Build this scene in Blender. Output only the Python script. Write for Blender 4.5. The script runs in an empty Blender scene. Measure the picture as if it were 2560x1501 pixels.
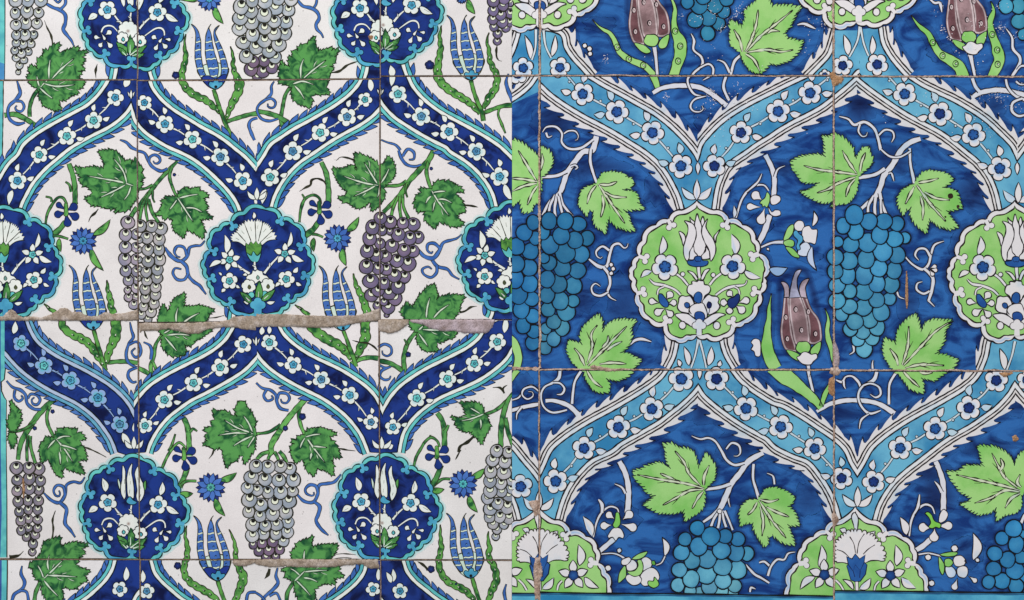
import bpy, math, random
from mathutils.geometry import tessellate_polygon
from mathutils import Vector
random.seed(7)
SC = 2432.0                       # photo pixels per metre: a 25 cm tile is about 608 px
W0, H0 = 2560.0, 1501.0

# ---------------------------------------------------------------- camera, world, lamps, exposure
scene = bpy.context.scene
cam_d = bpy.data.cameras.new("camera"); cam = bpy.data.objects.new("camera", cam_d)
scene.collection.objects.link(cam); scene.camera = cam
CAM_DIST = 1.6
cam.location = (0, -CAM_DIST, 0); cam.rotation_euler = (math.radians(90), 0, 0)
cam_d.sensor_width = 36; cam_d.lens = 36 * (CAM_DIST - 0.0006) / (W0 / SC)
cam_d.clip_start = 0.01; cam_d.clip_end = 50
world = bpy.data.worlds.new("World"); scene.world = world; world.use_nodes = True
bg = world.node_tree.nodes["Background"]
bg.inputs[0].default_value = (0.93, 0.96, 1.0, 1); bg.inputs[1].default_value = 0.45
def area(name, loc, target, size, power, col):
    d = bpy.data.lights.new(name, 'AREA'); d.shape = 'RECTANGLE'; d.size = size[0]; d.size_y = size[1]
    d.energy = power; d.color = col
    o = bpy.data.objects.new(name, d); scene.collection.objects.link(o); o.location = loc
    o.rotation_euler = (Vector(target) - Vector(loc)).to_track_quat('-Z', 'Y').to_euler()
area("soft_area_light", (-1.5, -2.3, 2.9), (0, 0, 0), (2.2, 1.6), 128, (1.0, 0.985, 0.96))  # large soft lamp added above to light the wall, no known window
area("side_light", (2.4, -1.7, 1.9), (0.2, 0, 0), (0.30, 0.30), 10, (1.0, 0.97, 0.93))
scene.view_settings.view_transform = 'Standard'; scene.view_settings.look = 'None'
scene.view_settings.exposure = 0.0; scene.view_settings.gamma = 1.0
scene.view_settings.use_curve_mapping = False

# ---------------------------------------------------------------- coordinates
Z4 = 3.931
REG = {}
for i, ch in enumerate("abcdefghijklmnoq"):
    REG[ch] = ((i % 4) * 640, (0, 376, 752, 1125)[i // 4], Z4)
REG.update({'r': (816, 1125, 8.4), 's': (816, 1235, 8.4), 't': (495, 500, 8.4), 'u': (495, 625, 8.4),
            'v': (1560, 490, 6.811), 'w': (1560, 655, 6.811), 'x': (1960, 1260, 6.811),
            'A': (500, 0, 7.391), 'B': (190, 530, 7.391), 'C': (190, 610, 7.391), 'D': (830, 520, 7.391),
            'E': (830, 600, 7.391), 'F': (500, 1130, 7.391), 'G': (500, 1210, 4.2), 'H': (1180, 1100, 3.23),
            'I': (1270, 510, 2.1), 'J': (2050, 500, 2.1), 'K': (1180, 0, 5.6), 'L': (1900, 640, 2.8),
            'M': (1780, 370, 2.8), '!': (0, 0, 1.0)})
def P(s, dx=0, dy=0):
    out = []; r = REG['!']
    for tok in s.split():
        if tok in REG: r = REG[tok]; continue
        v = [float(q) for q in tok.split(',')]
        t = [r[0] + (v[0] + dx) / r[2], r[1] + (v[1] + dy) / r[2]] + [q / r[2] for q in v[2:]]
        out.append(tuple(t))
    return out
def lin(c): return tuple(((q / 255) / 12.92 if q / 255 <= .04045 else ((q / 255 + .055) / 1.055) ** 2.4) for q in c)
def mixc(a, b, t): return tuple(a[k] + (b[k] - a[k]) * t for k in range(3))

def smooth(pts, closed=False, step=3.5):
    n = len(pts)
    if n < 3: 
        a, b = pts[0], pts[-1]; m = max(2, int(math.dist(a[:2], b[:2]) / step))
        return [(a[0] + (b[0] - a[0]) * i / m, a[1] + (b[1] - a[1]) * i / m) for i in range(m + 1)]
    out = []
    rng = n if closed else n - 1
    for i in range(rng):
        p0 = pts[(i - 1) % n] if closed or i > 0 else pts[0]
        p1 = pts[i]; p2 = pts[(i + 1) % n]
        p3 = pts[(i + 2) % n] if closed or i + 2 < n else pts[-1]
        m = max(1, int(math.dist(p1[:2], p2[:2]) / step))
        for k in range(m):
            t = k / m
            out.append(tuple(0.5 * (2 * p1[j] + (p2[j] - p0[j]) * t + (2 * p0[j] - 5 * p1[j] + 4 * p2[j] - p3[j]) * t * t
                       + (-p0[j] + 3 * p1[j] - 3 * p2[j] + p3[j]) * t ** 3) for j in (0, 1)))
    if not closed: out.append(tuple(pts[-1][:2]))
    return out
def normals(pts, closed=False):
    n = len(pts); out = []
    for i in range(n):
        a = pts[(i - 1) % n] if closed or i > 0 else pts[i]
        b = pts[(i + 1) % n] if closed or i < n - 1 else pts[i]
        dx, dy = b[0] - a[0], b[1] - a[1]; l = math.hypot(dx, dy) or 1
        out.append((-dy / l, dx / l))
    return out
def offset(pts, d, closed=False):
    return [(p[0] + q[0] * d, p[1] + q[1] * d) for p, q in zip(pts, normals(pts, closed))]
def sarea(p): return sum(p[i][0] * p[(i + 1) % len(p)][1] - p[(i + 1) % len(p)][0] * p[i][1] for i in range(len(p))) / 2
def circle(x, y, r, n=18, ry=None): return [(x + r * math.cos(6.2832 * i / n), y + (ry or r) * math.sin(6.2832 * i / n)) for i in range(n)]
def almond(a, b, w, bend=0.0, n=8):
    dx, dy = b[0] - a[0], b[1] - a[1]; l = math.hypot(dx, dy) or 1; nx, ny = -dy / l, dx / l
    L, R = [], []
    for i in range(n + 1):
        t = i / n; c = math.sin(math.pi * t) * bend * l
        h = w * (math.sin(math.pi * t ** 0.8)) ** 0.9 * (1 if t < 1 else 0)
        x, y = a[0] + dx * t + nx * c, a[1] + dy * t + ny * c
        L.append((x + nx * h, y + ny * h)); R.append((x - nx * h, y - ny * h))
    return L + R[::-1][1:-1]
def drop(a, b, w, n=9):
    """club shaped petal: pointed at a, round at b"""
    dx, dy = b[0] - a[0], b[1] - a[1]; l = math.hypot(dx, dy) or 1; ux, uy = dx / l, dy / l
    cx, cy = b[0] - ux * w, b[1] - uy * w; a0 = math.atan2(uy, ux)
    arc = [(cx + w * math.cos(a0 - 1.75 + 3.5 * i / n), cy + w * math.sin(a0 - 1.75 + 3.5 * i / n)) for i in range(n + 1)]
    s = lambda p, q: [(a[0] * (1 - t) + p[0] * t + q * uy * w * .12 * math.sin(3.14 * t), a[1] * (1 - t) + p[1] * t - q * ux * w * .12 * math.sin(3.14 * t)) for t in (.0, .35, .7)]
    return s(arc[0], -1) + arc + s(arc[-1], 1)[::-1][:-1]
def scallop(x, y, r, n, rot=0.0, depth=.32, m=10, pw=.55):
    return [(x + math.cos(a) * q, y + math.sin(a) * q) for a, q in
            ((rot + 6.2832 * i / (n * m), r * ((1 - depth) + depth * abs(math.cos(math.pi * i / m)) ** pw)) for i in range(n * m))]
def arcs(cusps, bulge=.24, n=7, special={}):
    """closed outline of outward arcs between cusps (cusps given clockwise on the picture)"""
    out = []; m = len(cusps)
    sg = 1 if sarea(cusps) > 0 else -1
    for i in range(m):
        a, b = cusps[i], cusps[(i + 1) % m]
        dx, dy = b[0] - a[0], b[1] - a[1]; l = math.hypot(dx, dy)
        nx, ny = dy / l * sg, -dx / l * sg
        for k in range(n):
            t = k / n; h = special.get(i, bulge) * l * (4 * t * (1 - t)) ** .75
            out.append((a[0] + dx * t + nx * h, a[1] + dy * t + ny * h))
    return out

# ---------------------------------------------------------------- materials: glazes over painted colour
MATS = {}
def glaze(name, lo, hi, scale, grain=.05, rough=.28, stretch=(1, 1, 1), speck=0.0, detail=4.0, dist=0.0, bump=.25, contrast=(.32, .68)):
    m = bpy.data.materials.new(name); m.use_nodes = True; nt = m.node_tree; N = nt.nodes; L = nt.links
    b = N["Principled BSDF"]
    at = N.new("ShaderNodeAttribute"); at.attribute_name = "paint"
    geo = N.new("ShaderNodeNewGeometry")
    mp = N.new("ShaderNodeMapping"); mp.inputs["Scale"].default_value = stretch
    sh = N.new("ShaderNodeAttribute"); sh.attribute_name = "shift"
    ad = N.new("ShaderNodeVectorMath"); L.new(geo.outputs["Position"], ad.inputs[0]); L.new(sh.outputs["Vector"], ad.inputs[1])
    L.new(ad.outputs[0], mp.inputs["Vector"])
    nz = N.new("ShaderNodeTexNoise"); nz.inputs["Scale"].default_value = scale; nz.inputs["Detail"].default_value = detail
    nz.inputs["Distortion"].default_value = dist; nz.inputs["Roughness"].default_value = .55
    L.new(mp.outputs[0], nz.inputs["Vector"])
    mr = N.new("ShaderNodeMapRange"); mr.interpolation_type = 'SMOOTHSTEP'
    mr.inputs[1].default_value, mr.inputs[2].default_value = contrast
    L.new(nz.outputs["Fac"], mr.inputs[0])
    mx = N.new("ShaderNodeMix"); mx.data_type = 'RGBA'
    mx.inputs[6].default_value = (*lo, 1); mx.inputs[7].default_value = (*hi, 1)
    L.new(mr.outputs[0], mx.inputs[0])
    mul = N.new("ShaderNodeMix"); mul.data_type = 'RGBA'; mul.blend_type = 'MULTIPLY'; mul.inputs[0].default_value = 1
    L.new(at.outputs["Color"], mul.inputs[6]); L.new(mx.outputs[2], mul.inputs[7])
    g = N.new("ShaderNodeTexNoise"); g.inputs["Scale"].default_value = 760; g.inputs["Detail"].default_value = 2
    L.new(geo.outputs["Position"], g.inputs["Vector"])
    gr = N.new("ShaderNodeMapRange"); gr.inputs[1].default_value = .25; gr.inputs[2].default_value = .75
    gr.inputs[3].default_value = 1 - grain; gr.inputs[4].default_value = 1 + grain
    L.new(g.outputs["Fac"], gr.inputs[0])
    m2 = N.new("ShaderNodeMix"); m2.data_type = 'RGBA'; m2.blend_type = 'MULTIPLY'; m2.inputs[0].default_value = 1
    L.new(mul.outputs[2], m2.inputs[6]); L.new(gr.outputs[0], m2.inputs[7])
    out = m2.outputs[2]
    if speck:
        vo = N.new("ShaderNodeTexVoronoi"); vo.inputs["Scale"].default_value = 210; vo.inputs["Randomness"].default_value = 1
        L.new(geo.outputs["Position"], vo.inputs["Vector"])
        sp = N.new("ShaderNodeSeparateColor"); L.new(vo.outputs["Color"], sp.inputs[0])
        th = N.new("ShaderNodeMath"); th.operation = 'MULTIPLY'; th.inputs[1].default_value = .16
        L.new(sp.outputs[0], th.inputs[0])
        sel = N.new("ShaderNodeMath"); sel.operation = 'GREATER_THAN'; sel.inputs[1].default_value = .55
        L.new(sp.outputs[1], sel.inputs[0])
        th2 = N.new("ShaderNodeMath"); th2.operation = 'MULTIPLY'; L.new(th.outputs[0], th2.inputs[0]); L.new(sel.outputs[0], th2.inputs[1])
        lt = N.new("ShaderNodeMath"); lt.operation = 'LESS_THAN'; L.new(vo.outputs["Distance"], lt.inputs[0]); L.new(th2.outputs[0], lt.inputs[1])
        sc_ = N.new("ShaderNodeMath"); sc_.operation = 'MULTIPLY'; sc_.inputs[1].default_value = speck; L.new(lt.outputs[0], sc_.inputs[0])
        m3 = N.new("ShaderNodeMix"); m3.data_type = 'RGBA'; L.new(sc_.outputs[0], m3.inputs[0])
        L.new(out, m3.inputs[6]); m3.inputs[7].default_value = (.16, .14, .13, 1); out = m3.outputs[2]
    L.new(out, b.inputs["Base Color"])
    b.inputs["Roughness"].default_value = rough
    b.inputs["Specular IOR Level"].default_value = .20
    bn = N.new("ShaderNodeTexNoise"); bn.inputs["Scale"].default_value = 70; bn.inputs["Detail"].default_value = 5
    L.new(geo.outputs["Position"], bn.inputs["Vector"])
    bu = N.new("ShaderNodeBump"); bu.inputs["Strength"].default_value = bump; bu.inputs["Distance"].default_value = .0012
    L.new(bn.outputs["Fac"], bu.inputs["Height"]); L.new(bu.outputs[0], b.inputs["Normal"])
    MATS[name] = m
glaze("white_glaze_left", (.93, .925, .925), (1.02, 1.02, 1.02), 22, grain=.075, speck=.5, rough=.36)
glaze("white_paint_left", (.93, .97, .97), (1.03, 1.03, 1.03), 60, grain=.06, rough=.34)
glaze("navy_glaze", (.16, .16, .24), (1.35, 1.3, 1.2), 60, grain=.05, dist=.6, contrast=(.30, .60))
glaze("wash_glaze", (.66, .74, .82), (1.16, 1.1, 1.05), 75, grain=.05)
glaze("leaf_glaze_left", (.10, .27, .36), (1.30, 1.14, 1.05), 85, grain=.06, dist=1.2, contrast=(.33, .60))
glaze("line_paint", (.5, .5, .5), (1.2, 1.2, 1.2), 60, grain=.04)
glaze("cobalt_ground", (.22, .30, .46), (1.5, 1.3, 1.12), 24, grain=.07, stretch=(.8, 1, 1.8), dist=1.5, detail=7, contrast=(.33, .60), rough=.24)
glaze("leaf_glaze_right", (.66, .86, .62), (1.10, 1.03, 1.12), 30, grain=.05, contrast=(.3, .6), rough=.26)
glaze("white_paint_right", (.80, .90, .98), (1.03, 1.01, 1.01), 34, grain=.04, contrast=(.28, .46), rough=.26)
glaze("sky_wash_right", (.40, .60, .74), (1.9, 1.28, 1.10), 20, grain=.05, contrast=(.34, .66), rough=.25)
glaze("grape_glaze_right", (.62, .72, .80), (1.22, 1.14, 1.08), 34, grain=.06, rough=.25)
glaze("maroon_glaze", (.62, .58, .58), (1.35, 1.35, 1.35), 60, grain=.12, rough=.26)
def rock(name, c1, c2, c3, rough=.9, scale=90, bump=1.0, dist=.004):
    m = bpy.data.materials.new(name); m.use_nodes = True; nt = m.node_tree; N = nt.nodes; L = nt.links
    b = N["Principled BSDF"]; geo = N.new("ShaderNodeNewGeometry")
    nz = N.new("ShaderNodeTexNoise"); nz.inputs["Scale"].default_value = scale; nz.inputs["Detail"].default_value = 8; nz.inputs["Roughness"].default_value = .7
    L.new(geo.outputs["Position"], nz.inputs["Vector"])
    cr = N.new("ShaderNodeValToRGB"); e = cr.color_ramp.elements
    e[0].position = .3; e[0].color = (*lin(c1), 1); e[1].position = .7; e[1].color = (*lin(c3), 1)
    k = e.new(.5); k.color = (*lin(c2), 1)
    L.new(nz.outputs["Fac"], cr.inputs[0])
    g = N.new("ShaderNodeTexNoise"); g.inputs["Scale"].default_value = 700; g.inputs["Detail"].default_value = 3
    L.new(geo.outputs["Position"], g.inputs["Vector"])
    gr = N.new("ShaderNodeMapRange"); gr.inputs[1].default_value = .3; gr.inputs[2].default_value = .7; gr.inputs[3].default_value = .68; gr.inputs[4].default_value = 1.3
    L.new(g.outputs["Fac"], gr.inputs[0])
    mm = N.new("ShaderNodeMix"); mm.data_type = 'RGBA'; mm.blend_type = 'MULTIPLY'; mm.inputs[0].default_value = 1
    L.new(cr.outputs[0], mm.inputs[6]); L.new(gr.outputs[0], mm.inputs[7]); L.new(mm.outputs[2], b.inputs["Base Color"])
    b.inputs["Roughness"].default_value = rough
    bu = N.new("ShaderNodeBump"); bu.inputs["Strength"].default_value = bump; bu.inputs["Distance"].default_value = dist
    L.new(nz.outputs["Fac"], bu.inputs["Height"]); L.new(bu.outputs[0], b.inputs["Normal"])
    MATS[name] = m
rock("mortar_brown", (122, 104, 88), (166, 149, 133), (204, 191, 184), dist=.002)
rock("mortar_lilac", (140, 120, 115), (176, 158, 162), (205, 188, 198), dist=.002)
rock("mortar_tan", (124, 90, 68), (196, 166, 148), (230, 208, 194), scale=160)
rock("mortar_dark", (58, 42, 34), (96, 74, 58), (140, 116, 98), scale=160)
rock("mortar_joint", (84, 66, 52), (140, 116, 96), (206, 188, 170), scale=120)
rock("terracotta", (150, 105, 72), (186, 140, 100), (212, 172, 132), scale=160)
rock("clay_body", (150, 130, 112), (176, 156, 138), (196, 178, 160), scale=60)

# ---------------------------------------------------------------- tiles and painting
DZ = 1.0e-6
COB = (38, 96, 172); DEEP = (12, 30, 82)
TILES = {}
class Tile:
    def __init__(s, key, panel, quad, label, ground, group):
        s.key, s.panel, s.quad = key, panel, quad
        cx = sum(p[0] for p in quad) / 4; cy = sum(p[1] for p in quad) / 4
        s.c = (cx, cy)
        e = bpy.data.objects.new("glazed_tile", None); scene.collection.objects.link(e)
        e.empty_display_size = .05
        e.location = ((cx - 1280) / SC, 0, (750.5 - cy) / SC)
        e['label'] = label; e['category'] = "tile"; e['group'] = group
        s.e = e; s.ground = ground
        q = random.Random(key); s.shift = [q.uniform(-40, 40) for _ in range(3)]
        g = q.uniform(.955, 1.025); s.tint = (g * q.uniform(.985, 1.015), g, g * q.uniform(.98, 1.02))
        # half planes (inside is >= 0)
        sg = 1 if sarea(quad) > 0 else -1
        s.hp = []
        for i in range(4):
            a, b = quad[i], quad[(i + 1) % 4]
            dx, dy = b[0] - a[0], b[1] - a[1]; l = math.hypot(dx, dy)
            nx, ny = -dy / l * sg, dx / l * sg
            s.hp.append((nx, ny, -(nx * a[0] + ny * a[1]) - .8))
        s.bb = (min(p[0] for p in quad), min(p[1] for p in quad), max(p[0] for p in quad), max(p[1] for p in quad))
        TILES[key] = s
def clip_tri(tri, hps):
    poly = tri
    for (nx, ny, c) in hps:
        d = [nx * v[0] + ny * v[1] + c for v in poly]
        if min(d) >= 0: continue
        if max(d) <= 0: return []
        out = []
        for i in range(len(poly)):
            j = (i + 1) % len(poly); a, b = poly[i], poly[j]
            if d[i] >= 0: out.append(a)
            if (d[i] >= 0) != (d[j] >= 0):
                t = d[i] / (d[i] - d[j]); out.append(tuple(a[k] + (b[k] - a[k]) * t for k in range(len(a))))
        poly = out
        if len(poly) < 3: return []
    return poly
class Brush:
    """one mesh-to-be: painted triangles (x, y, z, r, g, b) with a material each"""
    def __init__(s, motif, name, label=None): s.m, s.name, s.tris, s.label = motif, name, [], label
    def z(s): s.m.k += 1; return s.m.k * DZ
    def poly(s, pts, col, mat, z):
        if len(pts) < 3: return
        c = lin(col)
        t = tessellate_polygon([[Vector((p[0], p[1], 0)) for p in pts]])
        for a, b, d in t:
            s.tris.append(([(pts[q][0], pts[q][1], z, *c) for q in (a, b, d)], mat))
    def fill(s, pts, col, mat="wash_glaze", line=None, lw=2.2, lmat="line_paint"):
        s.poly(pts, col, mat, s.z())
        if line: s.stroke(pts, lw, line, lmat, closed=True)
    def stroke(s, pts, w, col, mat="line_paint", closed=False, jit=.20, col2=None):
        """w: number or list over the length; col2: colour at both edges (soft edge)"""
        n = len(pts)
        if n < 2: return
        s.m.k += 1; z = s.z(); nn = normals(pts, closed); c = lin(col); c2 = lin(col2) if col2 else c
        ze = z - (.9 * DZ if not col2 else 1.8 * DZ)
        L, R = [], []
        ph = random.random() * 6
        for i, p in enumerate(pts):
            if isinstance(w, (list, tuple)):
                u = i / (n - 1) * (len(w) - 1); k = min(int(u), len(w) - 2); ww = w[k] + (w[k + 1] - w[k]) * (u - k)
            else: ww = w
            ww = ww * (1 + jit * math.sin(ph + i * .9) + jit * .7 * math.sin(ph * 2 + i * .37)) / 2
            L.append((p[0] + nn[i][0] * ww, p[1] + nn[i][1] * ww)); R.append((p[0] - nn[i][0] * ww, p[1] - nn[i][1] * ww))
        for i in range(n if closed else n - 1):
            j = (i + 1) % n
            A, B = pts[i], pts[j]
            for E in (L, R):
                s.tris.append(([(A[0], A[1], z, *c), (B[0], B[1], z, *c), (*E[j], ze, *c2)], mat))
                s.tris.append(([(A[0], A[1], z, *c), (*E[j], ze, *c2), (*E[i], ze, *c2)], mat))
    def halo(s, pts, w, t=1.0, closed=False, base=None, deep=None, mat="cobalt_ground"):
        """colour pooled beside a line; height follows depth of colour, so pools merge where they meet"""
        base = base or COB; deep = deep or DEEP
        nn = normals(pts, closed); n = len(pts); cs = [(1, 0), (.75, .35), (.3, .7), (0, 1)]
        ring = lambda i, f, sg: (pts[i][0] + nn[i][0] * w / 2 * f * sg, pts[i][1] + nn[i][1] * w / 2 * f * sg)
        for i in range(n if closed else n - 1):
            j = (i + 1) % n
            for sg in (-1, 1):
                for (ta, fa), (tb, fb) in zip(cs, cs[1:]):
                    za, zb = (-2 + 15 * ta * t) * DZ, (-2 + 15 * tb * t) * DZ; ca, cb = lin(mixc(base, deep, ta * t)), lin(mixc(base, deep, tb * t))
                    s.tris.append(([(*ring(i, fa, sg), za, *ca), (*ring(j, fa, sg), za, *ca), (*ring(j, fb, sg), zb, *cb)], mat))
                    s.tris.append(([(*ring(i, fa, sg), za, *ca), (*ring(j, fb, sg), zb, *cb), (*ring(i, fb, sg), zb, *cb)], mat))
    def pool(s, x, y, pts, t=1.0, base=None, deep=None, mat="cobalt_ground"):
        base = base or COB; deep = deep or DEEP; n = len(pts); cs = [(1, 0), (.8, .35), (.35, .7), (0, 1)]
        q = lambda i, f: (x + (pts[i][0] - x) * f, y + (pts[i][1] - y) * f)
        for i in range(n):
            j = (i + 1) % n
            for (ta, fa), (tb, fb) in zip(cs, cs[1:]):
                za, zb = (-2 + 15 * ta * t) * DZ, (-2 + 15 * tb * t) * DZ; ca, cb = lin(mixc(base, deep, ta * t)), lin(mixc(base, deep, tb * t))
                s.tris.append(([(*q(i, fa), za, *ca), (*q(i, fb), zb, *cb), (*q(j, fb), zb, *cb)], mat))
                if fa > 0: s.tris.append(([(*q(i, fa), za, *ca), (*q(j, fb), zb, *cb), (*q(j, fa), za, *ca)], mat))
    def radial(s, cx, cy, pts, stops, mat="wash_glaze", line=None, lw=2.2, ox=0, oy=0):
        """star-shaped fill, stops = [(t, colour)...] from the centre (t=0) to the rim (t=1)"""
        z = s.z(); n = len(pts); rings = []
        for t, col in stops:
            k = 1 - t
            rings.append(([(cx + ox * k + (p[0] - cx - ox * k) * t, cy + oy * k + (p[1] - cy - oy * k) * t) for p in pts], lin(col)))
        for q in range(len(rings) - 1):
            (A, ca), (B, cb) = rings[q], rings[q + 1]
            for i in range(n):
                j = (i + 1) % n
                s.tris.append(([(*A[i], z, *ca), (*B[i], z, *cb), (*B[j], z, *cb)], mat))
                if stops[q][0] > 0: s.tris.append(([(*A[i], z, *ca), (*B[j], z, *cb), (*A[j], z, *ca)], mat))
        if line: s.stroke(pts, lw, line, "line_paint", closed=True)
    def outlined(s, pts, w, col, line, lw=2.0, mat="wash_glaze"):
        """a coloured line with dark edges"""
        ww = [q + 2 * lw for q in w] if isinstance(w, (list, tuple)) else w + 2 * lw
        s.stroke(pts, ww, line, "line_paint", jit=.06); s.stroke(pts, w, col, mat, jit=.06)
MOTIFS = []
class Motif(Brush):
    def __init__(s, name, panel, level, only=None, off=None, xclip=None, label=None):
        s.k = level; s.subs = []; s.panel, s.only, s.off, s.xclip = panel, only, off or {}, xclip
        Brush.__init__(s, s, name, label); MOTIFS.append(s)
    def sub(s, name, label=None):
        b = Brush(s, name, label); s.subs.append(b); return b
def emit(brush, tile, off, parent, hps):
    verts, faces, cols, mi, mats = [], [], [], [], []
    dx, dy = off; cx, cy = tile.c
    bb = tile.bb
    for tri, mat in brush.tris:
        xs = [v[0] + dx for v in tri]; ys = [v[1] + dy for v in tri]
        if max(xs) < bb[0] or min(xs) > bb[2] or max(ys) < bb[1] or min(ys) > bb[3]: continue
        t = [(v[0] + dx, v[1] + dy) + tuple(v[2:]) for v in tri]
        p = clip_tri(t, hps)
        if len(p) < 3 or abs(sarea(p)) < 1e-3: continue
        if sarea(p) < 0: p = p[::-1]        # picture y is down: positive here faces the camera
        b = len(verts)
        for v in p:
            verts.append(((v[0] - cx) / SC, -v[2], (cy - v[1]) / SC)); cols.append(v[3:])
        faces.append(list(range(b + len(p) - 1, b - 1, -1)))
        if mat not in mats: mats.append(mat)
        mi.append(mats.index(mat))
    if not faces: return None
    me = bpy.data.meshes.new(brush.name); me.from_pydata(verts, [], faces)
    a = me.color_attributes.new("paint", 'FLOAT_COLOR', 'POINT')
    a.data.foreach_set("color", [q for c in cols for q in (c[0] * tile.tint[0], c[1] * tile.tint[1], c[2] * tile.tint[2], 1.0)])
    sa = me.attributes.new("shift", 'FLOAT_VECTOR', 'POINT'); sa.data.foreach_set("vector", tile.shift * len(verts))
    for m in mats: me.materials.append(MATS[m])
    me.polygons.foreach_set("material_index", mi)
    o = bpy.data.objects.new(brush.name, me); scene.collection.objects.link(o); o.parent = parent
    if brush.label: o['label'] = brush.label
    return o
def emit_all():
    for m in MOTIFS:
        for key, t in TILES.items():
            if t.panel != m.panel or (m.only and key not in m.only): continue
            off = m.off.get(key, m.off.get('*', (0, 0)))
            hps = list(t.hp)
            if m.xclip:
                hps += [(1, 0, -(m.xclip[0] + off[0])), (-1, 0, m.xclip[1] + off[0])]
            root = emit(m, t, off, t.e, hps)
            if root and getattr(m, 'stuff', False): root['kind'] = 'stuff'
            if root is None and m.subs:
                root = bpy.data.objects.new(m.name, None); root.empty_display_size = .01
                scene.collection.objects.link(root); root.parent = t.e
                if not [1 for sb in m.subs if emit(sb, t, off, root, hps)]: bpy.data.objects.remove(root)
                continue
            for sb in m.subs: emit(sb, t, off, root, hps)
def slab(t, mat):
    q = t.quad; th = .014; r = 1.6
    import bmesh
    bm = bmesh.new()
    def ring(inset, y):
        out = []
        for i in range(4):
            a, b, c = q[i - 1], q[i], q[(i + 1) % 4]
            cx, cy = t.c
            x = b[0] + (inset if b[0] < cx else -inset); yy = b[1] + (inset if b[1] < cy else -inset)
            out.append(bm.verts.new(((x - cx) / SC, y, (cy - yy) / SC)))
        return out
    rs = [ring(.6, th), ring(.6, .0006), ring(.9, .0002), ring(1.6, 0.0)]
    for A, B in zip(rs, rs[1:]):
        for i in range(4):
            j = (i + 1) % 4; bm.faces.new((A[i], A[j], B[j], B[i]))
    bm.faces.new(rs[-1]); bm.faces.new(rs[0][::-1])
    bmesh.ops.recalc_face_normals(bm, faces=bm.faces)
    me = bpy.data.meshes.new("tile_body"); bm.to_mesh(me); bm.free()
    a = me.color_attributes.new("paint", 'FLOAT_COLOR', 'POINT')
    sa = me.attributes.new("shift", 'FLOAT_VECTOR', 'POINT'); sa.data.foreach_set("vector", t.shift * len(me.vertices))
    c = (*[q * k for q, k in zip(lin(t.ground), t.tint)], 1.0); a.data.foreach_set("color", list(c) * len(me.vertices))
    me.materials.append(MATS[mat])
    o = bpy.data.objects.new("tile_body", me); scene.collection.objects.link(o); o.parent = t.e
# ================================================================ LEFT PANEL: white ground
INK = (52, 54, 30); INKB = (14, 26, 40); NAVY = (24, 50, 126); TURQ = (104, 200, 200); TURQB = (84, 172, 206); BLUE = (66, 112, 188)
GREEN = (80, 150, 82); WHL = (236, 230, 230); PALE = (214, 232, 216); WH2 = (238, 240, 234)
def tile(key, panel, quad, label, ground, mat, group):
    t = Tile(key, panel, P("! " + quad), label, ground, group); slab(t, mat); return t
GL = "white ground tiles"; GR = "blue ground tiles"
WG = (238, 233, 232)
LT = [
 ("a0", "-12,-200 342.5,-200 342.5,198.5 -12,200", "white tile cut by the top left corner, pale grape bunch beside a turquoise edge strip"),
 ("a1", "344.8,-200 949.5,-200 949.5,196.5 344.8,200.5", "white tile across the top with a grey grape bunch between two cut navy medallions"),
 ("a2", "952,-200 1280.6,-200 1280.6,189 952,189.5", "white tile cut by the top, striped blue tulip with dark purple grapes beside it"),
 ("b0", "-12,202.5 341.5,200.5 344,798 -12,798", "white tile with a turquoise left edge, dark blue flower and blue daisy"),
 ("b1", "343.5,203 949,198.8 948.6,802 346,806", "large white tile centred on a navy medallion holding a fan shaped white carnation"),
 ("b2", "951,191.8 1280.6,191.5 1280.6,799 950.8,799.5", "white tile with the right half of a deep purple grape bunch and forked tendril"),
 ("c0", "-12,800.5 343.5,801.5 348,1397.5 -12,1397.5", "white tile with turquoise left edge and a washed out blue flower band"),
 ("c1", "346,808 946.5,804 948.5,1398.5 350.2,1398.8", "large white tile with a whole pale grey grape bunch under a green vine stem"),
 ("c2", "949,801.5 1280.6,801 1280.6,1400 950.8,1399.3", "white tile under the lilac mortar smear, its blue daisy leaf touching a grape bunch"),
 ("d0", "-12,1400.5 349,1400.8 349,1700 -12,1700", "white tile cut by the bottom left corner with the lower half of a leaf"),
 ("d1", "351.8,1401 950,1401.5 950,1700 351.8,1700", "white tile cut by the bottom, its vine leaf tucked under a straight brown mortar strip"),
 ("d2", "952.8,1401.8 1280.6,1402.2 1280.6,1700 952.8,1700", "white tile cut by the bottom with a striped tulip foot and no mortar"),
]
for k, q, lab in LT: tile(k, "L", q, lab, WG, "white_glaze_left", GL)

# ---- turquoise edge strips painted on the leftmost tiles
M = Motif("edge_strip", "L", 5, only=["a0"])
M.fill(P("! -20,-10 12,-10 12,100 11,210 -20,210"), TURQ, "wash_glaze"); M.fill(P("! -20,150 11.5,160 11,210 -20,210"), (76, 146, 200)); M.stroke(P("! 12,-10 12,100 11,210"), 2.6, INK)
M = Motif("edge_strip", "L", 5, only=["b0"])
M.fill(P("! -20,190 8,190 4,500 8,640 9,810 -20,810"), TURQ); M.stroke(smooth(P("! 8,190 7,300 4,500 7,640 9,810")), 2.6, INK)
M = Motif("edge_strip", "L", 5, only=["c0"])
M.fill(P("i -60,180 60,180 60,500 55,640 40,780 10,800 15,900 60,980 60,1478 m 65,1060 -60,1060"), TURQ); M.fill(P("i -60,180 5,180 5,1478 m 15,600 0,1060 -60,1060"), (60, 100, 170))
M.stroke(P("i 58,180 58,500 54,640 40,775 10,800 14,890 40,950 62,980 60,1300 60,1478 m 66,500 66,1060"), 2.8, INK)
M = Motif("edge_strip", "L", 5, only=["d0"])
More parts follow.
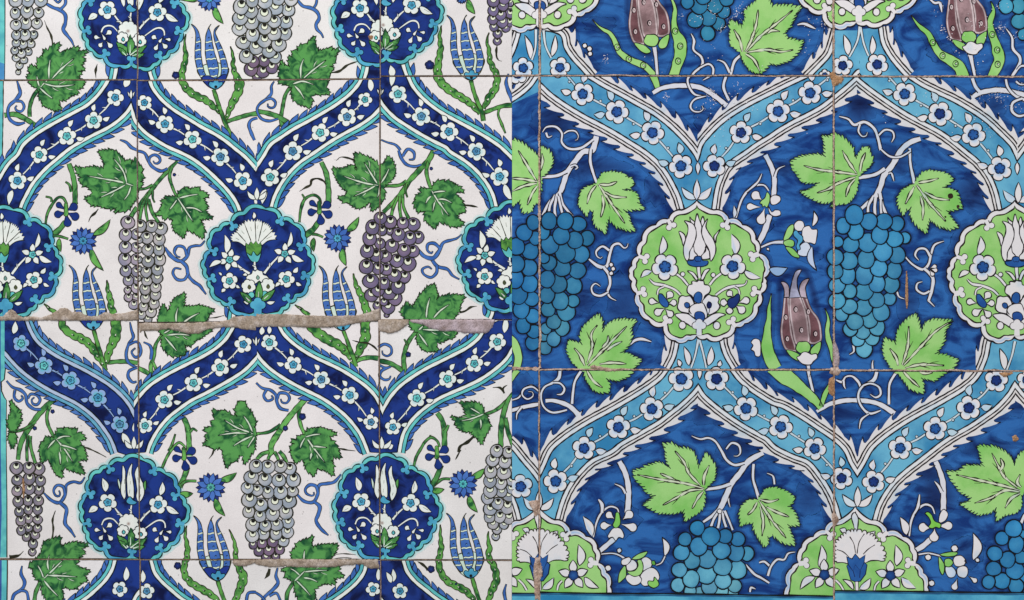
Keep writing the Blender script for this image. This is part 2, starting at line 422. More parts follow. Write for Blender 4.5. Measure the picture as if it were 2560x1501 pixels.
M.fill(P("m -60,1070 68,1070 68,1500 -60,1500"), TURQ); M.fill(P("m -60,1070 15,1070 12,1500 -60,1500"), (60, 92, 160)); M.stroke(P("m 70,1070 70,1200 66,1500"), 2.6, INK)

# ---- flowers and leaves
def flowerL(B, x, y, r, rot=0.3, n=5, tint=(200, 232, 236), ctr=TURQ, petal=WH2, star=False):
    if star:
        for i in range(n):
            a = rot + 6.2832 * i / n
            B.fill(almond((x + .25 * r * math.cos(a), y + .25 * r * math.sin(a)), (x + r * 1.05 * math.cos(a + .06), y + r * 1.05 * math.sin(a + .06)), r * .27, .03), petal, "white_paint_left", INKB, 2)
    else:
        B.radial(x, y, scallop(x, y, r, n, rot, .30), [(0, tint), (.45, tint), (.8, petal), (1, petal)], "white_paint_left", INKB, 2.2)
        for i in range(n):
            a = rot + 6.2832 * (i + .5) / n
            B.stroke([(x + .8 * r * math.cos(a), y + .8 * r * math.sin(a)), (x + .62 * r * math.cos(a), y + .62 * r * math.sin(a))], 1.5, INKB)
    q = scallop(x, y, r * (.36 if star else .44), 5, rot + .5, .28)
    B.radial(x, y, q, [(0, mixc(ctr, (30, 70, 120), .35)), (.5, ctr), (1, ctr)], "wash_glaze", (22, 46, 62), 2.0)
    B.stroke(circle(x + r * .03, y - r * .02, r * .13, 8), 1.5, (24, 52, 72), closed=True)
def petal_leaf(B, a, b, w, bend=.08, col=WH2, mat="white_paint_left", line=INKB, lw=2.0, tint=None):
    p = almond(a, b, w, bend)
    B.fill(p, col, mat, line, lw)
    if tint: B.stroke([(a[0] + (b[0] - a[0]) * .35, a[1] + (b[1] - a[1]) * .35), (a[0] + (b[0] - a[0]) * .75, a[1] + (b[1] - a[1]) * .75)], [1, w * .8, 1], tint)
def sprig(B, a, b, w=3.2, col=WH2, line=INKB, lw=1.6, mat="white_paint_left", thorn=True, side=1):
    m = ((a[0] + b[0]) / 2, (a[1] + b[1]) / 2); dx, dy = b[0] - a[0], b[1] - a[1]; l = math.hypot(dx, dy) or 1
    B.outlined(smooth([a, (m[0] - dy / l * 1.5, m[1] + dx / l * 1.5), b]), [w * .7, w, w * 1.3], col, line, lw, mat)
    if thorn:
        t = (m[0] + dx * .05 - dy / l * side * 7 - dx / l * 3, m[1] + dy * .05 + dx / l * side * 7 - dy / l * 3)
        B.outlined([(m[0] + dx * .12, m[1] + dy * .12), t], [w * .9, .6], col, line, lw * .8, mat)
# ---- ogee bands
def bandL(U, Wl, flowers, only, xclip, off=None, u_sign=1, capU=None, capW=None, wash=None, spikesU=True, spikesW=True, leaves=True, label=None, tail=None):
    """U / Wl: borders of the navy fill in photo pixels; flowers: list of (x, y, r)"""
    u, w = smooth(U), smooth(Wl)
    M = Motif("ogee_band", "L", 62, only=only, xclip=xclip, off=off, label=label)
    ST, SW = (TURQ, WH2) if not wash else (mixc(TURQ, (110, 150, 215), .45), mixc(WH2, (120, 150, 215), .45))
    for pts, other, spikes in ((u, w, spikesU), (w, u, spikesW)):
        mid = pts[len(pts) // 2]; om = min(other, key=lambda q: (q[0] - mid[0]) ** 2 + (q[1] - mid[1]) ** 2)
        nn = normals(pts)[len(pts) // 2]
        sg = -1 if (om[0] - mid[0]) * nn[0] + (om[1] - mid[1]) * nn[1] > 0 else 1
        if spikes:
            edge = offset(pts, sg * 21); step = 7; e2 = offset(pts, sg * 19)
            N = normals(pts)
            tot = len(edge)
            i = tot - 1 - random.randint(0, 2)
            while i - step >= 0:
                a, b = e2[i], e2[max(0, i - step)]
                dx, dy = b[0] - a[0], b[1] - a[1]; l = math.hypot(dx, dy) or 1
                nx, ny = N[i - step // 2]; nx *= sg; ny *= sg
                h = random.uniform(12, 15.5)
                tip = (b[0] + dx / l * 7 + nx * h, b[1] + dy / l * 7 + ny * h)
                mid1 = (a[0] + dx * .5 + nx * h * .76, a[1] + dy * .5 + ny * h * .76)
                a2 = (a[0] + dx * .12 + nx * h * .36, a[1] + dy * .12 + ny * h * .36)
                c = (b[0] + nx * 3 - dx / l * 2, b[1] + ny * 3 - dy / l * 2)
                poly = smooth([a, a2, mid1, tip], step=3) + smooth([tip, (b[0] + nx * h * .4 + dx / l * 1, b[1] + ny * h * .4 + dy / l), c], step=3)[1:] + [b]
                k0 = M.k; M.k = k0 + (i // step) % 2 * 4
                M.fill(poly, BLUE if not wash else mixc(BLUE, (120, 160, 215), .3), "wash_glaze", INKB, 1.9)
                M.k = k0; i -= step
            M.k += 9
        M.stroke(offset(pts, sg * 10.2), 23, INKB, jit=.03)
        M.stroke(offset(pts, sg * 15.4), 6.9, ST, "wash_glaze", jit=.07)
        M.stroke(offset(pts, sg * 6), 7.6, SW, "white_paint_left", jit=.06)
    poly = list(u) + (capU or []) + list(w)[::-1] + (capW or [])
    M.poly(poly, NAVY, "navy_glaze", M.z()); M.stroke(poly, 2.4, INKB, closed=True, jit=.1)
    B = M
    prev = None; K0 = M.k
    for idx, fl in enumerate(flowers):
        M.k = K0; x, y, r = fl[:3]
        F = M.sub("blossom")
        blue = wash is not None
        pet = WH2 if not blue else (150, 178, 226); tint = random.choice([(232, 240, 236), (190, 226, 232), (225, 236, 238)]) if not blue else (100, 190, 205)
        ctr = random.choice([TURQ, TURQB, (88, 150, 190)])
        if prev:
            dx, dy = prev[0] - x, prev[1] - y; l = math.hypot(dx, dy); a0 = math.atan2(dy, dx)
            sprig(M, (x + dx / l * r * .9, y + dy / l * r * .9), (prev[0] - dx / l * prev[2] * .9, prev[1] - dy / l * prev[2] * .9), 3, side=random.choice([-1, 1]), col=pet)
            if leaves:
                for s in (-1, 1):
                    a = a0 + s * random.uniform(.66, .8)
                    petal_leaf(M, (x + math.cos(a) * r * .98, y + math.sin(a) * r * .98), (x + math.cos(a - s * .12) * r * 1.84, y + math.sin(a - s * .12) * r * 1.84), r * .27, s * .12, col=pet)
        flowerL(F, x, y, r, rot=random.random() * 1.2 if prev is None else a0 + .3 + random.uniform(-.3, .3), tint=tint, ctr=ctr, petal=pet)
        prev = (x, y, r)
    if tail:
        for t in tail: 
            a, b, w_ = t; petal_leaf(M, a, b, w_, .05)
    return M
ALL0 = ["b0", "b1", "b2", "c0", "c1", "c2"]
F = lambda s: P(s)
bandL(P("a 1100,760 1085,790 1045,860 965,965 865,1055 740,1125 600,1200 450,1285 335,1362 245,1440 e 190,60 100,150 30,260 -20,340"),
      P("a 1400,800 1340,900 1287,992 1235,1080 1150,1165 1040,1240 900,1310 770,1380 660,1450 e 540,70 440,155 355,245 290,330 235,430 195,510 165,600"),
      F("a 1130,960,88 918,1185,90 655,1340,95 e 385,45,88 170,300,93"), ["b0"], (-30, 327.5),
      capU=P("e -20,600"), capW=P("a 1400,600 1110,600"), tail=[(P("e 120,390")[0], P("e 85,540")[0], 8), (P("a 1225,860")[0], P("a 1260,740")[0], 9)])
bandL(P("a 1430,740 1450,800 1475,870 1530,950 1600,1025 1700,1105 1830,1185 1960,1265 2100,1340 2200,1405 2290,1478 e 2400,90 2516,215 f 10,190 60,260"),
      P("a 1170,800 1230,890 1287,992 1325,1110 1350,1180 1430,1275 1540,1355 1660,1425 1780,1478 e 1900,62 2020,150 2130,250 2230,350 2310,450 2360,540 2385,620"),
      F("a 1418,1010,80 1620,1220,93 1890,1370,93 e 2165,65,95 2385,300,95"), ["b0", "b1"], (327.5, 642.5),
      capU=P("f 60,620"), capW=P("a 1170,600"), tail=[(P("f 10,450")[0], P("f 12,560")[0], 7)])
bandL(P("b 1075,750 1060,775 1020,850 930,950 800,1050 660,1135 520,1215 380,1290 260,1370 160,1440 f 90,75 10,190 -40,260"),
      P("b 1400,850 1300,950 1215,1035 1130,1125 1010,1210 880,1280 740,1360 620,1440 565,1478 f 430,90 330,180 250,280 190,380 150,470 125,560"),
      F("b 1070,980,75 895,1150,95 630,1305,95 f 360,10,100 140,265,95"), ["b1"], (642.5, 951),
      capU=P("f -40,600"), capW=P("b 1400,600 1090,650"), tail=[(P("f 95,380")[0], P("f 60,530")[0], 9), (P("b 1130,900")[0], P("b 1110,760")[0], 8)])
bandL(P("b 1460,730 1480,775 1520,860 1600,960 1700,1050 1830,1140 1970,1215 2110,1290 2250,1370 2370,1450 f 2430,25 2516,110 2600,200"),
      P("b 1150,850 1225,960 1290,1050 1380,1140 1500,1220 1630,1300 1760,1370 1880,1430 f 1930,0 2060,80 2180,180 2280,300 2350,430 2390,580"),
      F("b 1395,925,92 1625,1145,97 1895,1295,97 f 2165,10,95 2395,260,97"), ["b2"], (948, 1285),
      capU=P("f 2600,600"), capW=P("b 1150,720"), tail=[(P("f 2440,330")[0], P("f 2516,500")[0], 9), (P("b 1330,850")[0], P("b 1330,640")[0], 8)])
bandL(P("i 235,180 250,240 290,330 350,420 450,505 570,580 700,645 830,710 960,785 1080,865 1180,955 1255,1050 1310,1160 1370,1280"),
      P("i -60,380 60,500 130,580 230,680 350,770 480,850 620,920 750,985 860,1060 960,1150 1040,1250 1110,1360 1160,1490"),
      F("i 205,420,86 430,640,93 690,785,95 960,955,95 1175,1215,90"), ["c0"], (11, 334.5),
      capU=P("i 1370,1560"), capW=P("i -60,180"), wash=1, tail=[(P("i 1200,1300")[0], P("i 1290,1440")[0], 9), (P("i 1310,1290")[0], P("i 1312,1200")[0], 5), (P("i 130,330")[0], P("i 150,200")[0], 8)], label="washed out blue band")
bandL(P("i 2320,250 2290,310 2230,400 2130,490 2010,565 1880,630 1740,700 1610,770 1490,850 1400,940 1330,1040 1280,1160"),
      P("i 2600,420 2516,530 2400,655 2280,740 2150,815 2010,890 1870,960 1740,1050 1640,1130 1560,1220 1500,1310 1450,1410 1425,1490"),
      F("i 2390,430,90 2165,655,93 1900,810,93 1615,975,93 1425,1230,80"), ["c0", "c1"], (334.5, 642.5),
      capU=P("i 1280,1500"), capW=P("i 2600,200"))
bandL(P("j 190,220 205,255 250,340 340,430 450,510 580,585 710,645 840,710 960,785 1070,865 1150,950 1210,1060 1260,1180"),
      P("j -60,390 5,475 60,560 150,650 270,735 400,810 530,875 660,940 780,1020 890,1110 980,1210 1060,1330 1125,1490"),
      F("j 130,410,85 365,630,90 640,775,90 920,930,90 1130,1195,80"), ["c1", "c2"], (642.5, 957),
      capU=P("j 1270,1500"), capW=P("j -60,200"), tail=[(P("j 50,340")[0], P("j 60,250")[0], 7), (P("j 130,330")[0], P("j 125,240")[0], 6)])
bandL(P("j 2290,240 2260,300 2200,390 2090,480 1960,550 1820,620 1680,690 1550,770 1430,860 1340,960 1280,1060 1200,1200"),
      P("j 2600,340 2516,440 2440,560 2330,660 2200,750 2060,820 1920,880 1790,940 1680,1010 1570,1100 1490,1190 1430,1290 1400,1400 1385,1490"),
      F("j 2370,405,90 2145,620,90 1880,770,92 1580,960,92 1345,1245,82"), ["c2"], (957, 1290),
      capU=P("j 1200,1500"), capW=P("j 2600,100"), tail=[(P("j 2440,320")[0], P("j 2450,150")[0], 8), (P("j 1290,1440")[0], P("j 1350,1420")[0], 8)])
# bottom row (band beginnings)
def bandstub(U, Wl, flowers, only, xclip, cap, tail=None):
    return bandL(U, Wl, flowers, only, xclip, capW=cap, tail=tail)
bandstub(P("m 1150,1040 1150,1085 1120,1190 1050,1300 950,1400 840,1490 600,1640"), P("m 1400,1330 1320,1420 1270,1520 1180,1640"), F("m 1175,1370,80"), ["d0"], (100, 348), P("m 1420,1050"), [(P("m 1230,1290")[0], P("m 1240,1150")[0], 8)])
bandstub(P("m 1450,1050 1470,1130 1500,1220 1570,1310 1670,1400 1780,1490 2020,1640"), P("m 1290,1320 1360,1420 1420,1520 1500,1640"), F("m 1440,1390,80"), ["d1"], (340, 640), P("m 1290,1040"), [(P("m 1400,1310")[0], P("m 1400,1180")[0], 7)])
bandstub(P("n 1120,1050 1105,1130 1080,1220 1010,1320 910,1410 800,1490 560,1640"), P("n 1400,1330 1225,1480 1150,1600"), F("n 1150,1370,75"), ["d1"], (660, 952), P("n 1400,1040"), [(P("n 1200,1290")[0], P("n 1200,1160")[0], 7)])
bandstub(P("n 1415,1050 1430,1110 1465,1210 1545,1310 1655,1400 1770,1490 2010,1640"), P("n 1150,1330 1240,1450 1330,1560"), F("n 1415,1390,80"), ["d2"], (951, 1285), P("n 1150,1040"), [(P("n 1350,1300")[0], P("n 1345,1170")[0], 7), (P("n 1330,1310")[0], P("n 1280,1200")[0], 7)])
# stubs just under the top medallions and under the middle one
bandL(P("a 1170,620 1160,700 1140,800"), P("a 1500,620 1500,800"), [], ["a0"], (200, 343), spikesW=False)
bandL(P("a 1440,640 1450,720 1475,800"), P("a 1200,640 1200,800"), [], ["a1"], (344, 500), spikesW=False)
bandL(P("b 1120,640 1105,720 1080,800"), P("b 1500,640 1500,800"), [], ["a1"], (800, 951), spikesW=False)
bandL(P("b 1410,600 1440,700 1470,780"), P("b 1150,600 1150,780"), [], ["a2"], (951, 1150), spikesW=False, tail=[(P("b 1340,760")[0], P("b 1320,640")[0], 9)])
bandL(P("j 2350,40 2345,130 2320,190"), P("j 2700,40 2700,200"), [], ["b2"], (1180, 1285), spikesW=False)
bandL(P("i 2330,60 2310,200"), P("i 2700,60 2700,200"), [], ["b1"], (560, 643), spikesW=False)

for a, only in (("i 1315,1450", ["c0", "c1"]), ("j 1235,1450", ["c1", "c2"]), ("f 8,480", ["b1"])):
    x, y = P(a)[0]; M = Motif("lily", "L", 140, only=only)
    petal_leaf(M, (x, y), (x - 24, y - 21), 6, -.15); petal_leaf(M, (x, y), (x + 24, y - 21), 6, .15); petal_leaf(M, (x, y + 3), (x, y - 30), 6.5, 0)
for a, only in (("a 1287,930", ["b0"]), ("j 0,400", ["c1"]), ("b 1222,900", ["b1", "b2"])):
    x, y = P(a)[0]; M = Motif("lily", "L", 140, only=only)
    petal_leaf(M, (x, y + 10), (x - 9, y - 8), 3, 0); petal_leaf(M, (x, y + 10), (x + 9, y - 8), 3, 0); petal_leaf(M, (x, y + 12), (x, y - 14), 3.5, 0)
# ---- medallions
def node(B, p, ang, s=1.0, col=TURQB, line=INKB, mat="wash_glaze", n=2, outer=None):
    """trefoil knot pointing inward"""
    c, si = math.cos(ang), math.sin(ang)
    rot = lambda x, y: (p[0] + (c * x - si * y) * s, p[1] + (si * x + c * y) * s)
    lobes = [(9, -5.5, 5.6), (9, 5.5, 5.6)] + ([(14, 0, 5.6)] if n == 3 else [])
    for (x, y, r) in lobes: B.stroke(circle(*rot(x, y), r * s, 12), 3.2, line, closed=True)
    B.stroke([rot(-3, 0), rot(8, 0)], 11 * s, line)
    for (x, y, r) in lobes: B.fill(circle(*rot(x, y), r * s, 12), col, mat)
    B.stroke([rot(-7, 0), rot(9, 0)], 8.2 * s, outer or col, mat)
def medL(kind, off):
    cusps = (P("r 1040,160 1470,160 1720,345 1920,440 2180,710 2205,905 2360,1090 2420,1320 s 2290,600 2220,830 2040,1060 1850,1185 1720,1330 1400,1385 1235,1345 1000,1365 640,1180 420,1050 270,830 230,620 160,370 190,100 r 300,885 330,610 540,400 740,320") if kind == 1 else
             P("t 940,240 1420,170 1765,375 2020,480 2245,760 2235,940 2370,1130 2440,1350 u 2320,560 2310,770 2080,1000 1925,1120 1800,1270 1560,1370 1250,1335 930,1370 640,1180 470,1090 250,820 215,620 100,420 110,190 t 255,1055 235,790 430,580 685,475"))
    only = list(off.keys())
    M = Motif("medallion", "L", 170, only=only, off=off)
    O = arcs(cusps); sg = 1 if sarea(O) > 0 else -1
    inner = smooth(offset(O, sg * 10.5, True)[::2], True, 4)
    if sarea(inner) * sarea(O) < 0 or abs(sarea(inner)) > abs(sarea(O)): inner = smooth(offset(O, -sg * 10.5, True)[::2], True, 4)
    M.halo(smooth(O[::3], True), 20, .6, True, WG, (138, 216, 218), "white_glaze_left")
    M.poly(O, TURQ, "wash_glaze", M.z()); M.stroke(O, 2.8, (28, 52, 50), closed=True)
    # bluer stretches of the rim
    n = len(O)
    for k in (2, 5, 9, 13):
        seg = offset([O[(k * 11 + j) % n] for j in range(18)], 5.2 * (1 if abs(sarea(offset(O, 5.2, True))) < abs(sarea(O)) else -1))
        M.stroke(seg, [1, 8.5, 8.5, 1], TURQB, "wash_glaze", jit=0)
    M.poly(inner, NAVY, "navy_glaze", M.z()); M.stroke(inner, 2.6, INKB, closed=True)
    cx = sum(p[0] for p in O) / n; cy = sum(p[1] for p in O) / n
    K = (P("r 740,320 1700,345 2200,905 300,885 s 2290,600 1850,1170 1235,1300 640,1150 230,620") if kind == 1 else
         P("t 690,480 1765,375 2235,940 255,1055 u 2320,560 1925,1080 640,1150 215,620"))
    for p in K:
        a = math.atan2(cy - p[1], cx - p[0]); q = (p[0] + math.cos(a) * 4, p[1] + math.sin(a) * 4)
        node(M, q, a, 1.05)
    fl = M.sub("blossom_spray")
    if kind == 1:
        for a, b in (("r 1230,1150", "s 1225,420"), ("r 870,1190", "s 1080,500"), ("r 1620,1225", "s 1390,540")): sprig(fl, P(a)[0], P(b)[0], 4)
        T = M.sub("tulip")
        T.fill(smooth(P("r 1230,270 1160,420 1130,600 1135,760 1160,960 1270,1000 1285,830 1265,640 1235,480 1250,280"), True), WH2, "white_paint_left", INKB)
        T.fill(smooth(P("r 1040,310 1030,600 1000,800 1020,930 1080,1030 1110,980 1105,700 1100,420"), True), WH2, "white_paint_left", INKB)
        T.fill(smooth(P("r 1370,330 1300,460 1320,640 1345,830 1330,960 1370,1070 1440,980 1480,850 1450,680 1390,540"), True), WH2, "white_paint_left", INKB)
        T.fill(smooth(P("r 945,580 945,700 985,830 1000,700"), True), PALE, "white_paint_left", INKB)
        T.fill(smooth(P("r 1510,610 1450,680 1485,820 1515,760"), True), GREEN, "leaf_glaze_left", INKB)
        for s in ("r 1180,440 1185,520", "r 1210,640 1205,710", "r 1195,820 1190,900", "r 1355,560 1365,620", "r 1400,730 1400,790", "r 1400,900 1385,960", "r 1085,600 1085,700", "r 1090,830 1085,900"):
            T.stroke(P(s), [1, 3.6, 1], (84, 96, 60))
        T.fill(smooth(P("r 1130,1030 1200,965 1270,1040 1345,1080 1300,1130 1200,1135 1130,1090"), True), TURQB, "wash_glaze", INKB)
        for x, y, rr in ((730, 1090, 200), (1765, 1120, 200)): 
            flowerL(fl, 816 + x / 8.4, 1125 + y / 8.4, rr / 8.4, rot=.4 + x, tint=(225, 236, 238), ctr=TURQB)
        for a, b, w in (("r 690,870", "r 620,570", 8.5), ("r 530,1190", "r 325,1300", 8.5), ("r 1810,930", "r 1860,640", 7.5), ("r 1930,1150", "r 2210,1310", 8)):
            petal_leaf(fl, P(a)[0], P(b)[0], w, .07, tint=(110, 120, 100))
        for sx, pts in ((1, "s 1500,690 1720,540 1850,530 1910,600 1915,680"), (-1, "s 955,630 850,520 740,500 650,540 605,640")):
            fl.outlined(smooth(P(pts)), [2, 3, 4, 3], WH2, INKB, 1.2, "white_paint_left")
        H = M.sub("hanging_flower")
        for a, b, w in (("s 1900,690", "s 1800,830", 5), ("s 1760,760", "s 1650,690", 8), ("s 1890,750", "s 2050,775", 5.5), ("s 1790,840", "s 1715,990", 7.5), ("s 1850,820", "s 1970,950", 8)): H.fill(drop(P(a)[0], P(b)[0], w * .8), WH2, "white_paint_left", INKB, 2)
        H = M.sub("hanging_flower")
        for a, b, w in (("s 600,640", "s 690,800", 5), ("s 600,760", "s 450,735", 7), ("s 690,700", "s 820,610", 8.5), ("s 640,840", "s 560,950", 7.5), ("s 710,820", "s 830,960", 8)): H.fill(drop(P(a)[0], P(b)[0], w * .8), WH2, "white_paint_left", INKB, 2)
        S = M.sub("lotus")
        S.radial(955, 1308, scallop(955, 1308, 26, 9, .2, .14), [(0, (150, 120, 110)), (.25, WH2), (1, WH2)], "white_paint_left", INKB)
        S.fill(scallop(*P("s 1050,760")[0], 15.5, 6, .3, .2), WH2, "white_paint_left", INKB); S.fill(scallop(*P("s 1400,800")[0], 17, 6, .1, .2), WH2, "white_paint_left", INKB)
        for q in ("s 1410,820", "s 1070,790"): S.fill(almond((P(q)[0][0], P(q)[0][1] + 5), (P(q)[0][0] - 1, P(q)[0][1] - 6), 4), TURQ, "wash_glaze", INKB)
        G = M.sub("green_leaves")
        for a, b, w in (("s 1210,1110", "s 1215,690", 9.5), ("s 1210,1120", "s 1540,880", 8), ("s 1260,1130", "s 1500,1060", 6), ("s 1160,1110", "s 920,850", 9), ("s 1130,1130", "s 960,960", 6)):
            p = almond(P(a)[0], P(b)[0], w, .03, 10)
            G.fill([(x + random.uniform(-1.3, 1.3), y + random.uniform(-1.3, 1.3)) for x, y in p], GREEN, "leaf_glaze_left", (20, 44, 30))
            A, Bq = P(a)[0], P(b)[0]; G.stroke([A, ((A[0] + Bq[0]) / 2, (A[1] + Bq[1]) / 2)], [3, 1.2], PALE)
    else:
        C = M.sub("carnation")
        base = P("t 1165,1000")[0]
        tips = P("t 690,880 665,770 700,710 790,640 820,590 860,510 920,480 980,420 1050,400 1130,395 1185,420 1250,385 1330,430 1400,460 1480,490 1540,560 1570,620 1620,680 1660,750 1665,830")
        out = []
        for i in range(len(tips) - 1):
            a, b = tips[i], tips[i + 1]
            m = max(1, int(math.dist(a, b) / 5))
            for k in range(m):
                t = k / m; x, y = a[0] + (b[0] - a[0]) * t, a[1] + (b[1] - a[1]) * t
                out += [(x, y), (base[0] + (x - base[0]) * .91 + (b[0] - a[0]) * .5 / m, base[1] + (y - base[1]) * .91 + (b[1] - a[1]) * .5 / m)]
        poly = out + [tips[-1]] + smooth(P("t 1660,830 1480,860 1350,950"))[1:] + [base] + smooth(P("t 975,970 850,890 690,880"))
        C.fill(poly, WH2, "white_paint_left", INKB, 2)
        for s in ("t 780,640 1000,880", "t 950,440 1110,860", "t 1195,400 1215,860", "t 1370,440 1265,870", "t 1590,620 1310,890"):
            C.stroke(smooth(P(s)), 2, INK)
        for s in ("t 790,800 860,840", "t 910,650 970,720", "t 1105,570 1120,660", "t 1260,530 1240,610", "t 1430,605 1370,680", "t 1550,760 1440,820"):
            C.stroke(P(s), [1, 5, 1], (96, 112, 80))
        C.fill(P("t 1005,900 1060,950 1110,870 1160,930 1215,860 1265,940 1310,890 1340,980 1320,1110 1260,1180 1170,1300 1080,1180 1010,1100 995,990"), (86, 150, 70), "leaf_glaze_left", INKB)
        C.fill(smooth(P("t 1010,1110 1090,1160 1120,1170 1160,1080 1240,1170 1325,1110 1270,1280 1190,1320 1090,1260"), True, 3), TURQ, "wash_glaze", INKB)
        for a, b in (("t 1190,1300", "u 1210,420"), ("t 740,1300", "u 1080,500"), ("t 1690,1190", "u 1390,490")): sprig(fl, P(a)[0], P(b)[0], 4.5)
        flowerL(fl, *P("t 660,1260")[0], 27, rot=-1.4, n=6, star=True, ctr=TURQ); flowerL(fl, *P("t 1820,1135")[0], 27, rot=-1.6, n=5, star=True, ctr=TURQ)
        flowerL(fl, *P("u 660,655")[0], 21.5, rot=-.3, tint=WH2, ctr=TURQ); flowerL(fl, *P("u 1850,615")[0], 22, rot=.1, tint=WH2, ctr=TURQ)
        for a, b, w in (("t 600,1120", "t 560,730", 8.5), ("t 1880,1000", "t 1950,670", 6), ("t 500,1290", "t 230,1420", 6.5), ("t 1960,1160", "t 2230,1290", 7.5), ("u 1990,480", "u 2100,360", 6), ("u 1730,690", "u 1620,780", 5), ("u 2050,680", "u 2180,750", 5), ("u 500,540", "u 420,475", 3.5), ("u 580,820", "u 490,900", 5), ("u 800,730", "u 885,810", 4), ("t 1170,400", "t 1168,255", 5), ("u 1440,1110", "u 1620,1080", 5), ("u 1060,1145", "u 950,1080", 4.5), ("u 1040,530", "u 930,530", 4)):
            petal_leaf(fl, P(a)[0], P(b)[0], w, .1)
        S = M.sub("lotus")
        S.fill(smooth(P("u 1010,600 1050,530 1120,500 1150,430 1200,450 1240,410 1290,440 1350,450 1370,520 1440,540 1490,620 1400,640 1330,690 1290,650 1210,710 1140,680 1090,680"), True, 3), WH2, "white_paint_left", INKB)
        S.fill(scallop(*P("u 1060,770")[0], 18.5, 6, .2, .18), WH2, "white_paint_left", INKB); S.fill(scallop(*P("u 1460,750")[0], 18.5, 6, .1, .18), WH2, "white_paint_left", INKB)
        for q in ("u 1260,580", "u 1080,780", "u 1475,770"): S.fill(almond((P(q)[0][0], P(q)[0][1] + 6), (P(q)[0][0] - 1, P(q)[0][1] - 6), 4), (84, 92, 60) if q != "u 1260,580" else (120, 160, 150), "wash_glaze", INK, 1.5)
        for q in ("u 1120,950", "u 1400,930"): S.fill(circle(*P(q)[0], 8), TURQ, "wash_glaze", INKB)
        G = M.sub("green_leaves")
        for a, b, w in (("u 1260,1110", "u 1285,650", 9.5), ("u 1330,1080", "u 1620,830", 8), ("u 1130,1120", "u 880,880", 8)):
            G.fill(almond(P(a)[0], P(b)[0], w, .02, 10), GREEN, "leaf_glaze_left", (20, 44, 30))
            A, Bq = P(a)[0], P(b)[0]; G.stroke([(A[0] * .8 + Bq[0] * .2, A[1] * .8 + Bq[1] * .2), ((A[0] + Bq[0]) / 2, (A[1] + Bq[1]) / 2)], [3, 1.2], WH2)
        M.k += 2
        node(M, P("u 1255,1290")[0], -1.57, 1.75, n=3)
MED1 = {"right": {"c1": (0, 0), "c2": (0, 0)}, "left": {"c0": (-634, 2), "c1": (-631, 4)}, "topleft": {"a0": (-635, -1230), "a1": (-633, -1227)}, "topright": {"a1": (-3, -1234), "a2": (3, -1245)}}
for v in MED1.values(): medL(1, v)
for v in ({"b1": (0, 0)}, {"b0": (-631, 2)}, {"b2": (638, -11)}): medL(2, v)

# ---- vine leaves
def teeth(pts, origin, step, h, wedges=None):
    sg = 1 if sarea(pts) > 0 else -1; out = []; n = len(pts)
    for i in range(n):
        a, b = pts[i], pts[(i + 1) % n]; L = math.dist(a, b); m = max(1, round(L / step))
        dx, dy = (b[0] - a[0]) / m, (b[1] - a[1]) / m; l = math.hypot(dx, dy) or 1
        nx, ny = dy / l * sg, -dx / l * sg
        fwd = math.dist(b, origin) > math.dist(a, origin)
        for k in range(m):
            x, y = a[0] + dx * k, a[1] + dy * k
            hh = h * random.uniform(.6, 1.25) * min(1, l / step)
            k0 = len(out)
            if fwd: out += [(x, y), (x + dx * .5 + nx * hh * .55, y + dy * .5 + ny * hh * .55), (x + dx * 1.12 + nx * hh, y + dy * 1.12 + ny * hh), (x + dx * .97 + nx * hh * .3, y + dy * .97 + ny * hh * .3)]
            else: out += [(x, y), (x + dx * .03 + nx * hh * .3, y + dy * .03 + ny * hh * .3), (x - dx * .12 + nx * hh, y - dy * .12 + ny * hh), (x + dx * .5 + nx * hh * .55, y + dy * .5 + ny * hh * .55)]
            if wedges is not None: wedges.append([(x - nx * 2, y - ny * 2)] + out[k0 + (0 if fwd else 0):] + [(x + dx, y + dy), (x + dx - nx * 2, y + dy - ny * 2)])
    return out
def leafL(outline, origin, veins, only=None, off=None, col=GREEN, label=None):
    pts = P(outline); o = P(origin)[0]
    M = Motif("vine_leaf", "L", 142, only=only, off=off, label=label)
    wd = []; t = teeth(pts, o, 9.0, 5.6, wd)
    z0 = M.z()
    for i, q in enumerate(wd): M.poly(q, col, "leaf_glaze_left", z0 + (i % 2) * DZ)
    M.k += 1; M.poly(pts, col, "leaf_glaze_left", M.z()); M.stroke(t, 2.5, (30, 48, 26), closed=True)
    V = M.sub("vein")
    for i, v in enumerate(veins):
        q = smooth(P(v)); L = len(q)
        V.stroke(q, [12, 16, 12, 5], mixc(col, (16, 62, 48), .75), "leaf_glaze_left", col2=col)
        V.stroke(q, [3, 6.6, 6.2, 4.6, 2.2], (24, 52, 34))
        V.stroke(q[:max(2, int(L * .94))], [.8, 3.6, 3.4, 2.4, .6], (216, 228, 206), "white_paint_left")
        for f, s in ((.30, 1), (.45, -1), (.62, 1)):
            if L > 16:
                a = q[int(L * f)]; b = q[min(L - 1, int(L * f) + 5)]; dx, dy = b[0] - a[0], b[1] - a[1]; l = math.hypot(dx, dy) or 1
                g = random.uniform(7, 12)
                A = (a[0] + dx / l * 2 - dy / l * 4.5 * s, a[1] + dy / l * 2 + dx / l * 4.5 * s)
                Bm = (a[0] + dx / l * g * .8 - dy / l * g * .8 * s, a[1] + dy / l * g * .8 + dx / l * g * .8 * s); C = (a[0] + dx / l * g * 1.7 - dy / l * g * 1.05 * s, a[1] + dy / l * g * 1.7 + dx / l * g * 1.05 * s)
                V.stroke(smooth([A, Bm, C], step=3), [2.5, 4.4, 1.4], (24, 56, 34)); V.stroke(smooth([A, Bm, C], step=3), [.8, 2.2, .4], (196, 218, 186), "white_paint_left")
    return M
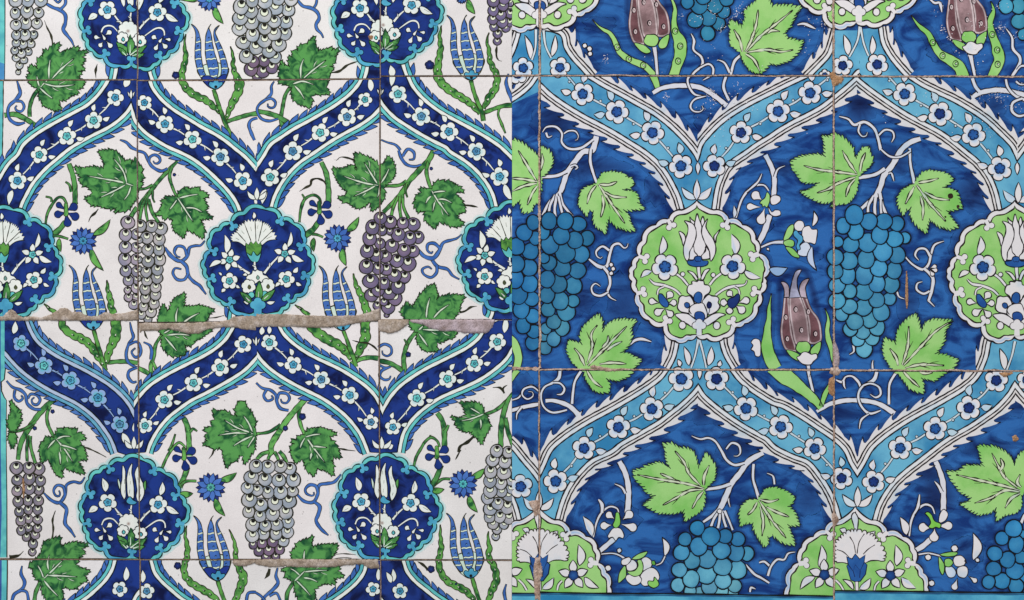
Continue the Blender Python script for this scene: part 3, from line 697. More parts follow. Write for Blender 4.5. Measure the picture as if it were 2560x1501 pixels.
leafL("e 970,8 1060,0 1130,5 1190,60 1225,110 1280,95 1285,140 1340,80 1345,130 1400,180 1385,230 1415,260 1375,310 1400,330 1365,375 1345,400 1340,470 1300,520 1260,580 1215,600 1170,590 1125,612 1150,560 1080,575 1030,560 960,540 890,535 865,490 832,468 890,455 905,420 900,390 850,350 810,340 775,290 800,265 755,210 737,160 800,185 880,165 950,165 1015,185 1030,140 1000,70",
      "e 1310,350", ["e 1310,350 1180,310 1000,278 850,250", "e 1245,325 1220,230 1180,160 1110,75", "e 1230,340 1120,400 975,468", "e 1285,355 1260,430 1215,492"])
leafL("f 970,30 1050,50 1120,80 1170,110 1200,150 1245,150 1300,60 1345,110 1360,180 1370,220 1345,270 1320,300 1265,340 1255,375 1265,420 1255,480 1220,520 1190,560 1140,595 1130,520 1110,510 1060,550 1010,570 950,545 900,510 850,500 810,465 880,450 900,400 850,370 810,310 780,260 755,180 830,190 900,160 960,150 990,200 975,110",
      "f 1215,345", ["f 1200,345 1080,325 960,290 850,250", "f 1190,325 1130,230 1060,115", "f 1170,350 1080,400 955,455", "f 1215,350 1210,410 1190,472", "f 1230,320 1280,240 1310,172"], col=(84, 152, 84))
leafL("e 1750,460 1760,400 1810,385 1820,360 1870,390 1920,365 1960,380 1960,400 2000,410 2045,450 1990,470 2020,520 2030,560 2010,590 2045,640 2085,665 2020,670 1990,670 1960,680 2000,760 2005,810 1995,860 1940,830 1900,800 1860,790 1835,760 1800,860 1760,820 1710,790 1700,730 1700,680 1650,660 1610,670 1590,640 1530,632 1580,590 1590,540 1600,520 1590,490 1640,480 1620,455 1690,460",
      "e 1740,465", ["e 1745,470 1810,570 1900,708", "e 1760,470 1860,445 1950,432", "e 1830,565 1910,570 1990,610", "e 1735,490 1700,540 1660,590"])
leafL("f 1730,380 1760,320 1800,300 1850,310 1900,300 1930,330 1980,350 2040,400 1970,410 1960,430 2010,480 2040,540 2055,600 1990,620 1960,640 2000,690 2040,720 1980,750 1920,745 1850,710 1800,700 1750,765 1710,730 1670,690 1655,640 1670,600 1620,590 1585,600 1555,530 1570,480 1570,450 1630,420 1615,375 1680,385",
      "f 1725,390", ["f 1725,395 1790,500 1900,650", "f 1740,415 1800,405 1870,402", "f 1790,480 1860,485 1930,522", "f 1720,450 1690,480 1665,530", "f 1755,510 1745,560 1735,610"])
LCA = ["a 395,860 430,820 480,780", "a 480,775 480,680 492,580", "a 510,775 600,680 730,570", "a 430,822 560,850 740,832", "a 390,865 450,920 520,972", "a 385,850 370,800 360,740"]
leafL("a 470,500 500,460 540,440 585,435 555,500 590,520 640,510 700,480 770,465 760,510 850,500 800,560 835,590 790,640 830,680 760,700 800,720 750,760 830,800 810,850 750,880 760,920 690,940 650,980 580,980 570,1030 600,1070 540,1085 480,1060 430,1040 400,980 380,950 390,890 360,865 310,840 280,800 270,750 310,730 275,690 300,640 330,660 370,680 365,620 380,570 420,560 440,490",
      "a 380,870", LCA, only=["a0", "b0"])
leafL("b 570,360 580,440 610,510 700,480 750,470 740,500 810,490 770,560 780,610 720,650 760,680 720,720 720,770 700,810 690,860 720,915 640,930 580,920 540,950 550,1000 530,1055 480,1040 420,1020 380,990 350,930 355,860 300,830 220,810 260,780 220,740 240,690 220,670 250,640 245,600 280,650 310,650 330,660 320,560 360,570 360,500 410,500 420,460 450,440 500,440 530,400",
      "b 350,840", ["b 440,770 440,660 470,575", "b 470,768 560,690 690,590", "b 365,825 460,800 570,835", "b 380,845 430,900 480,982"], only=["a1", "b1"])
leafL("i 1550,215 1560,150 1580,90 1605,35 1640,110 1670,90 1690,20 e 1720,1450 1815,1410 i 1800,20 1800,60 1860,60 1960,50 2050,70 2100,95 2040,130 2040,180 2000,215 2080,290 2010,340 1960,370 1900,400 1880,440 1810,430 1820,500 1810,530 1760,540 1710,545 1660,530 1620,480 1590,450 1590,380 1600,340 1560,300 1550,260",
      "i 1600,330", ["i 1730,215 1730,140 1750,60", "i 1800,215 1880,160 1965,118", "i 1610,320 1680,282", "i 1640,340 1760,330 1880,345", "i 1620,360 1680,430 1740,502"], only=["b1", "c1"])
leafL("E 1340,1430 1270,1310 1330,1230 1385,1150 1430,1230 1500,1250 1540,1150 1600,1060 1700,950 1780,860 1900,835 1930,940 1950,1040 1930,1110 2000,1060 2100,1030 2250,1015 2440,1040 2390,1120 2370,1200 2350,1300 2280,1400 2260,1440 j 1970,320 1930,370 1880,370 1850,400 1780,410 1770,450 1780,490 1690,500 1640,480 1600,430 1580,380 1590,310 1530,270 1500,220",
      "j 1600,290", ["E 1740,1440 1760,1250 1810,1060", "E 1880,1440 2000,1310 2170,1190", "j 1600,290 1650,240", "j 1640,285 1780,290 1930,300", "j 1600,325 1640,380 1690,450"], only=["b2", "c2"])
leafL("i 100,985 150,1040 160,1060 190,1070 180,1110 210,1110 190,1160 215,1170 180,1220 150,1270 120,1300 90,1270 80,1220 80,1170 100,1130 110,1070", "i 120,1290", [], only=["c0"])
leafL("i 100,1290 150,1310 160,1350 145,1400 120,1450 95,1400 80,1340", "i 120,1290", [], only=["c0"])
leafL("i 530,1350 560,1290 570,1255 620,1270 640,1250 700,1270 740,1260 750,1300 800,1310 840,1360 780,1370 780,1420 820,1440 m 850,100 790,90 760,120 800,180 830,235 760,220 690,200 640,170 600,200 610,270 560,250 520,190 500,130 470,90 410,120 400,60 390,20 i 400,1400 440,1380 440,1340 500,1350",
      "i 545,1355", ["i 550,1360 640,1470 m 720,130", "i 560,1360 620,1335 700,1335", "i 540,1370 500,1410 460,1462", "i 600,1420 680,1440 760,1470", "m 580,20 590,80 592,150"], only=["c0"])
leafL("i 2090,1075 2140,1090 2200,1080 2240,1100 2270,1130 2330,1140 2310,1060 2350,1000 2400,990 2420,1050 2450,1070 2480,1130 2510,1180 2495,1250 2516,1290 2500,1400 m 2500,0 2470,30 2440,90 2400,140 2390,60 2350,50 2320,110 2270,120 2225,175 2200,80 2185,10 i 2180,1470 2160,1440 2100,1460 2060,1430 1995,1410 2040,1380 2020,1330 2040,1300 2010,1260 2080,1240 2080,1200 2110,1170 2100,1120",
      "i 2500,1315", ["i 2490,1310 2320,1300 2140,1325", "i 2470,1300 2330,1250 2200,1170", "i 2480,1290 2440,1200 2390,1130", "i 2480,1330 2390,1370 2290,1430", "i 2500,1340 2460,1400 2430,1450"], only=["c1"])
leafL("j 480,1320 520,1260 580,1255 640,1250 700,1270 740,1290 790,1310 720,1330 730,1370 770,1400 800,1440 n 825,80 760,60 740,100 760,170 750,250 700,210 650,190 600,180 590,200 565,260 530,220 490,190 480,120 450,90 390,125 360,80 340,30 j 350,1470 330,1440 380,1410 350,1380 400,1370 400,1340",
      "j 480,1325", ["j 485,1330 560,1440 n 680,130", "j 490,1340 560,1320 640,1312", "j 480,1350 450,1400 430,1455", "j 560,1430 700,1445", "n 545,30 530,110"], only=["c1"])
leafL("j 2010,995 2060,1010 2110,1000 2180,1010 2230,1050 2240,1110 2270,1150 2290,1200 2300,1240 2270,1300 2240,1340 2215,1410 2180,1350 2130,1320 2130,1280 2060,1290 2000,1260 1960,1210 1960,1180 1920,1135 1970,1160 2030,1150 2070,1120 2050,1060",
      "j 2240,1110", ["j 2235,1115 2120,1160 2000,1185", "j 2200,1110 2150,1080 2100,1052", "j 2205,1170 2212,1220 2205,1270"], only=["c2"])
leafL("m 385,1050 410,1000 420,940 440,900 480,900 520,880 590,860 580,910 600,960 650,930 720,910 860,935 800,970 830,1010 770,1060 770,1090 740,1130 800,1170 880,1190 830,1240 850,1290 780,1310 760,1350 690,1370 640,1340 600,1370 620,1420 600,1500 560,1540 480,1520 430,1420 410,1380 410,1300 350,1260 320,1210 330,1170 280,1150 310,1110",
      "m 420,1280", ["m 475,1180 465,1110 485,1030", "m 430,1265 520,1180 620,1080", "m 470,1235 600,1240 760,1250", "m 430,1285 500,1370 570,1440", "m 425,1255 400,1190 365,1130"], only=["c0", "d0"])
leafL("n 360,1070 350,1000 400,960 400,920 470,890 530,870 560,850 540,920 560,970 620,940 680,930 800,935 780,1000 740,1050 710,1090 820,1160 800,1190 860,1245 760,1260 780,1310 700,1310 640,1320 570,1370 580,1430 560,1490 500,1510 420,1478 390,1400 380,1330 370,1290 310,1260 280,1240 300,1200 250,1180 300,1155",
      "n 380,1300", ["n 470,1080 472,1030 478,980", "n 380,1290 430,1240 490,1180", "n 480,1200 600,1188 715,1185", "n 470,1258 540,1270 610,1302", "n 400,1290 470,1360 540,1440", "n 430,1235 380,1190 330,1165"], only=["c1", "d1"])

# ---- stems, tendrils, sprigs
def linesL(specs, name, col, mat, level, line=INK, only=None, lw=1.9):
    for i, (s, w) in enumerate(specs):
        w = [q * (.82 if name == 'tendril' else .92) for q in w] if isinstance(w, list) else w
        M = Motif(name, "L", level + (i % 10) * 3, only=only); M.outlined(smooth(P(s), step=3), w, col, line, lw, mat)
linesL([("e 1745,105 1660,190 1560,300 1480,400 1400,500 1345,590", [5, 8, 8, 8, 9, 8]), ("e 1500,340 1430,375 1345,385", [5, 4, 4]), ("e 1690,160 1665,260 1700,380 1740,465", [6, 6, 5, 5]),
        ("e 1470,420 1400,540 1370,680", [6, 6, 6]), ("e 1450,470 1430,570 1450,700", [5, 4, 4]), ("e 1460,480 1490,600 1560,715", [6, 7, 6]), ("e 1500,400 1500,470 1520,515", [4, 3, 1])], "vine_stem", GREEN, "leaf_glaze_left", 15, only=["b1"])
linesL([("e 1345,560 1310,610 1280,660", [8, 9, 9]), ("e 675,130 715,250 735,380 735,530", [10, 11, 11, 12]), ("e 700,410 680,340 640,310", [6, 4, 1]), ("e 640,700 590,770 505,845", [10, 12, 13]),
        ("e 445,730 465,620 520,520 570,465 620,470 655,530", [3, 4, 5, 5, 4, 4]), ("e 505,510 500,470 445,455", [4, 3, 1]), ("e 510,840 580,845 670,872", [5, 4, 3]), ("a 40,1135 140,1125 240,1165 350,1235", [10, 11, 11, 10]), ("a 380,870 320,960 290,1060 290,1150", [7, 7, 8, 8])], "vine_stem", GREEN, "leaf_glaze_left", 15, only=["b0"])
linesL([("f 640,115 690,230 710,380 712,520", [9, 11, 12, 12]), ("f 425,710 440,580 480,480 560,440 620,470 635,530", [3, 4, 6, 5, 4, 4]), ("f 475,490 470,460 450,430", [3, 2, 1]), ("f 615,700 560,780 475,845", [10, 13, 14]), ("f 550,825 600,830 660,855", [5, 4, 3]),
        ("b 350,840 290,930 260,1060 245,1170 260,1245", [6, 7, 7, 8, 8]), ("b 0,1095 100,1110 220,1150 340,1225", [9, 10, 11, 10])], "vine_stem", GREEN, "leaf_glaze_left", 15, only=["b1"])
linesL([("f 1740,5 1700,90 1600,200 1500,310 1440,410 1350,510 1250,610", [10, 12, 12, 11, 12, 8, 8]), ("f 1700,100 1675,220 1720,385", [8, 7, 7]), ("f 1480,300 1400,345 1230,350", [7, 6, 5]), ("f 1400,450 1350,560 1330,640", [5, 5, 6]), ("f 1415,450 1410,560 1425,665", [5, 5, 6]), ("f 1440,440 1450,560 1500,670", [6, 5, 6]), ("f 1480,330 1470,400 1488,465", [4, 3, 1]),
        ("b 2240,1110 2340,1070 2440,1040 2530,1035", [8, 8, 9, 10]), ("b 2390,1070 2380,1130 2410,1210 2452,1312", [4, 3, 5, 1])], "vine_stem", (86, 158, 80), "leaf_glaze_left", 15, only=["b2"])
linesL([("a 2205,1205 2320,1165 2440,1130 2530,1115", [8, 8, 9, 10])], "vine_stem", GREEN, "leaf_glaze_left", 15, only=["b1"])
linesL([("i 540,965 450,1040 370,1130 300,1230 230,1340 190,1450 m 175,100", [10, 12, 12, 12, 12, 10, 8]), ("i 490,1040 460,1120 470,1220 530,1345", [7, 6, 6, 6]), ("i 350,1190 240,1260 130,1295", [6, 5, 5]), ("i 275,1320 262,1440 m 265,115", [5, 5, 5]), ("i 295,1330 300,1440 m 345,130", [6, 6, 6]), ("i 1055,610 1150,600 1250,600 1350,612", [8, 9, 9, 9])], "vine_stem", GREEN, "leaf_glaze_left", 15, only=["c0"])
linesL([("i 1350,660 1430,700 1500,750", [9, 9, 8]), ("i 1590,340 1530,430 1510,550 1480,650 1495,730", [6, 6, 7, 9, 8]), ("i 1500,600 1530,670 1545,740", [5, 6, 6]), ("i 1805,1155 1845,1260 1860,1478 m 1860,60", [11, 12, 12, 13]), ("i 1870,1290 1895,1260 1938,1285", [6, 4, 1]), ("i 1650,1478 1690,1410 1722,1310", [2, 4, 1]), ("m 1590,185 1640,70 1700,-20 i 1760,1395 1820,1440", [4, 5, 5, 4, 3]),
        ("m 1845,170 1800,290 1765,370", [10, 12, 12]), ("m 1770,350 1830,310 1930,308", [5, 5, 4]), ("j 500,955 400,1060 300,1180 220,1300 150,1420 n 155,30", [10, 13, 13, 13, 14, 12]), ("j 450,1000 420,1100 440,1230 490,1335", [8, 8, 7, 6]), ("j 240,1220 130,1290 0,1310 i 2490,1315", [7, 6, 5, 5]),
        ("F 1330,-10 1150,40 1045,140", [8, 8, 7]), ("F 1350,0 1290,60 1255,140", [7, 6, 6]), ("F 1370,0 1410,60 1450,150", [6, 6, 6]), ("F 1460,-10 1540,80 1600,200", [8, 8, 7]), ("j 930,625 1010,580 1110,560 1200,568", [9, 9, 10, 10])], "vine_stem", (98, 172, 92), "leaf_glaze_left", 15, only=["c1"])
linesL([("j 1195,590 1300,610 1380,650 1465,705", [9, 10, 10, 10]), ("j 1595,285 1520,370 1470,470 1450,580 1462,690", [8, 8, 9, 10, 9]), ("j 1490,440 1475,410 1455,378", [4, 3, 1]), ("j 2530,900 2450,1000 2350,1080 2235,1122", [5, 7, 7, 5]), ("j 2490,950 2440,1080 2410,1250 2405,1440", [7, 12, 12, 11]), ("j 2450,1150 2480,1300 2530,1430", [9, 9, 9]), ("j 1780,1105 1830,1180 1850,1290 1852,1470", [10, 11, 12, 12]), ("j 1855,1290 1880,1250 1892,1222", [8, 6, 4]), ("n 1550,165 1575,70 1625,-20 j 1660,1390 1720,1345 1780,1380 1805,1440", [4, 5, 5, 5, 5, 4, 3]), ("n 1820,150 1780,260 1720,370", [10, 12, 12]), ("n 1750,350 1830,290 1910,288", [5, 5, 4]), ("j 1715,1350 1712,1320", [4, 1])], "vine_stem", GREEN, "leaf_glaze_left", 15, only=["c2"])
linesL([("m 400,1290 350,1400 335,1500", [7, 8, 8])], "vine_stem", GREEN, "leaf_glaze_left", 15, only=["d0"])
linesL([("n 370,1300 310,1400 300,1500", [7, 8, 8])], "vine_stem", GREEN, "leaf_glaze_left", 15, only=["d1"])
TD = [("e 1345,5 1420,30 1460,110 1500,165 1580,205 1645,180", [5, 6, 7, 7, 7, 5]), ("e 1462,120 1470,70 1515,45 1560,65 1572,105 1545,130 1515,125 1505,102", [5, 5, 6, 6, 6, 5, 3, 1]),
      ("e 1620,955 1680,1040 1770,1090 1840,1040 1860,960 1920,938 1970,935 2012,888", [3, 9, 9, 8, 7, 6, 5, 1]), ("e 1835,1030 1805,955 1740,945 1712,1000 1740,1045 1772,1050", [7, 6, 6, 7, 4, 1]),
      ("e 1770,1085 1830,1140 1850,1230 1900,1290 1960,1330 1990,1370 2025,1418", [8, 8, 8, 7, 7, 6, 1]), ("e 1845,1215 1810,1270 1740,1270 1698,1210 1720,1160 1782,1170", [5, 6, 6, 6, 4, 1]),
      ("f 1400,0 1430,80 1480,140 1560,160 1625,140", [5, 7, 7, 6, 3]), ("f 1440,60 1490,-10 1550,20 1550,85 1500,92", [6, 6, 7, 5, 1]),
      ("f 1590,970 1650,1040 1740,1060 1800,990 1840,910 1930,880 1975,865 2022,825", [4, 9, 10, 9, 7, 6, 4, 1]), ("f 1805,960 1750,915 1690,925 1685,985 1725,1012 1735,990", [7, 7, 7, 6, 4, 1]),
      ("f 1720,1060 1780,1140 1880,1170 1930,1230 2000,1270", [9, 8, 7, 6, 1]), ("f 1775,1130 1775,1200 1720,1250 1650,1220 1635,1170 1690,1145 1728,1170", [8, 6, 6, 5, 5, 4, 1]),
      ("a 165,795 185,860 195,920 150,985 90,1040 75,1110 100,1180 170,1220 245,1205", [2, 6, 10, 8, 6, 6, 7, 8, 3]), ("a 150,995 210,1000 235,1050 210,1095 165,1090 148,1060 165,1038", [4, 5, 5, 5, 5, 4, 1]),
      ("a 450,35 520,75 590,100 640,150 640,230 620,290 660,350 700,400 727,460", [5, 7, 9, 8, 8, 9, 7, 5, 1]), ("a 590,95 640,40 640,-20", [6, 6, 6]), ("a 530,-10 570,25 600,-10", [4, 4, 4]),
      ("b 178,800 150,850 150,920 100,975 30,1030 10,1090 50,1165 130,1190 215,1168", [1, 6, 7, 6, 5, 5, 6, 6, 3]), ("b 100,980 150,970 190,1005 180,1050 145,1062 115,1045 118,1018", [4, 5, 6, 5, 4, 3, 1]),
      ("b 410,5 460,60 540,80 600,120 620,180 590,240 600,290 640,330 662,375", [5, 7, 8, 8, 7, 8, 7, 5, 1]), ("b 565,80 590,40 598,-10", [5, 5, 5]), ("b 2482,725 2458,800 2475,880 2530,1010", [1, 8, 9, 9]),
      ("a 2530,1160 2470,1180 2445,1230 2465,1300 2500,1380", [5, 6, 7, 8, 5]), ("a 1175,1375 1240,1400 1290,1450 1345,1475", [1, 6, 7, 6]), ("b 1228,1375 1290,1400 1370,1425 1420,1478", [1, 3, 5, 5]),
      ("i 1275,210 1290,290 1308,360 1262,430 1238,530 1262,610 1345,660", [1, 6, 6, 6, 7, 6, 4]), ("i 1270,430 1345,405 1382,470 1370,540 1325,555 1292,505 1330,465", [5, 5, 6, 6, 6, 4, 1]), ("i 1345,660 1270,690 1258,750 1300,802 1342,795", [4, 6, 7, 7, 2]),
      ("i 1408,408 1470,440 1490,500 1480,580", [1, 6, 8, 6]), ("i 62,788 120,850 200,880 250,930 265,1010 330,1065 400,1070", [2, 5, 7, 7, 7, 7, 5]), ("i 145,880 138,950 180,990 222,962 205,930", [5, 6, 6, 5, 1]), ("i 272,965 300,920 360,930 392,975 365,1022 322,1015 310,975 338,950", [4, 5, 6, 6, 6, 5, 3, 1]),
      ("j 1205,630 1270,660 1325,648 1240,685 1215,740 1260,778 1310,770 1322,738", [2, 5, 2, 5, 7, 6, 5, 1]), ("j 1200,460 1260,428 1322,455 1330,515 1290,545 1245,525 1240,490", [5, 6, 6, 5, 4, 3, 1]),
      ("j 0,808 60,860 140,880 195,930 205,1000 240,1060 320,1080", [3, 5, 6, 7, 7, 7, 5]), ("j 100,880 75,935 110,985 165,965 150,930", [5, 6, 6, 5, 1]), ("j 212,965 230,910 300,915 328,960 300,1005 255,1000 242,965", [4, 6, 6, 6, 5, 3, 1]),
      ("m 428,425 500,495 580,520 635,450 650,350 720,315 790,325 832,268", [2, 6, 8, 7, 7, 6, 5, 1]), ("m 635,430 620,365 560,350 525,400 545,450 580,455 588,425 575,400", [6, 6, 6, 6, 5, 4, 3, 1]), ("m 580,515 650,580 640,670 640,730 690,790 738,862", [7, 9, 8, 8, 7, 1]),
      ("n 400,435 470,505 560,515 605,440 620,350 700,332 770,315 835,240", [3, 7, 7, 7, 7, 7, 7, 1]), ("n 608,420 590,360 530,345 485,385 495,430 545,452 570,440 565,415", [6, 7, 8, 7, 5, 4, 3, 1]), ("n 570,510 625,560 610,640 590,700 640,780 712,842", [7, 9, 8, 8, 7, 1]),
      ("m 215,1140 205,1220 240,1300 215,1370 140,1420 115,1490", [1, 7, 8, 8, 7, 7]), ("m 200,1385 260,1400 280,1500", [5, 6, 6]), ("n 212,1160 195,1240 215,1310 160,1380 90,1440 60,1490", [1, 7, 8, 8, 7, 7]), ("n 130,1440 200,1410 240,1490", [5, 5, 5]), ("n -10,1400 50,1440 90,1490", [4, 5, 5]), ("n 2460,1320 2440,1400 2455,1490", [1, 7, 6]), ("m 2516,1400 2440,1410 2420,1490", [6, 6, 6])]
linesL(TD, "tendril", BLUE, "wash_glaze", 44, lw=1.7)
DK = [("e 965,575 935,615 890,655 868,705", [2, 6, 4, 1]), ("a 435,200 460,270 500,350 518,445", [1, 4, 5, 5]), ("a 955,630 938,700 942,770", [1, 6, 1]), ("b 1003,603 900,640 820,700 738,715", [1, 6, 6, 4]), ("K 352,640 338,700 345,780 372,838", [2, 6, 3, 1]),
      ("b 2368,450 2362,540 2380,590 2418,603", [2, 6, 3, 1]), ("m 543,598 515,690 522,780 508,905", [1, 6, 4, 5]), ("m 230,995 180,1040 90,1055", [1, 6, 10]), ("n 772,1030 860,1022 980,1032", [1, 3, 1]), ("n 770,1070 860,1060 940,1066", [1, 2.5, 1]), ("n 132,1170 118,1225 82,1270", [7, 8, 1]), ("n 1585,1098 1640,1130 1690,1180", [1, 7, 10]), ("i 2040,172 2120,166 2202,145", [3, 3, 1]),
      ("j 2000,120 2060,100 2110,65 2172,55", [4, 5, 5, 1]), ("i 805,1435 870,1455 m 940,20 990,45 1045,75", [3, 4, 4, 3, 1]), ("f 425,405 480,370 535,340 545,295 600,278 660,300 688,340", [1, 4, 6, 6, 6, 5, 3]), ("f 788,102 830,68 900,75 972,100", [1, 3, 6, 4]), ("f 2048,540 2110,545 2184,560", [2, 7, 1]), ("i 1418,300 1430,345 1452,380", [4, 5, 1]),
      ("j 944,390 1020,410 1100,420 1160,455 1195,492", [1, 4, 4, 5, 4]), ("j 2150,1325 2080,1390 2010,1430 1985,1490", [3, 8, 8, 5]), ("j 2325,855 2400,858 2440,912", [1, 6, 4]), ("j 2440,912 2430,860 2470,830", [5, 4, 1]), ("j 795,1450 860,1462 n 900,3 978,12", [3, 4, 3, 1]), ("n 2010,0 1985,50 1960,98", [5, 5, 1]), ("m 2100,0 2085,45 2050,90", [6, 4, 1])]
for s, w in DK:
    M = Motif("dark_sprig", "L", 48); M.stroke(smooth(P(s), step=3), w, (50, 50, 34))
for s in P("a 1725,740,36 b 1705,640,46 n 1720,1175,36 m 1745,1140,36 j 1495,530,27 j 455,1140,34 j 288,1255,26 i 340,1255,20 i 515,1090,20 f 1722,180,16 e 1712,240,16 j 730,260,6 n 1965,1320,10"):
    M = Motif("berry", "L", 60); M.radial(s[0], s[1], scallop(s[0], s[1], s[2], 5, random.random(), .2), [(0, (40, 70, 150)), (.4, (30, 44, 110)), (1, (24, 34, 70))], "wash_glaze", (20, 26, 44), 1.4)

# ---- daisies, hanging flowers, single leaves
def daisy(x, y, R, only=None, leaves=(), ctr=TURQB):
    M = Motif("blue_daisy", "L", 150, only=only)
    for (a, b) in leaves:
        A = P(a)[0]; A = (A[0] + (x - A[0]) * .22, A[1] + (y - A[1]) * .22); lf = almond(A, P(b)[0], 8.5, .1, 10); M.fill(lf, (96, 170, 86), "leaf_glaze_left", INK)
    n = 9; rot = random.random()
    for i in range(n):
        a = rot + 6.2832 * (i + .5) / n; M.fill(almond((x, y), (x + R * 1.0 * math.cos(a), y + R * 1.0 * math.sin(a)), R * .22), (30, 48, 120), "wash_glaze", (22, 30, 60), 1.8)
    for i in range(n):
        a = rot + 6.2832 * i / n; M.fill(almond((x + R * .15 * math.cos(a), y + R * .15 * math.sin(a)), (x + R * .96 * math.cos(a + .03), y + R * .96 * math.sin(a + .03)), R * .21, 0), (78, 122, 200), "wash_glaze", (24, 34, 70), 1.8)
    M.radial(x, y, scallop(x, y, R * .30, 8, 0, .3, 6), [(0, (40, 90, 120)), (.4, ctr), (1, ctr)], "wash_glaze", (20, 50, 60), 1.6)
    M.stroke(circle(x, y, R * .08, 8), 1.5, (20, 50, 60), closed=True)
z = P("e 815,890,138 f 800,865,140 m 2070,370,148 n 2035,335,145 a 2055,-10,125 b 2020,-20,60")
daisy(*z[0], leaves=(("e 935,820", "e 1082,680"), ("e 905,970", "e 1018,1185")))
daisy(*z[1], leaves=(("f 910,780", "f 1010,655"), ("f 865,990", "f 885,1135")))
daisy(*z[2], leaves=(("m 2180,285", "m 2325,225"), ("m 2125,500", "m 2212,652")), ctr=(90, 180, 170))
daisy(*z[3], leaves=(("n 2140,260", "n 2245,185"), ("n 2105,480", "n 2178,615")), ctr=(100, 205, 205))
daisy(*z[4], leaves=(("a 2115,70", "a 2195,235"), ("a 1900,15", "a 1740,-10")))
daisy(*z[5], leaves=(("b 2100,0", "b 2152,138"),))
def hanging(x, y, s, only):
    M = Motif("hanging_flower", "L", 150, only=only); q = s / Z4
    for dx, dy, tx, ty, w in ((-10, -35, -90, -75, 7), (25, -20, 105, -60, 10), (-20, 35, -110, 35, 9), (30, 35, 120, 65, 10), (-5, 50, 20, 145, 9.5)):
        M.fill(drop((x + dx * q * .4, y + dy * q * .4), (x + tx * q * 1.04, y + ty * q * 1.04), w * s * 1.02), (26, 54, 130), "wash_glaze", (20, 30, 60), 2)
    M.fill(smooth([(x + a * q, y + b * q) for a, b in ((-18, -75), (12, -75), (18, -20), (22, 30), (5, 50), (-22, 40), (-18, 0))], True, 3), (96, 170, 84), "leaf_glaze_left", INK, 1.8)
for (p, o) in (("e 648,600", "b0"), ("f 622,580", "b1"), ("m 1808,55", "c1"), ("n 1778,42", "c2")): hanging(*P(p)[0], 1.0, [o])
for a, b, w, o in (("e 580,865", "e 598,1000", 6, "b0"), ("f 568,860", "f 568,995", 6.5, "b1"), ("m 1765,430", "m 1895,430", 8, "c1"), ("n 1720,400", "n 1850,388", 8, "c2"), ("n 2140,270", "n 2260,180", 6, "c2")):
    M = Motif("small_leaf", "L", 64, only=[o]); M.fill(almond(P(a)[0], P(b)[0], w, .08), (92, 164, 80), "leaf_glaze_left", INK)

# ---- striped tulips and long serrated leaves
def scan(poly, y):
    xs = []
    for i in range(len(poly)):
        a, b = poly[i], poly[(i + 1) % len(poly)]
        if (a[1] > y) != (b[1] > y): xs.append(a[0] + (b[0] - a[0]) * (y - a[1]) / (b[1] - a[1]))
    return (min(xs), max(xs)) if len(xs) > 1 else None
def tulipL(dx, dy, reg, only, base=True, dark=True, cal=True):
    S = lambda s: smooth(P(reg + " " + s, dx, dy), True, 3)
    M = Motif("tulip", "L", 66, only=only)
    if base: M.fill(S("1935,1060 1965,1150 2030,1230 2110,1264 2180,1215 2225,1130 2232,1050 2100,1000"), PALE, "white_paint_left", INK, 2.4)
    for s in ("1870,625 1915,655 1946,710 1964,800 1966,900 1976,990 2000,1090 2036,1180 2010,1200 1960,1140 1925,1050 1908,960 1908,850 1915,760 1905,680", "2067,622 2038,665 2014,740 2008,850 2013,950 2038,1060 2068,1160 2112,1170 2138,1090 2132,1010 2104,920 2078,810 2066,720 2045,660", "2148,635 2105,668 2090,720 2104,800 2136,900 2160,1000 2167,1080 2156,1180 2190,1185 2222,1130 2232,1060 2210,960 2170,850 2122,750 2108,695"):
        B = M.sub("petal"); poly = S(s)
        B.fill(poly, (74, 118, 194), "wash_glaze", INK, 2.3)
        ys = [798, 878, 965, 1058, 1135]
        for i, yy in enumerate(ys):
            Y = P("%s 0,%f" % (reg, yy + dy))[0][1]; e = scan(poly, Y)
            if not e: continue
            a, b = e[0] + 1, e[1] - 1; m = max(3, int((b - a) / 4))
            q = [(a + (b - a) * k / m, Y + math.sin(k * 1.9 + i) * .9 + (k / m - .5) * -2) for k in range(m + 1)]
            B.outlined(q, 3.0, (224, 236, 216), (34, 52, 60), 1.1, "white_paint_left")
            cx = (a + b) / 2
            if b - a > 9: B.fill(almond((cx - 1, Y - 7), (cx + 1.5, Y - 13), 2.6), (28, 44, 110), "line_paint"); B.fill(almond((cx, Y - 7), (cx + 1, Y - 10), 1.2), (110, 170, 200), "line_paint")
    if cal:
        B = M.sub("calyx")
        if dark: B.fill(S("1975,1150 2040,1130 2110,1160 2180,1120 2222,1130 2180,1212 2110,1262 2030,1228"), (34, 60, 150), "wash_glaze", INKB)
        B.fill(S("2040,1212 2058,1185 2085,1195 2100,1165 2135,1168 2142,1195 2175,1190 2180,1215 2150,1245 2110,1262 2065,1245"), TURQB, "wash_glaze", INKB)
        B.fill(circle(*P("%s 2112,1240" % reg, dx, dy)[0], 4), (20, 30, 40), "line_paint")
tulipL(8, -385, "a", ["a1", "b1"]); tulipL(5, -475, "b", ["a2", "b2"], dark=False)
tulipL(-1195, 505, "e", ["b0", "c0"]); tulipL(-1255, 510, "f", ["b1", "c1"], dark=False)
tulipL(30, 25, "m", ["c1", "d1"]); tulipL(0, 0, "n", ["c2", "d2"], dark=False)
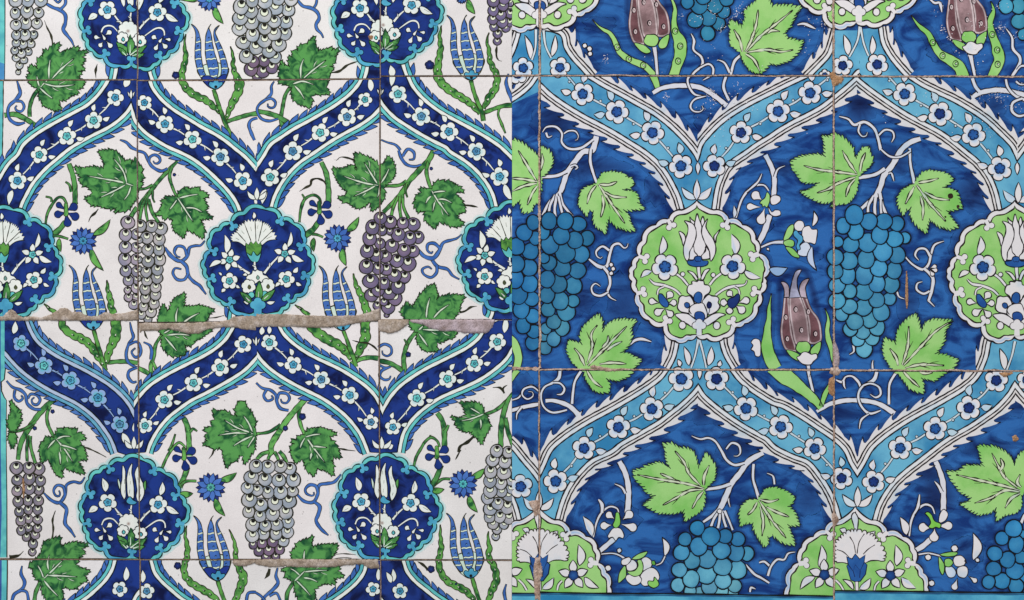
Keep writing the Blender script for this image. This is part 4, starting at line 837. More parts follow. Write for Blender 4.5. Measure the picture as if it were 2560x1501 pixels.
def saz(s, w, only, dots=True, col=(90, 160, 78), name="serrated_leaf"):
    M = Motif(name, "L", 40, only=only); pts = smooth(P(s), step=2.6); nn = normals(pts); n = len(pts); L, R = [], []
    ph = random.random() * 6
    for i, p in enumerate(pts):
        u = i / (n - 1) * (len(w) - 1); k = min(int(u), len(w) - 2); ww = (w[k] + (w[k + 1] - w[k]) * (u - k)) / 2
        j = (1 - abs(math.sin(ph + i * .42))) * 2.6 * min(1, ww / 6)
        L.append((p[0] + nn[i][0] * (ww - j), p[1] + nn[i][1] * (ww - j))); j = (1 - abs(math.sin(ph + 1.3 + i * .42))) * 2.6 * min(1, ww / 6)
        R.append((p[0] - nn[i][0] * (ww - j), p[1] - nn[i][1] * (ww - j)))
    z = M.z(); c = lin(col)
    for i in range(n - 1):
        M.tris.append(([(*L[i], z, *c), (*L[i + 1], z, *c), (*R[i + 1], z, *c)], "leaf_glaze_left")); M.tris.append(([(*L[i], z, *c), (*R[i + 1], z, *c), (*R[i], z, *c)], "leaf_glaze_left"))
    M.stroke(L, 2.2, INK); M.stroke(R, 2.2, INK)
    if dots:
        i = int(n * .3)
        while i < n - 4:
            p, q = pts[i], pts[min(n - 1, i + 3)]; M.stroke([p, q], [3.5, 5], (34, 70, 40)); M.stroke([p, ((p[0] + q[0]) / 2, (p[1] + q[1]) / 2)], [1.2, 2.8], (226, 234, 214)); i += random.randint(7, 9)
WL = [1, 8, 14, 16, 17, 18, 19, 20, 17, 12]
for s, w, o in (("n 1812,735 1812,850 1820,950 1808,1030 1795,1100 1815,1200 1880,1290 1980,1345 2070,1395 2150,1490", WL, ["c2", "d2"]), ("n 2285,800 2280,880 2295,960 2285,1050 2325,1120 2355,1200 2360,1290 2320,1380 2280,1490", WL, ["c2", "d2"]),
    ("a 1825,335 1812,440 1825,560 1805,650 1785,740 1795,810 1840,880 1920,940 2020,985 2100,1050 2180,1120", [1, 6, 13, 16, 17, 19, 20, 20, 18, 16, 8], ["a1", "b1"]), ("a 2265,455 2290,560 2290,650 2315,740 2350,810 2340,900 2290,1000 2250,1090 2212,1190", [1, 8, 12, 16, 26, 22, 20, 14, 8], ["a1", "b1"]),
    ("b 1822,250 1805,360 1815,470 1800,570 1785,660 1785,730 1810,800 1880,870 1970,930 2070,990 2140,1050 2200,1120", [1, 9, 14, 17, 20, 24, 22, 21, 20, 19, 16, 10], ["a2", "b2"]), ("b 2290,320 2270,400 2290,500 2300,600 2335,680 2370,760 2350,870 2290,960 2235,1070", [1, 7, 12, 15, 17, 18, 20, 18, 9], ["a2", "b2"]),
    ("i 600,180 620,260 700,330 790,370 870,420 920,490 970,570 1020,640", [18, 20, 21, 22, 22, 20, 16, 8], ["c0"]), ("i 1130,170 1140,260 1130,360 1090,450 1060,530 1030,650", [26, 27, 26, 20, 18, 8], ["c0"]),
    ("e 1050,1275 1060,1380 1085,1478 i 1090,60 1115,130", [1, 10, 16, 17, 20], ["b0"]), ("i 430,30 480,75 540,120", [1, 9, 14], ["b0"]),
    ("f 955,1210 985,1330 1040,1440 j 1075,60 1100,150", [1, 12, 18, 20, 24], ["b1"]), ("j 380,40 450,90 520,150", [1, 9, 14], ["b1"]),
    ("j 520,230 600,310 700,380 800,430 870,490 940,580", [24, 26, 26, 25, 20, 9], ["c1"]), ("j 1085,150 1070,260 1075,360 1030,460 975,575", [26, 24, 26, 22, 9], ["c1"]),
    ("m 1832,745 1820,850 1840,950 1835,1060 1810,1130 1815,1230 1880,1310 1980,1370 2080,1430 2160,1510", WL, ["c1", "d1"]), ("m 2250,780 2300,900 2315,1000 2315,1090 2360,1180 2390,1260 2360,1360 2310,1480 2290,1520", [1, 6, 12, 14, 18, 24, 22, 18, 14], ["c1", "d1"])):
    saz(s, w, o)
linesL([("a 2098,880 2140,1010 2175,1110 2205,1190 2270,1350", [8, 8, 8, 9, 9]), ("b 2112,790 2140,900 2180,1010 2220,1100 2235,1190", [8, 8, 8, 9, 10]), ("i 918,285 955,420 990,530 1035,690", [8, 8, 8, 9]), ("j 850,278 890,380 925,480 970,600 980,650", [6, 7, 8, 9, 9]), ("m 2135,1275 2170,1390 2210,1500", [8, 8, 8]), ("n 2125,1262 2160,1380 2200,1500", [8, 8, 8])], "tulip_stem", (84, 154, 74), "leaf_glaze_left", 46)

# ---- grape bunches
def grapesL(lists, tint, only=None, purple_from=None, tail=None, bright=1.0):
    M = Motif("grape_bunch", "L", 90, only=only)
    for (x, y, r) in reversed(lists):
        B = M.sub("grape")
        M.k += 0
        r *= 1.10
        dark = purple_from is not None and y > purple_from
        base = tint if not dark else (120, 100, 128)
        q = random.uniform(.94, 1.06)
        base = tuple(min(255, c * q) for c in base)
        x += random.uniform(-.8, .8); y += random.uniform(-.6, .6); ph = random.random() * 6; rx = r * random.uniform(.95, 1.05); ry = r * random.uniform(.94, 1.07)
        out = [(x + rx * math.cos(6.2832 * i / 18) * (1 + .035 * math.sin(ph + i * .7)), y + ry * math.sin(6.2832 * i / 18) * (1 + .035 * math.cos(ph + i * 1.05))) for i in range(18)]
        B.radial(x, y, out, [(0, mixc(base, (235, 235, 240), .08)), (.7, base), (1, mixc(base, (100, 94, 110), .12))], "wash_glaze", (44, 44, 28), 2.8, oy=r * .3)
        ex, ey = x + random.uniform(-.06, .08) * r, y - r * .30
        B.fill(circle(ex, ey, r * .54, 12), (40, 40, 26), "line_paint"); B.fill(circle(ex, ey, r * .43, 12), (238, 240, 218), "white_paint_left")
        B.fill(circle(ex + r * .02, ey - r * .23, r * .30, 10), (30, 28, 24), "line_paint")
GREY = (184, 188, 194); LIL = (160, 150, 168); PUR = (122, 108, 140)
a0 = P("a 150,10,60 270,5,60 400,10,55 150,130,50 262,115,60 378,125,48 157,245,48 250,232,58 358,235,48 160,343,42 242,345,52 330,340,38 155,425,38 225,435,40 303,430,38 145,500,35 210,530,42 275,510,35 155,570,35 235,590,35 188,645,33 180,710,25")
grapesL(a0, GREY, ["a0"])
grapesL(P("A 960,20,110 1195,30,130 1450,-20,110 1680,-10,110 760,120,135 945,210,120 1180,280,140 1395,150,135 1625,190,115 740,340,125 950,420,130 1375,400,115 1590,410,120 730,540,120 1200,530,115 975,650,125 1375,620,125 1570,620,110 800,790,120 1190,745,120 1455,830,125 1030,880,125 1280,950,115 850,1040,125 1385,1060,110 985,1140,100 1180,1120,105 935,1280,115 1330,1250,105 1165,1330,110 1060,1420,80"), GREY, ["a1"], purple_from=150)
grapesL(P("B 955,195,118 915,425,110 910,655,110 905,880,108 920,1090,100 960,1270,90 C 955,855,62 970,990,70 1065,1130,85 B 1110,415,90 1110,655,90 1110,885,95 1110,1100,85 1120,1250,70 C 1115,820,90 1120,985,75"), (170, 160, 178), ["b0"])
grapesL(P("B 1180,260,110 1160,520,60 1150,700,60 1160,880,60 1160,1050,50 1150,1230,50 1385,270,105 1560,310,110 1310,480,105 1530,510,110 1320,705,105 1535,700,105 1335,915,105 1550,880,105 1290,1110,95 1495,1065,95 1310,1280,90 1490,1220,95 C 1475,805,95 1275,840,95 1280,1005,90 1465,945,90 1250,1160,85 1440,1105,95 1390,1260,90 1200,1310,80 1320,1385,75"), (172, 170, 174), ["b1"])
grapesL(P("D 895,190,105 740,360,125 925,420,90 1080,260,115 1310,285,105 1500,300,110 1065,440,60 690,570,120 1225,490,115 1440,560,115 1590,540,100 890,660,90 645,800,125 1105,700,115 1325,780,110 1490,800,110 820,880,115 980,900,110 1190,980,120 1400,1030,130 630,1090,130 850,1120,105 1000,1140,105 1155,1250,120 1340,1270,105 710,1350,130 960,1400,105 E 1220,870,130 850,940,100 730,1020,115 1050,990,120 1160,1080,120 960,1150,70 1040,1250,115 830,1220,70 1010,1385,45"), PUR, ["b1", "b2"])
grapesL(P("F 1030,270,120 1250,280,115 1480,270,115 1655,310,105 945,470,120 1205,510,120 1460,530,120 1725,520,130 880,670,105 1050,710,100 1255,750,110 1490,750,115 1715,730,95 910,885,135 1120,980,120 1380,950,130 1640,910,125 895,1110,105 1100,1190,105 1340,1150,120 1590,1120,125 970,1340,120 1205,1370,105 1410,1350,110 1625,1310,105 G 545,545,65 670,525,62 795,525,62 915,510,58 560,640,42 655,630,50 765,610,55 875,600,55 620,705,50 720,700,52 835,690,48 695,770,45 795,765,40"), GREY, ["c1"], purple_from=1354)
grapesL(P("H 198,88,46 292,100,45 168,165,50 268,178,50 148,255,50 255,270,52 322,230,40 143,335,48 235,355,46 315,330,40 148,415,52 240,420,42 315,395,40 125,470,48 205,515,46 300,450,50 148,560,50 285,540,55 140,625,42 222,620,46 300,625,50 172,680,40 258,685,35 200,725,36 192,782,28"), (180, 180, 188), ["c2"])
grapesL(P("K 300,20,80 450,-30,80 440,80,75 535,30,60 300,145,70 400,210,70 530,190,65 290,270,70 425,310,75 530,310,60 310,380,60 470,395,55 358,480,58 352,580,50"), (118, 106, 142), ["a2"])
grapesL(P("m 160,180,58 285,180,58 380,190,55 165,300,50 285,285,55 395,305,48 170,405,52 285,390,50 380,395,48 180,510,50 275,500,48 375,500,48 185,610,45 275,590,42 370,590,45 200,700,45 275,680,42 370,690,42 205,795,40 280,770,38 365,770,40 255,855,42 345,840,42 320,925,45 318,1005,35"), (146, 136, 150), ["c0"])
# ================================================================ RIGHT PANEL: cobalt ground
BK = (30, 22, 26); LG = (160, 215, 126); LB = (82, 166, 208); WR = (232, 230, 232); DBL = (20, 44, 104); MBL = (42, 96, 168); GRB = (58, 144, 194)
RT = [
 ("p0", "1279.4,-200 1346.5,-200 1346.5,187.5 1279.4,187.5", "narrow blue tile strip at the top with a slice of light green medallion"),
 ("p1", "1352,-200 2082,-200 2082,187.5 1352,187.5", "blue tile across the top with maroon tulip and a whole pale green vine leaf"),
 ("p2", "2086,-200 2570,-200 2570,190 2086,190", "blue tile in the top right corner with a maroon tulip on a white sepal"),
 ("q0", "1279.4,191 1347,191 1347,919.5 1279.4,919.5", "tall narrow blue tile strip with the left edge of a blue grape bunch"),
 ("q1", "1351.5,191.5 2082.5,191.5 2082.5,923 1351.5,923", "large blue tile centred on the light green medallion with the white tulip inside"),
 ("q2", "2086.5,193.5 2570,193.5 2570,926.5 2086.5,926.5", "large blue tile on the right with a brown scratch beside its full grape bunch"),
 ("r0", "1279.4,925.5 1346.5,925.5 1346.5,1700 1279.4,1700", "narrow blue tile strip at the bottom with a chalk chipped flower in its band"),
 ("r1", "1350,927 2083.5,927 2083.5,1700 1350,1700", "large blue tile at the bottom, its grape bunch cut off by the turquoise border"),
 ("r2", "2087,929.5 2570,929.5 2570,1700 2087,1700", "blue tile in the bottom right corner with a white carnation above a blue calyx"),
]
for k, q, lab in RT: tile(k, "R", q, lab, COB, "cobalt_ground", GR)
# darker pools of cobalt brushed over the ground
random.seed(21)
M = Motif("cobalt_wash", "R", 1); M.stuff = True
for x, y, rx, ry, a in ((1500, 60, 60, 30, .4), (1390, 300, 80, 60, .9), (1480, 420, 110, 34, .75), (1650, 470, 60, 60, .6), (1450, 640, 60, 50, .45), (1560, 770, 60, 120, .6), (1450, 740, 60, 60, .6), (1760, 300, 40, 50, .35),
     (1960, 420, 40, 30, .7), (2150, 260, 50, 70, .9), (2230, 400, 70, 50, .8), (2440, 480, 60, 60, .8), (2410, 620, 50, 60, .5), (1760, 1010, 60, 60, 1.0), (2020, 200, 90, 40, .7), (2300, 870, 60, 30, .5), (1370, 1000, 60, 50, .6), (1410, 990, 40, 30, .7),
     (1480, 1080, 70, 40, .5), (1690, 1040, 60, 20, .5), (1550, 1300, 70, 60, .5), (1840, 1120, 70, 50, .7), (2340, 1240, 60, 70, 1.0), (2320, 1180, 70, 40, .9), (2470, 1120, 80, 30, .8), (2020, 1250, 50, 60, .5), (1700, 1400, 40, 80, .5), (2420, 1380, 60, 60, .4),
     (2100, 1030, 70, 40, .5), (1900, 560, 60, 50, .3), (2020, 640, 60, 30, .3), (2270, 760, 40, 70, .5), (1600, 240, 50, 30, .4), (2350, 130, 60, 40, .3), (2480, 270, 50, 30, .6), (2540, 1000, 30, 60, .6), (1330, 500, 40, 60, .4), (1310, 960, 30, 40, .5)):
    pts = [(x + rx * math.cos(t * .2618) * random.uniform(.8, 1.2), y + ry * math.sin(t * .2618) * random.uniform(.8, 1.2)) for t in range(24)]
    M.pool(x, y, smooth(pts, True, 14), a * .9)

def flowerR(B, x, y, r, rot=.3, tint=(214, 226, 240), c=None):
    B.radial(x, y, scallop(x, y, r, 5, rot, .27), [(0, (140, 176, 220)), (.42, (176, 202, 232)), (.62, tint), (.78, WR), (1, WR)], "white_paint_right", BK, 3.0, ox=r * .1, oy=r * .12)
    for i in range(5):
        a = rot + 6.2832 * (i + .5) / 5
        B.stroke([(x + .78 * r * math.cos(a), y + .78 * r * math.sin(a)), (x + .6 * r * math.cos(a), y + .6 * r * math.sin(a))], 1.7, BK)
    q = scallop(x, y, r * .44, 5, rot + .4, .2); c = c or random.choice([MBL, (30, 60, 130), (42, 92, 168)])
    B.radial(x, y, q, [(0, c), (.6, c), (1, mixc(c, (12, 22, 60), .6))], "wash_glaze", (16, 18, 40), 2.2, oy=-r * .08)
    for i in range(5):
        a = rot + .4 + 6.2832 * (i + .5) / 5
        B.stroke([(x + .34 * r * math.cos(a), y + .34 * r * math.sin(a)), (x + .2 * r * math.cos(a), y + .2 * r * math.sin(a))], 1.6, (18, 26, 66))
def wleaf(B, a, b, w, bend=.1, col=WR, tint=True):
    p = almond(a, b, w, bend, 10); B.fill(p, col, "white_paint_right", BK, 2.7)
    if tint and random.random() < .5:
        m = (a[0] * .6 + b[0] * .4, a[1] * .6 + b[1] * .4); B.stroke([a, m, b], [1, w * .9, .5], (196, 214, 236), "white_paint_right", col2=col)
def vein_strokes(*a): pass
def bandR(U, Wl, flowers, only, xclip, capU=None, capW=None, tail=None, fU=True, fW=True, level=64):
    u, w = smooth(U), smooth(Wl); M = Motif("ogee_band", "R", level, only=only, xclip=xclip)
    for pts, other, feath in ((u, w, fU), (w, u, fW)):
        mid = pts[len(pts) // 2]; om = min(other, key=lambda q: (q[0] - mid[0]) ** 2 + (q[1] - mid[1]) ** 2)
        nn = normals(pts)[len(pts) // 2]; sg = -1 if (om[0] - mid[0]) * nn[0] + (om[1] - mid[1]) * nn[1] > 0 else 1
        M.halo(offset(pts, sg * 26), 48, .5)
        if feath:
            N = normals(pts); i = len(pts) - 1 - random.randint(0, 3); step = 11; e2 = offset(pts, sg * 22)
            while i - step >= 0:
                a, b = e2[i], e2[i - step]; dx, dy = b[0] - a[0], b[1] - a[1]; l = math.hypot(dx, dy) or 1
                nx, ny = N[i - step // 2]; nx *= sg; ny *= sg; h = random.uniform(14, 20)
                tip = (b[0] + dx / l * 13 + nx * h, b[1] + dy / l * 13 + ny * h)
                m1 = (a[0] + dx * .55 + nx * h * .55, a[1] + dy * .55 + ny * h * .55)
                c = (b[0] + nx * 2 + dx / l * 2, b[1] + ny * 2 + dy / l * 2)
                top = smooth([a, m1, tip], step=4); und = smooth([tip, (b[0] + nx * h * .45 + dx / l * 1, b[1] + ny * h * .45 + dy / l), c], step=4)
                k0 = M.k; M.k = k0 + (i // step) % 2 * 4
                M.poly(top + und[1:] + [b], (226, 225, 228), "white_paint_right", M.z())
                M.stroke(top[-4:] + und[1:], [1.2, 2.6, 2.8, 1], (20, 24, 48))
                M.k = k0; i -= step
            M.k += 9
        M.stroke(offset(pts, sg * 12), 24, BK, jit=.02)
        M.stroke(offset(pts, sg * 23.4), 5.6, (226, 225, 226), "white_paint_right", jit=.12)
        M.stroke(offset(pts, sg * 14.9), 4.0, (224, 222, 222), "white_paint_right", jit=.14)
        M.stroke(offset(pts, sg * 5.8), 8.0, (226, 230, 234), "white_paint_right", jit=.05)
    poly = list(u) + (capU or []) + list(w)[::-1] + (capW or [])
    M.poly(poly, LB, "sky_wash_right", M.z()); M.stroke(u, 3.4, BK); M.stroke(w, 3.4, BK)
    prev = None; K0 = M.k
    for fl in flowers:
        M.k = K0; x, y, r = fl[:3]; Fb = M.sub("blossom"); a0 = random.random()
        if prev:
            dx, dy = prev[0] - x, prev[1] - y; l = math.hypot(dx, dy); a0 = math.atan2(dy, dx)
            s = random.choice([-1, 1]); A = (x + dx / l * r * .9, y + dy / l * r * .9); B2 = (prev[0] - dx / l * prev[2] * .9, prev[1] - dy / l * prev[2] * .9)
            M.outlined(smooth([A, ((A[0] + B2[0]) / 2 + 1.5, (A[1] + B2[1]) / 2 + 1), B2]), 4.2, (206, 222, 230), BK, 1.7, "white_paint_right")
            k = ((A[0] + B2[0]) / 2 - dy / l * 5 * s, (A[1] + B2[1]) / 2 + dx / l * 5 * s); M.fill(circle(*k, 3.6, 9), (206, 222, 230), "white_paint_right", BK, 1.8)
            for s in (-1, 1):
                a = a0 + s * random.uniform(.64, .78)
                wleaf(M, (x + math.cos(a) * r * .98, y + math.sin(a) * r * .98), (x + math.cos(a - s * .05) * r * 1.9, y + math.sin(a - s * .05) * r * 1.9), r * .29, s * .1, col=random.choice([WR, (190, 216, 230)]))
        flowerR(Fb, x, y, r, a0 + .25); prev = (x, y, r)
    for t in (tail or []): wleaf(M, P(t[0])[0], P(t[1])[0], t[2], .06, tint=False)
    return M
bandR(P("c 720,750 740,768 900,865 1060,950 1220,1040 1370,1125 1500,1220 1620,1330 1730,1450 g 1790,55 1825,120 1870,180"), P("c 180,740 295,825 380,905 480,980 600,1058 740,1140 880,1212 1020,1290 1150,1370 1320,1478 g 1450,110 1540,225 1610,350 1660,460 1700,600"),
      P("c 470,665,105 695,925,115 1030,1100,120 1380,1305,120 g 1660,155,122"), ["q1"], (1351, 1744), capU=P("g 1870,600"), capW=P("c 180,600"))
bandR(P("c 300,300 c 470,345 510,470 580,580 680,690 760,780"), P("c 100,300 100,780"), P("c 470,665,105"), ["p1"], (1351, 1700), fW=False, tail=(("c 390,560", "c 425,345", 7.5),))
bandR(P("c 90,290 80,350 40,480 -20,620 -60,760"), P("c 600,290 600,780"), P("c 110,670,105"), ["p0"], (1200, 1348), fW=False, tail=(("c 190,590", "c 125,345", 8),))
bandR(P("c 700,620 700,700"), P("c 330,700 260,765 200,850 100,940 -20,1020 -80,1060"), P("c 55,730,100"), ["q0"], (1200, 1352), fU=False, capW=P("c -80,600"))
bandR(P("d 440,740 370,775 200,855 60,925 -60,985 c 2330,1050 2180,1140 2060,1230 1950,1340 1880,1430 g 1850,50 1825,120 1770,220"), P("d 1000,610 875,735 760,840 650,930 520,1030 380,1110 240,1180 100,1262 0,1330 c 2400,1400 2290,1478 g 2110,130 2030,270 1990,400 1960,600"),
      P("d 720,640,105 415,915,118 100,1095,120 c 2250,1305,115 g 1990,155,115"), ["q1", "q2"], (1744, 2142.5), capU=P("g 1770,600"), capW=P("d 1000,560"))
bandR(P("d 700,300 650,470 610,560 530,650 400,780"), P("d 1000,300 1000,780"), P("d 560,740,60"), ["p1"], (1900, 2146), fW=False)
bandR(P("d 640,300 640,470 600,560 520,650 400,800"), P("d 960,300 960,640 870,690 780,800"), P("d 735,645,102"), ["p2"], (2080, 2149), tail=(("d 790,545", "d 745,340", 9),), fU=False)
bandR(P("d 1085,270 1110,420 1170,540 1260,660 1360,770"), P("d 800,300 800,620 880,700 960,790"), P("d 1075,635,110"), ["p2"], (2149, 2570), tail=(("d 1020,540", "d 1025,350", 8), ("d 880,640", "d 880,575", 4)))
bandR(P("d 1370,765 1500,850 1660,930 1830,1010 2000,1110 2130,1200 2250,1310 2370,1430 h 2410,20 2450,110 2500,200"), P("d 740,600 875,745 1000,850 1110,930 1240,1020 1380,1110 1530,1190 1680,1270 1800,1350 1960,1478 h 2090,110 2190,240 2260,400 2310,620"),
      P("d 1075,640,110 1345,925,118 1690,1120,122 2020,1325,122 h 2280,180,122"), ["q2"], (2142.5, 2546), capU=P("h 2500,600"), capW=P("d 780,560"))
bandR(P("h 2380,230 2450,110 2560,-40 2700,-260"), P("h 2900,200 2600,620")[::-1], [], ["q2"], (2543, 2600), fW=False, capW=P("h 2380,620"))
bandR(P("k 1645,340 1640,430 1610,560 1550,680"), P("k 2100,340 2100,700"), P("k 1650,770,122"), ["q1"], (1600, 1743), fW=False, tail=(("k 1740,640", "k 1690,450", 8), ("k 1655,650", "k 1630,575", 6)))
bandR(P("k 2040,340 2045,430 2085,550 2160,680"), P("k 1600,340 1600,700"), P("k 2010,770,122"), ["q1"], (1743, 2000), fW=False, tail=(("k 1930,640", "k 1960,450", 9), ("k 2030,650", "k 2050,585", 6)))
bandR(P("k 1580,640 1540,690 1480,770 1380,850 1250,935 1100,1025 950,1110 800,1190 650,1280 520,1370 400,1478 o 330,160 275,270 200,400"), P("k 1920,720 1835,815 1760,905 1660,1000 1560,1080 1430,1180 1290,1262 1150,1340 1050,1400 960,1470 o 780,90 660,200 580,300 520,400 470,520 425,680"),
      P("k 1665,770,128 1375,1065,120 1045,1245,120 708,1452,118 o 430,310,122"), ["r1"], (1349, 1745), capU=P("o 200,640"), capW=P("k 1920,600"))
bandR(P("k 2110,640 2150,700 2220,790 2320,880 2440,960 2560,1030 l 150,1065 330,1170 480,1270 640,1380 740,1478 q 800,140 880,270 960,400"), P("k 1750,720 1840,830 1900,920 2000,1010 2130,1110 2280,1210 2420,1290 2516,1345 l 90,1430 250,1510 q 410,110 530,250 620,390 680,520 725,680"),
      P("k 2010,770,122 2300,1060,122 l 125,1240,122 460,1455,115 q 725,280,112"), ["r1", "r2"], (1745, 2144), capU=P("q 960,600"), capW=P("k 1750,600"))
bandR(P("l 2205,380 2190,430 2165,560 2110,700"), P("l 2600,380 2600,700"), P("l 2245,790,118"), ["q2"], (2440, 2600), fW=False, tail=(("l 2330,680", "l 2280,470", 9),))
bandR(P("l 2140,660 2105,715 2040,800 1930,890 1800,970 1660,1050 1520,1125 1380,1205 1250,1290 1130,1380 1030,1478 q 960,140 880,270 800,400"), P("l 2560,620 2425,790 2350,910 2240,1030 2120,1120 1980,1215 1830,1300 1700,1385 1580,1478 q 1480,90 1350,190 1230,300 1140,420 1070,550 1025,700"),
      P("l 2245,785,118 1975,1055,122 1645,1260,120 1300,1450,118 q 1040,315,115"), ["r2"], (2144, 2538), capU=P("q 800,620"), capW=P("l 2560,560"))
bandR(P("l 2700,700 2700,900"), P("l 2300,620 2430,790 2516,900 2600,990"), P("l 2545,780,100"), ["r2"], (2538, 2600), fU=False)
bandR(P("o -60,-60 0,0 100,125 190,230 262,330 340,440"), P("o -60,320 0,420 60,560 105,740"), P("o 85,362,120"), ["r0"], (1200, 1349), capU=P("o 340,700"), capW=P("o -60,-60"))
for a, ctr, only in (("g 1815,480", "g", ["q1"]), ("q 880,555", "q", ["r2"]), ("o 262,590", "o", ["r0", "r1"]), ("h 2460,510", "h", ["q2"])):
    x, y = P(a)[0]; M = Motif("lily", "R", 150, only=only)
    wleaf(M, (x, y), (x - 38, y - 30), 9, -.12, (214, 228, 238)); wleaf(M, (x, y), (x + 38, y - 30), 9, .12, WR); wleaf(M, (x, y + 2), (x + 1, y - 50), 9, 0, WR)
for a, only in (("g 1828,180", ["q1"]), ("h 2452,180", ["q2"]), ("k 1845,715", ["r1"])):
    x, y = P(a)[0]; M = Motif("lily", "R", 150, only=only); wleaf(M, (x, y - 16), (x, y + 16), 6, 0)
# thin stalks between the leaves under the medallions
for s, only in (("k 1835,370 1800,540 1760,660", ["q1"]), ("k 1840,370 1880,520 1910,660", ["q1"]), ("d 905,230 880,400 800,560", ["p2"]), ("d 905,230 940,420 990,550", ["p2"]), ("c 235,290 230,470 195,590", ["p0"]), ("c 310,300 330,450 385,570", ["p1"]), ("l 2430,400 2400,540 2350,680", ["q2"])):
    M = Motif("stalk", "R", 152, only=only); M.outlined(smooth(P(s)), [6, 4, 4], (214, 226, 232), BK, 1.7, "white_paint_right")

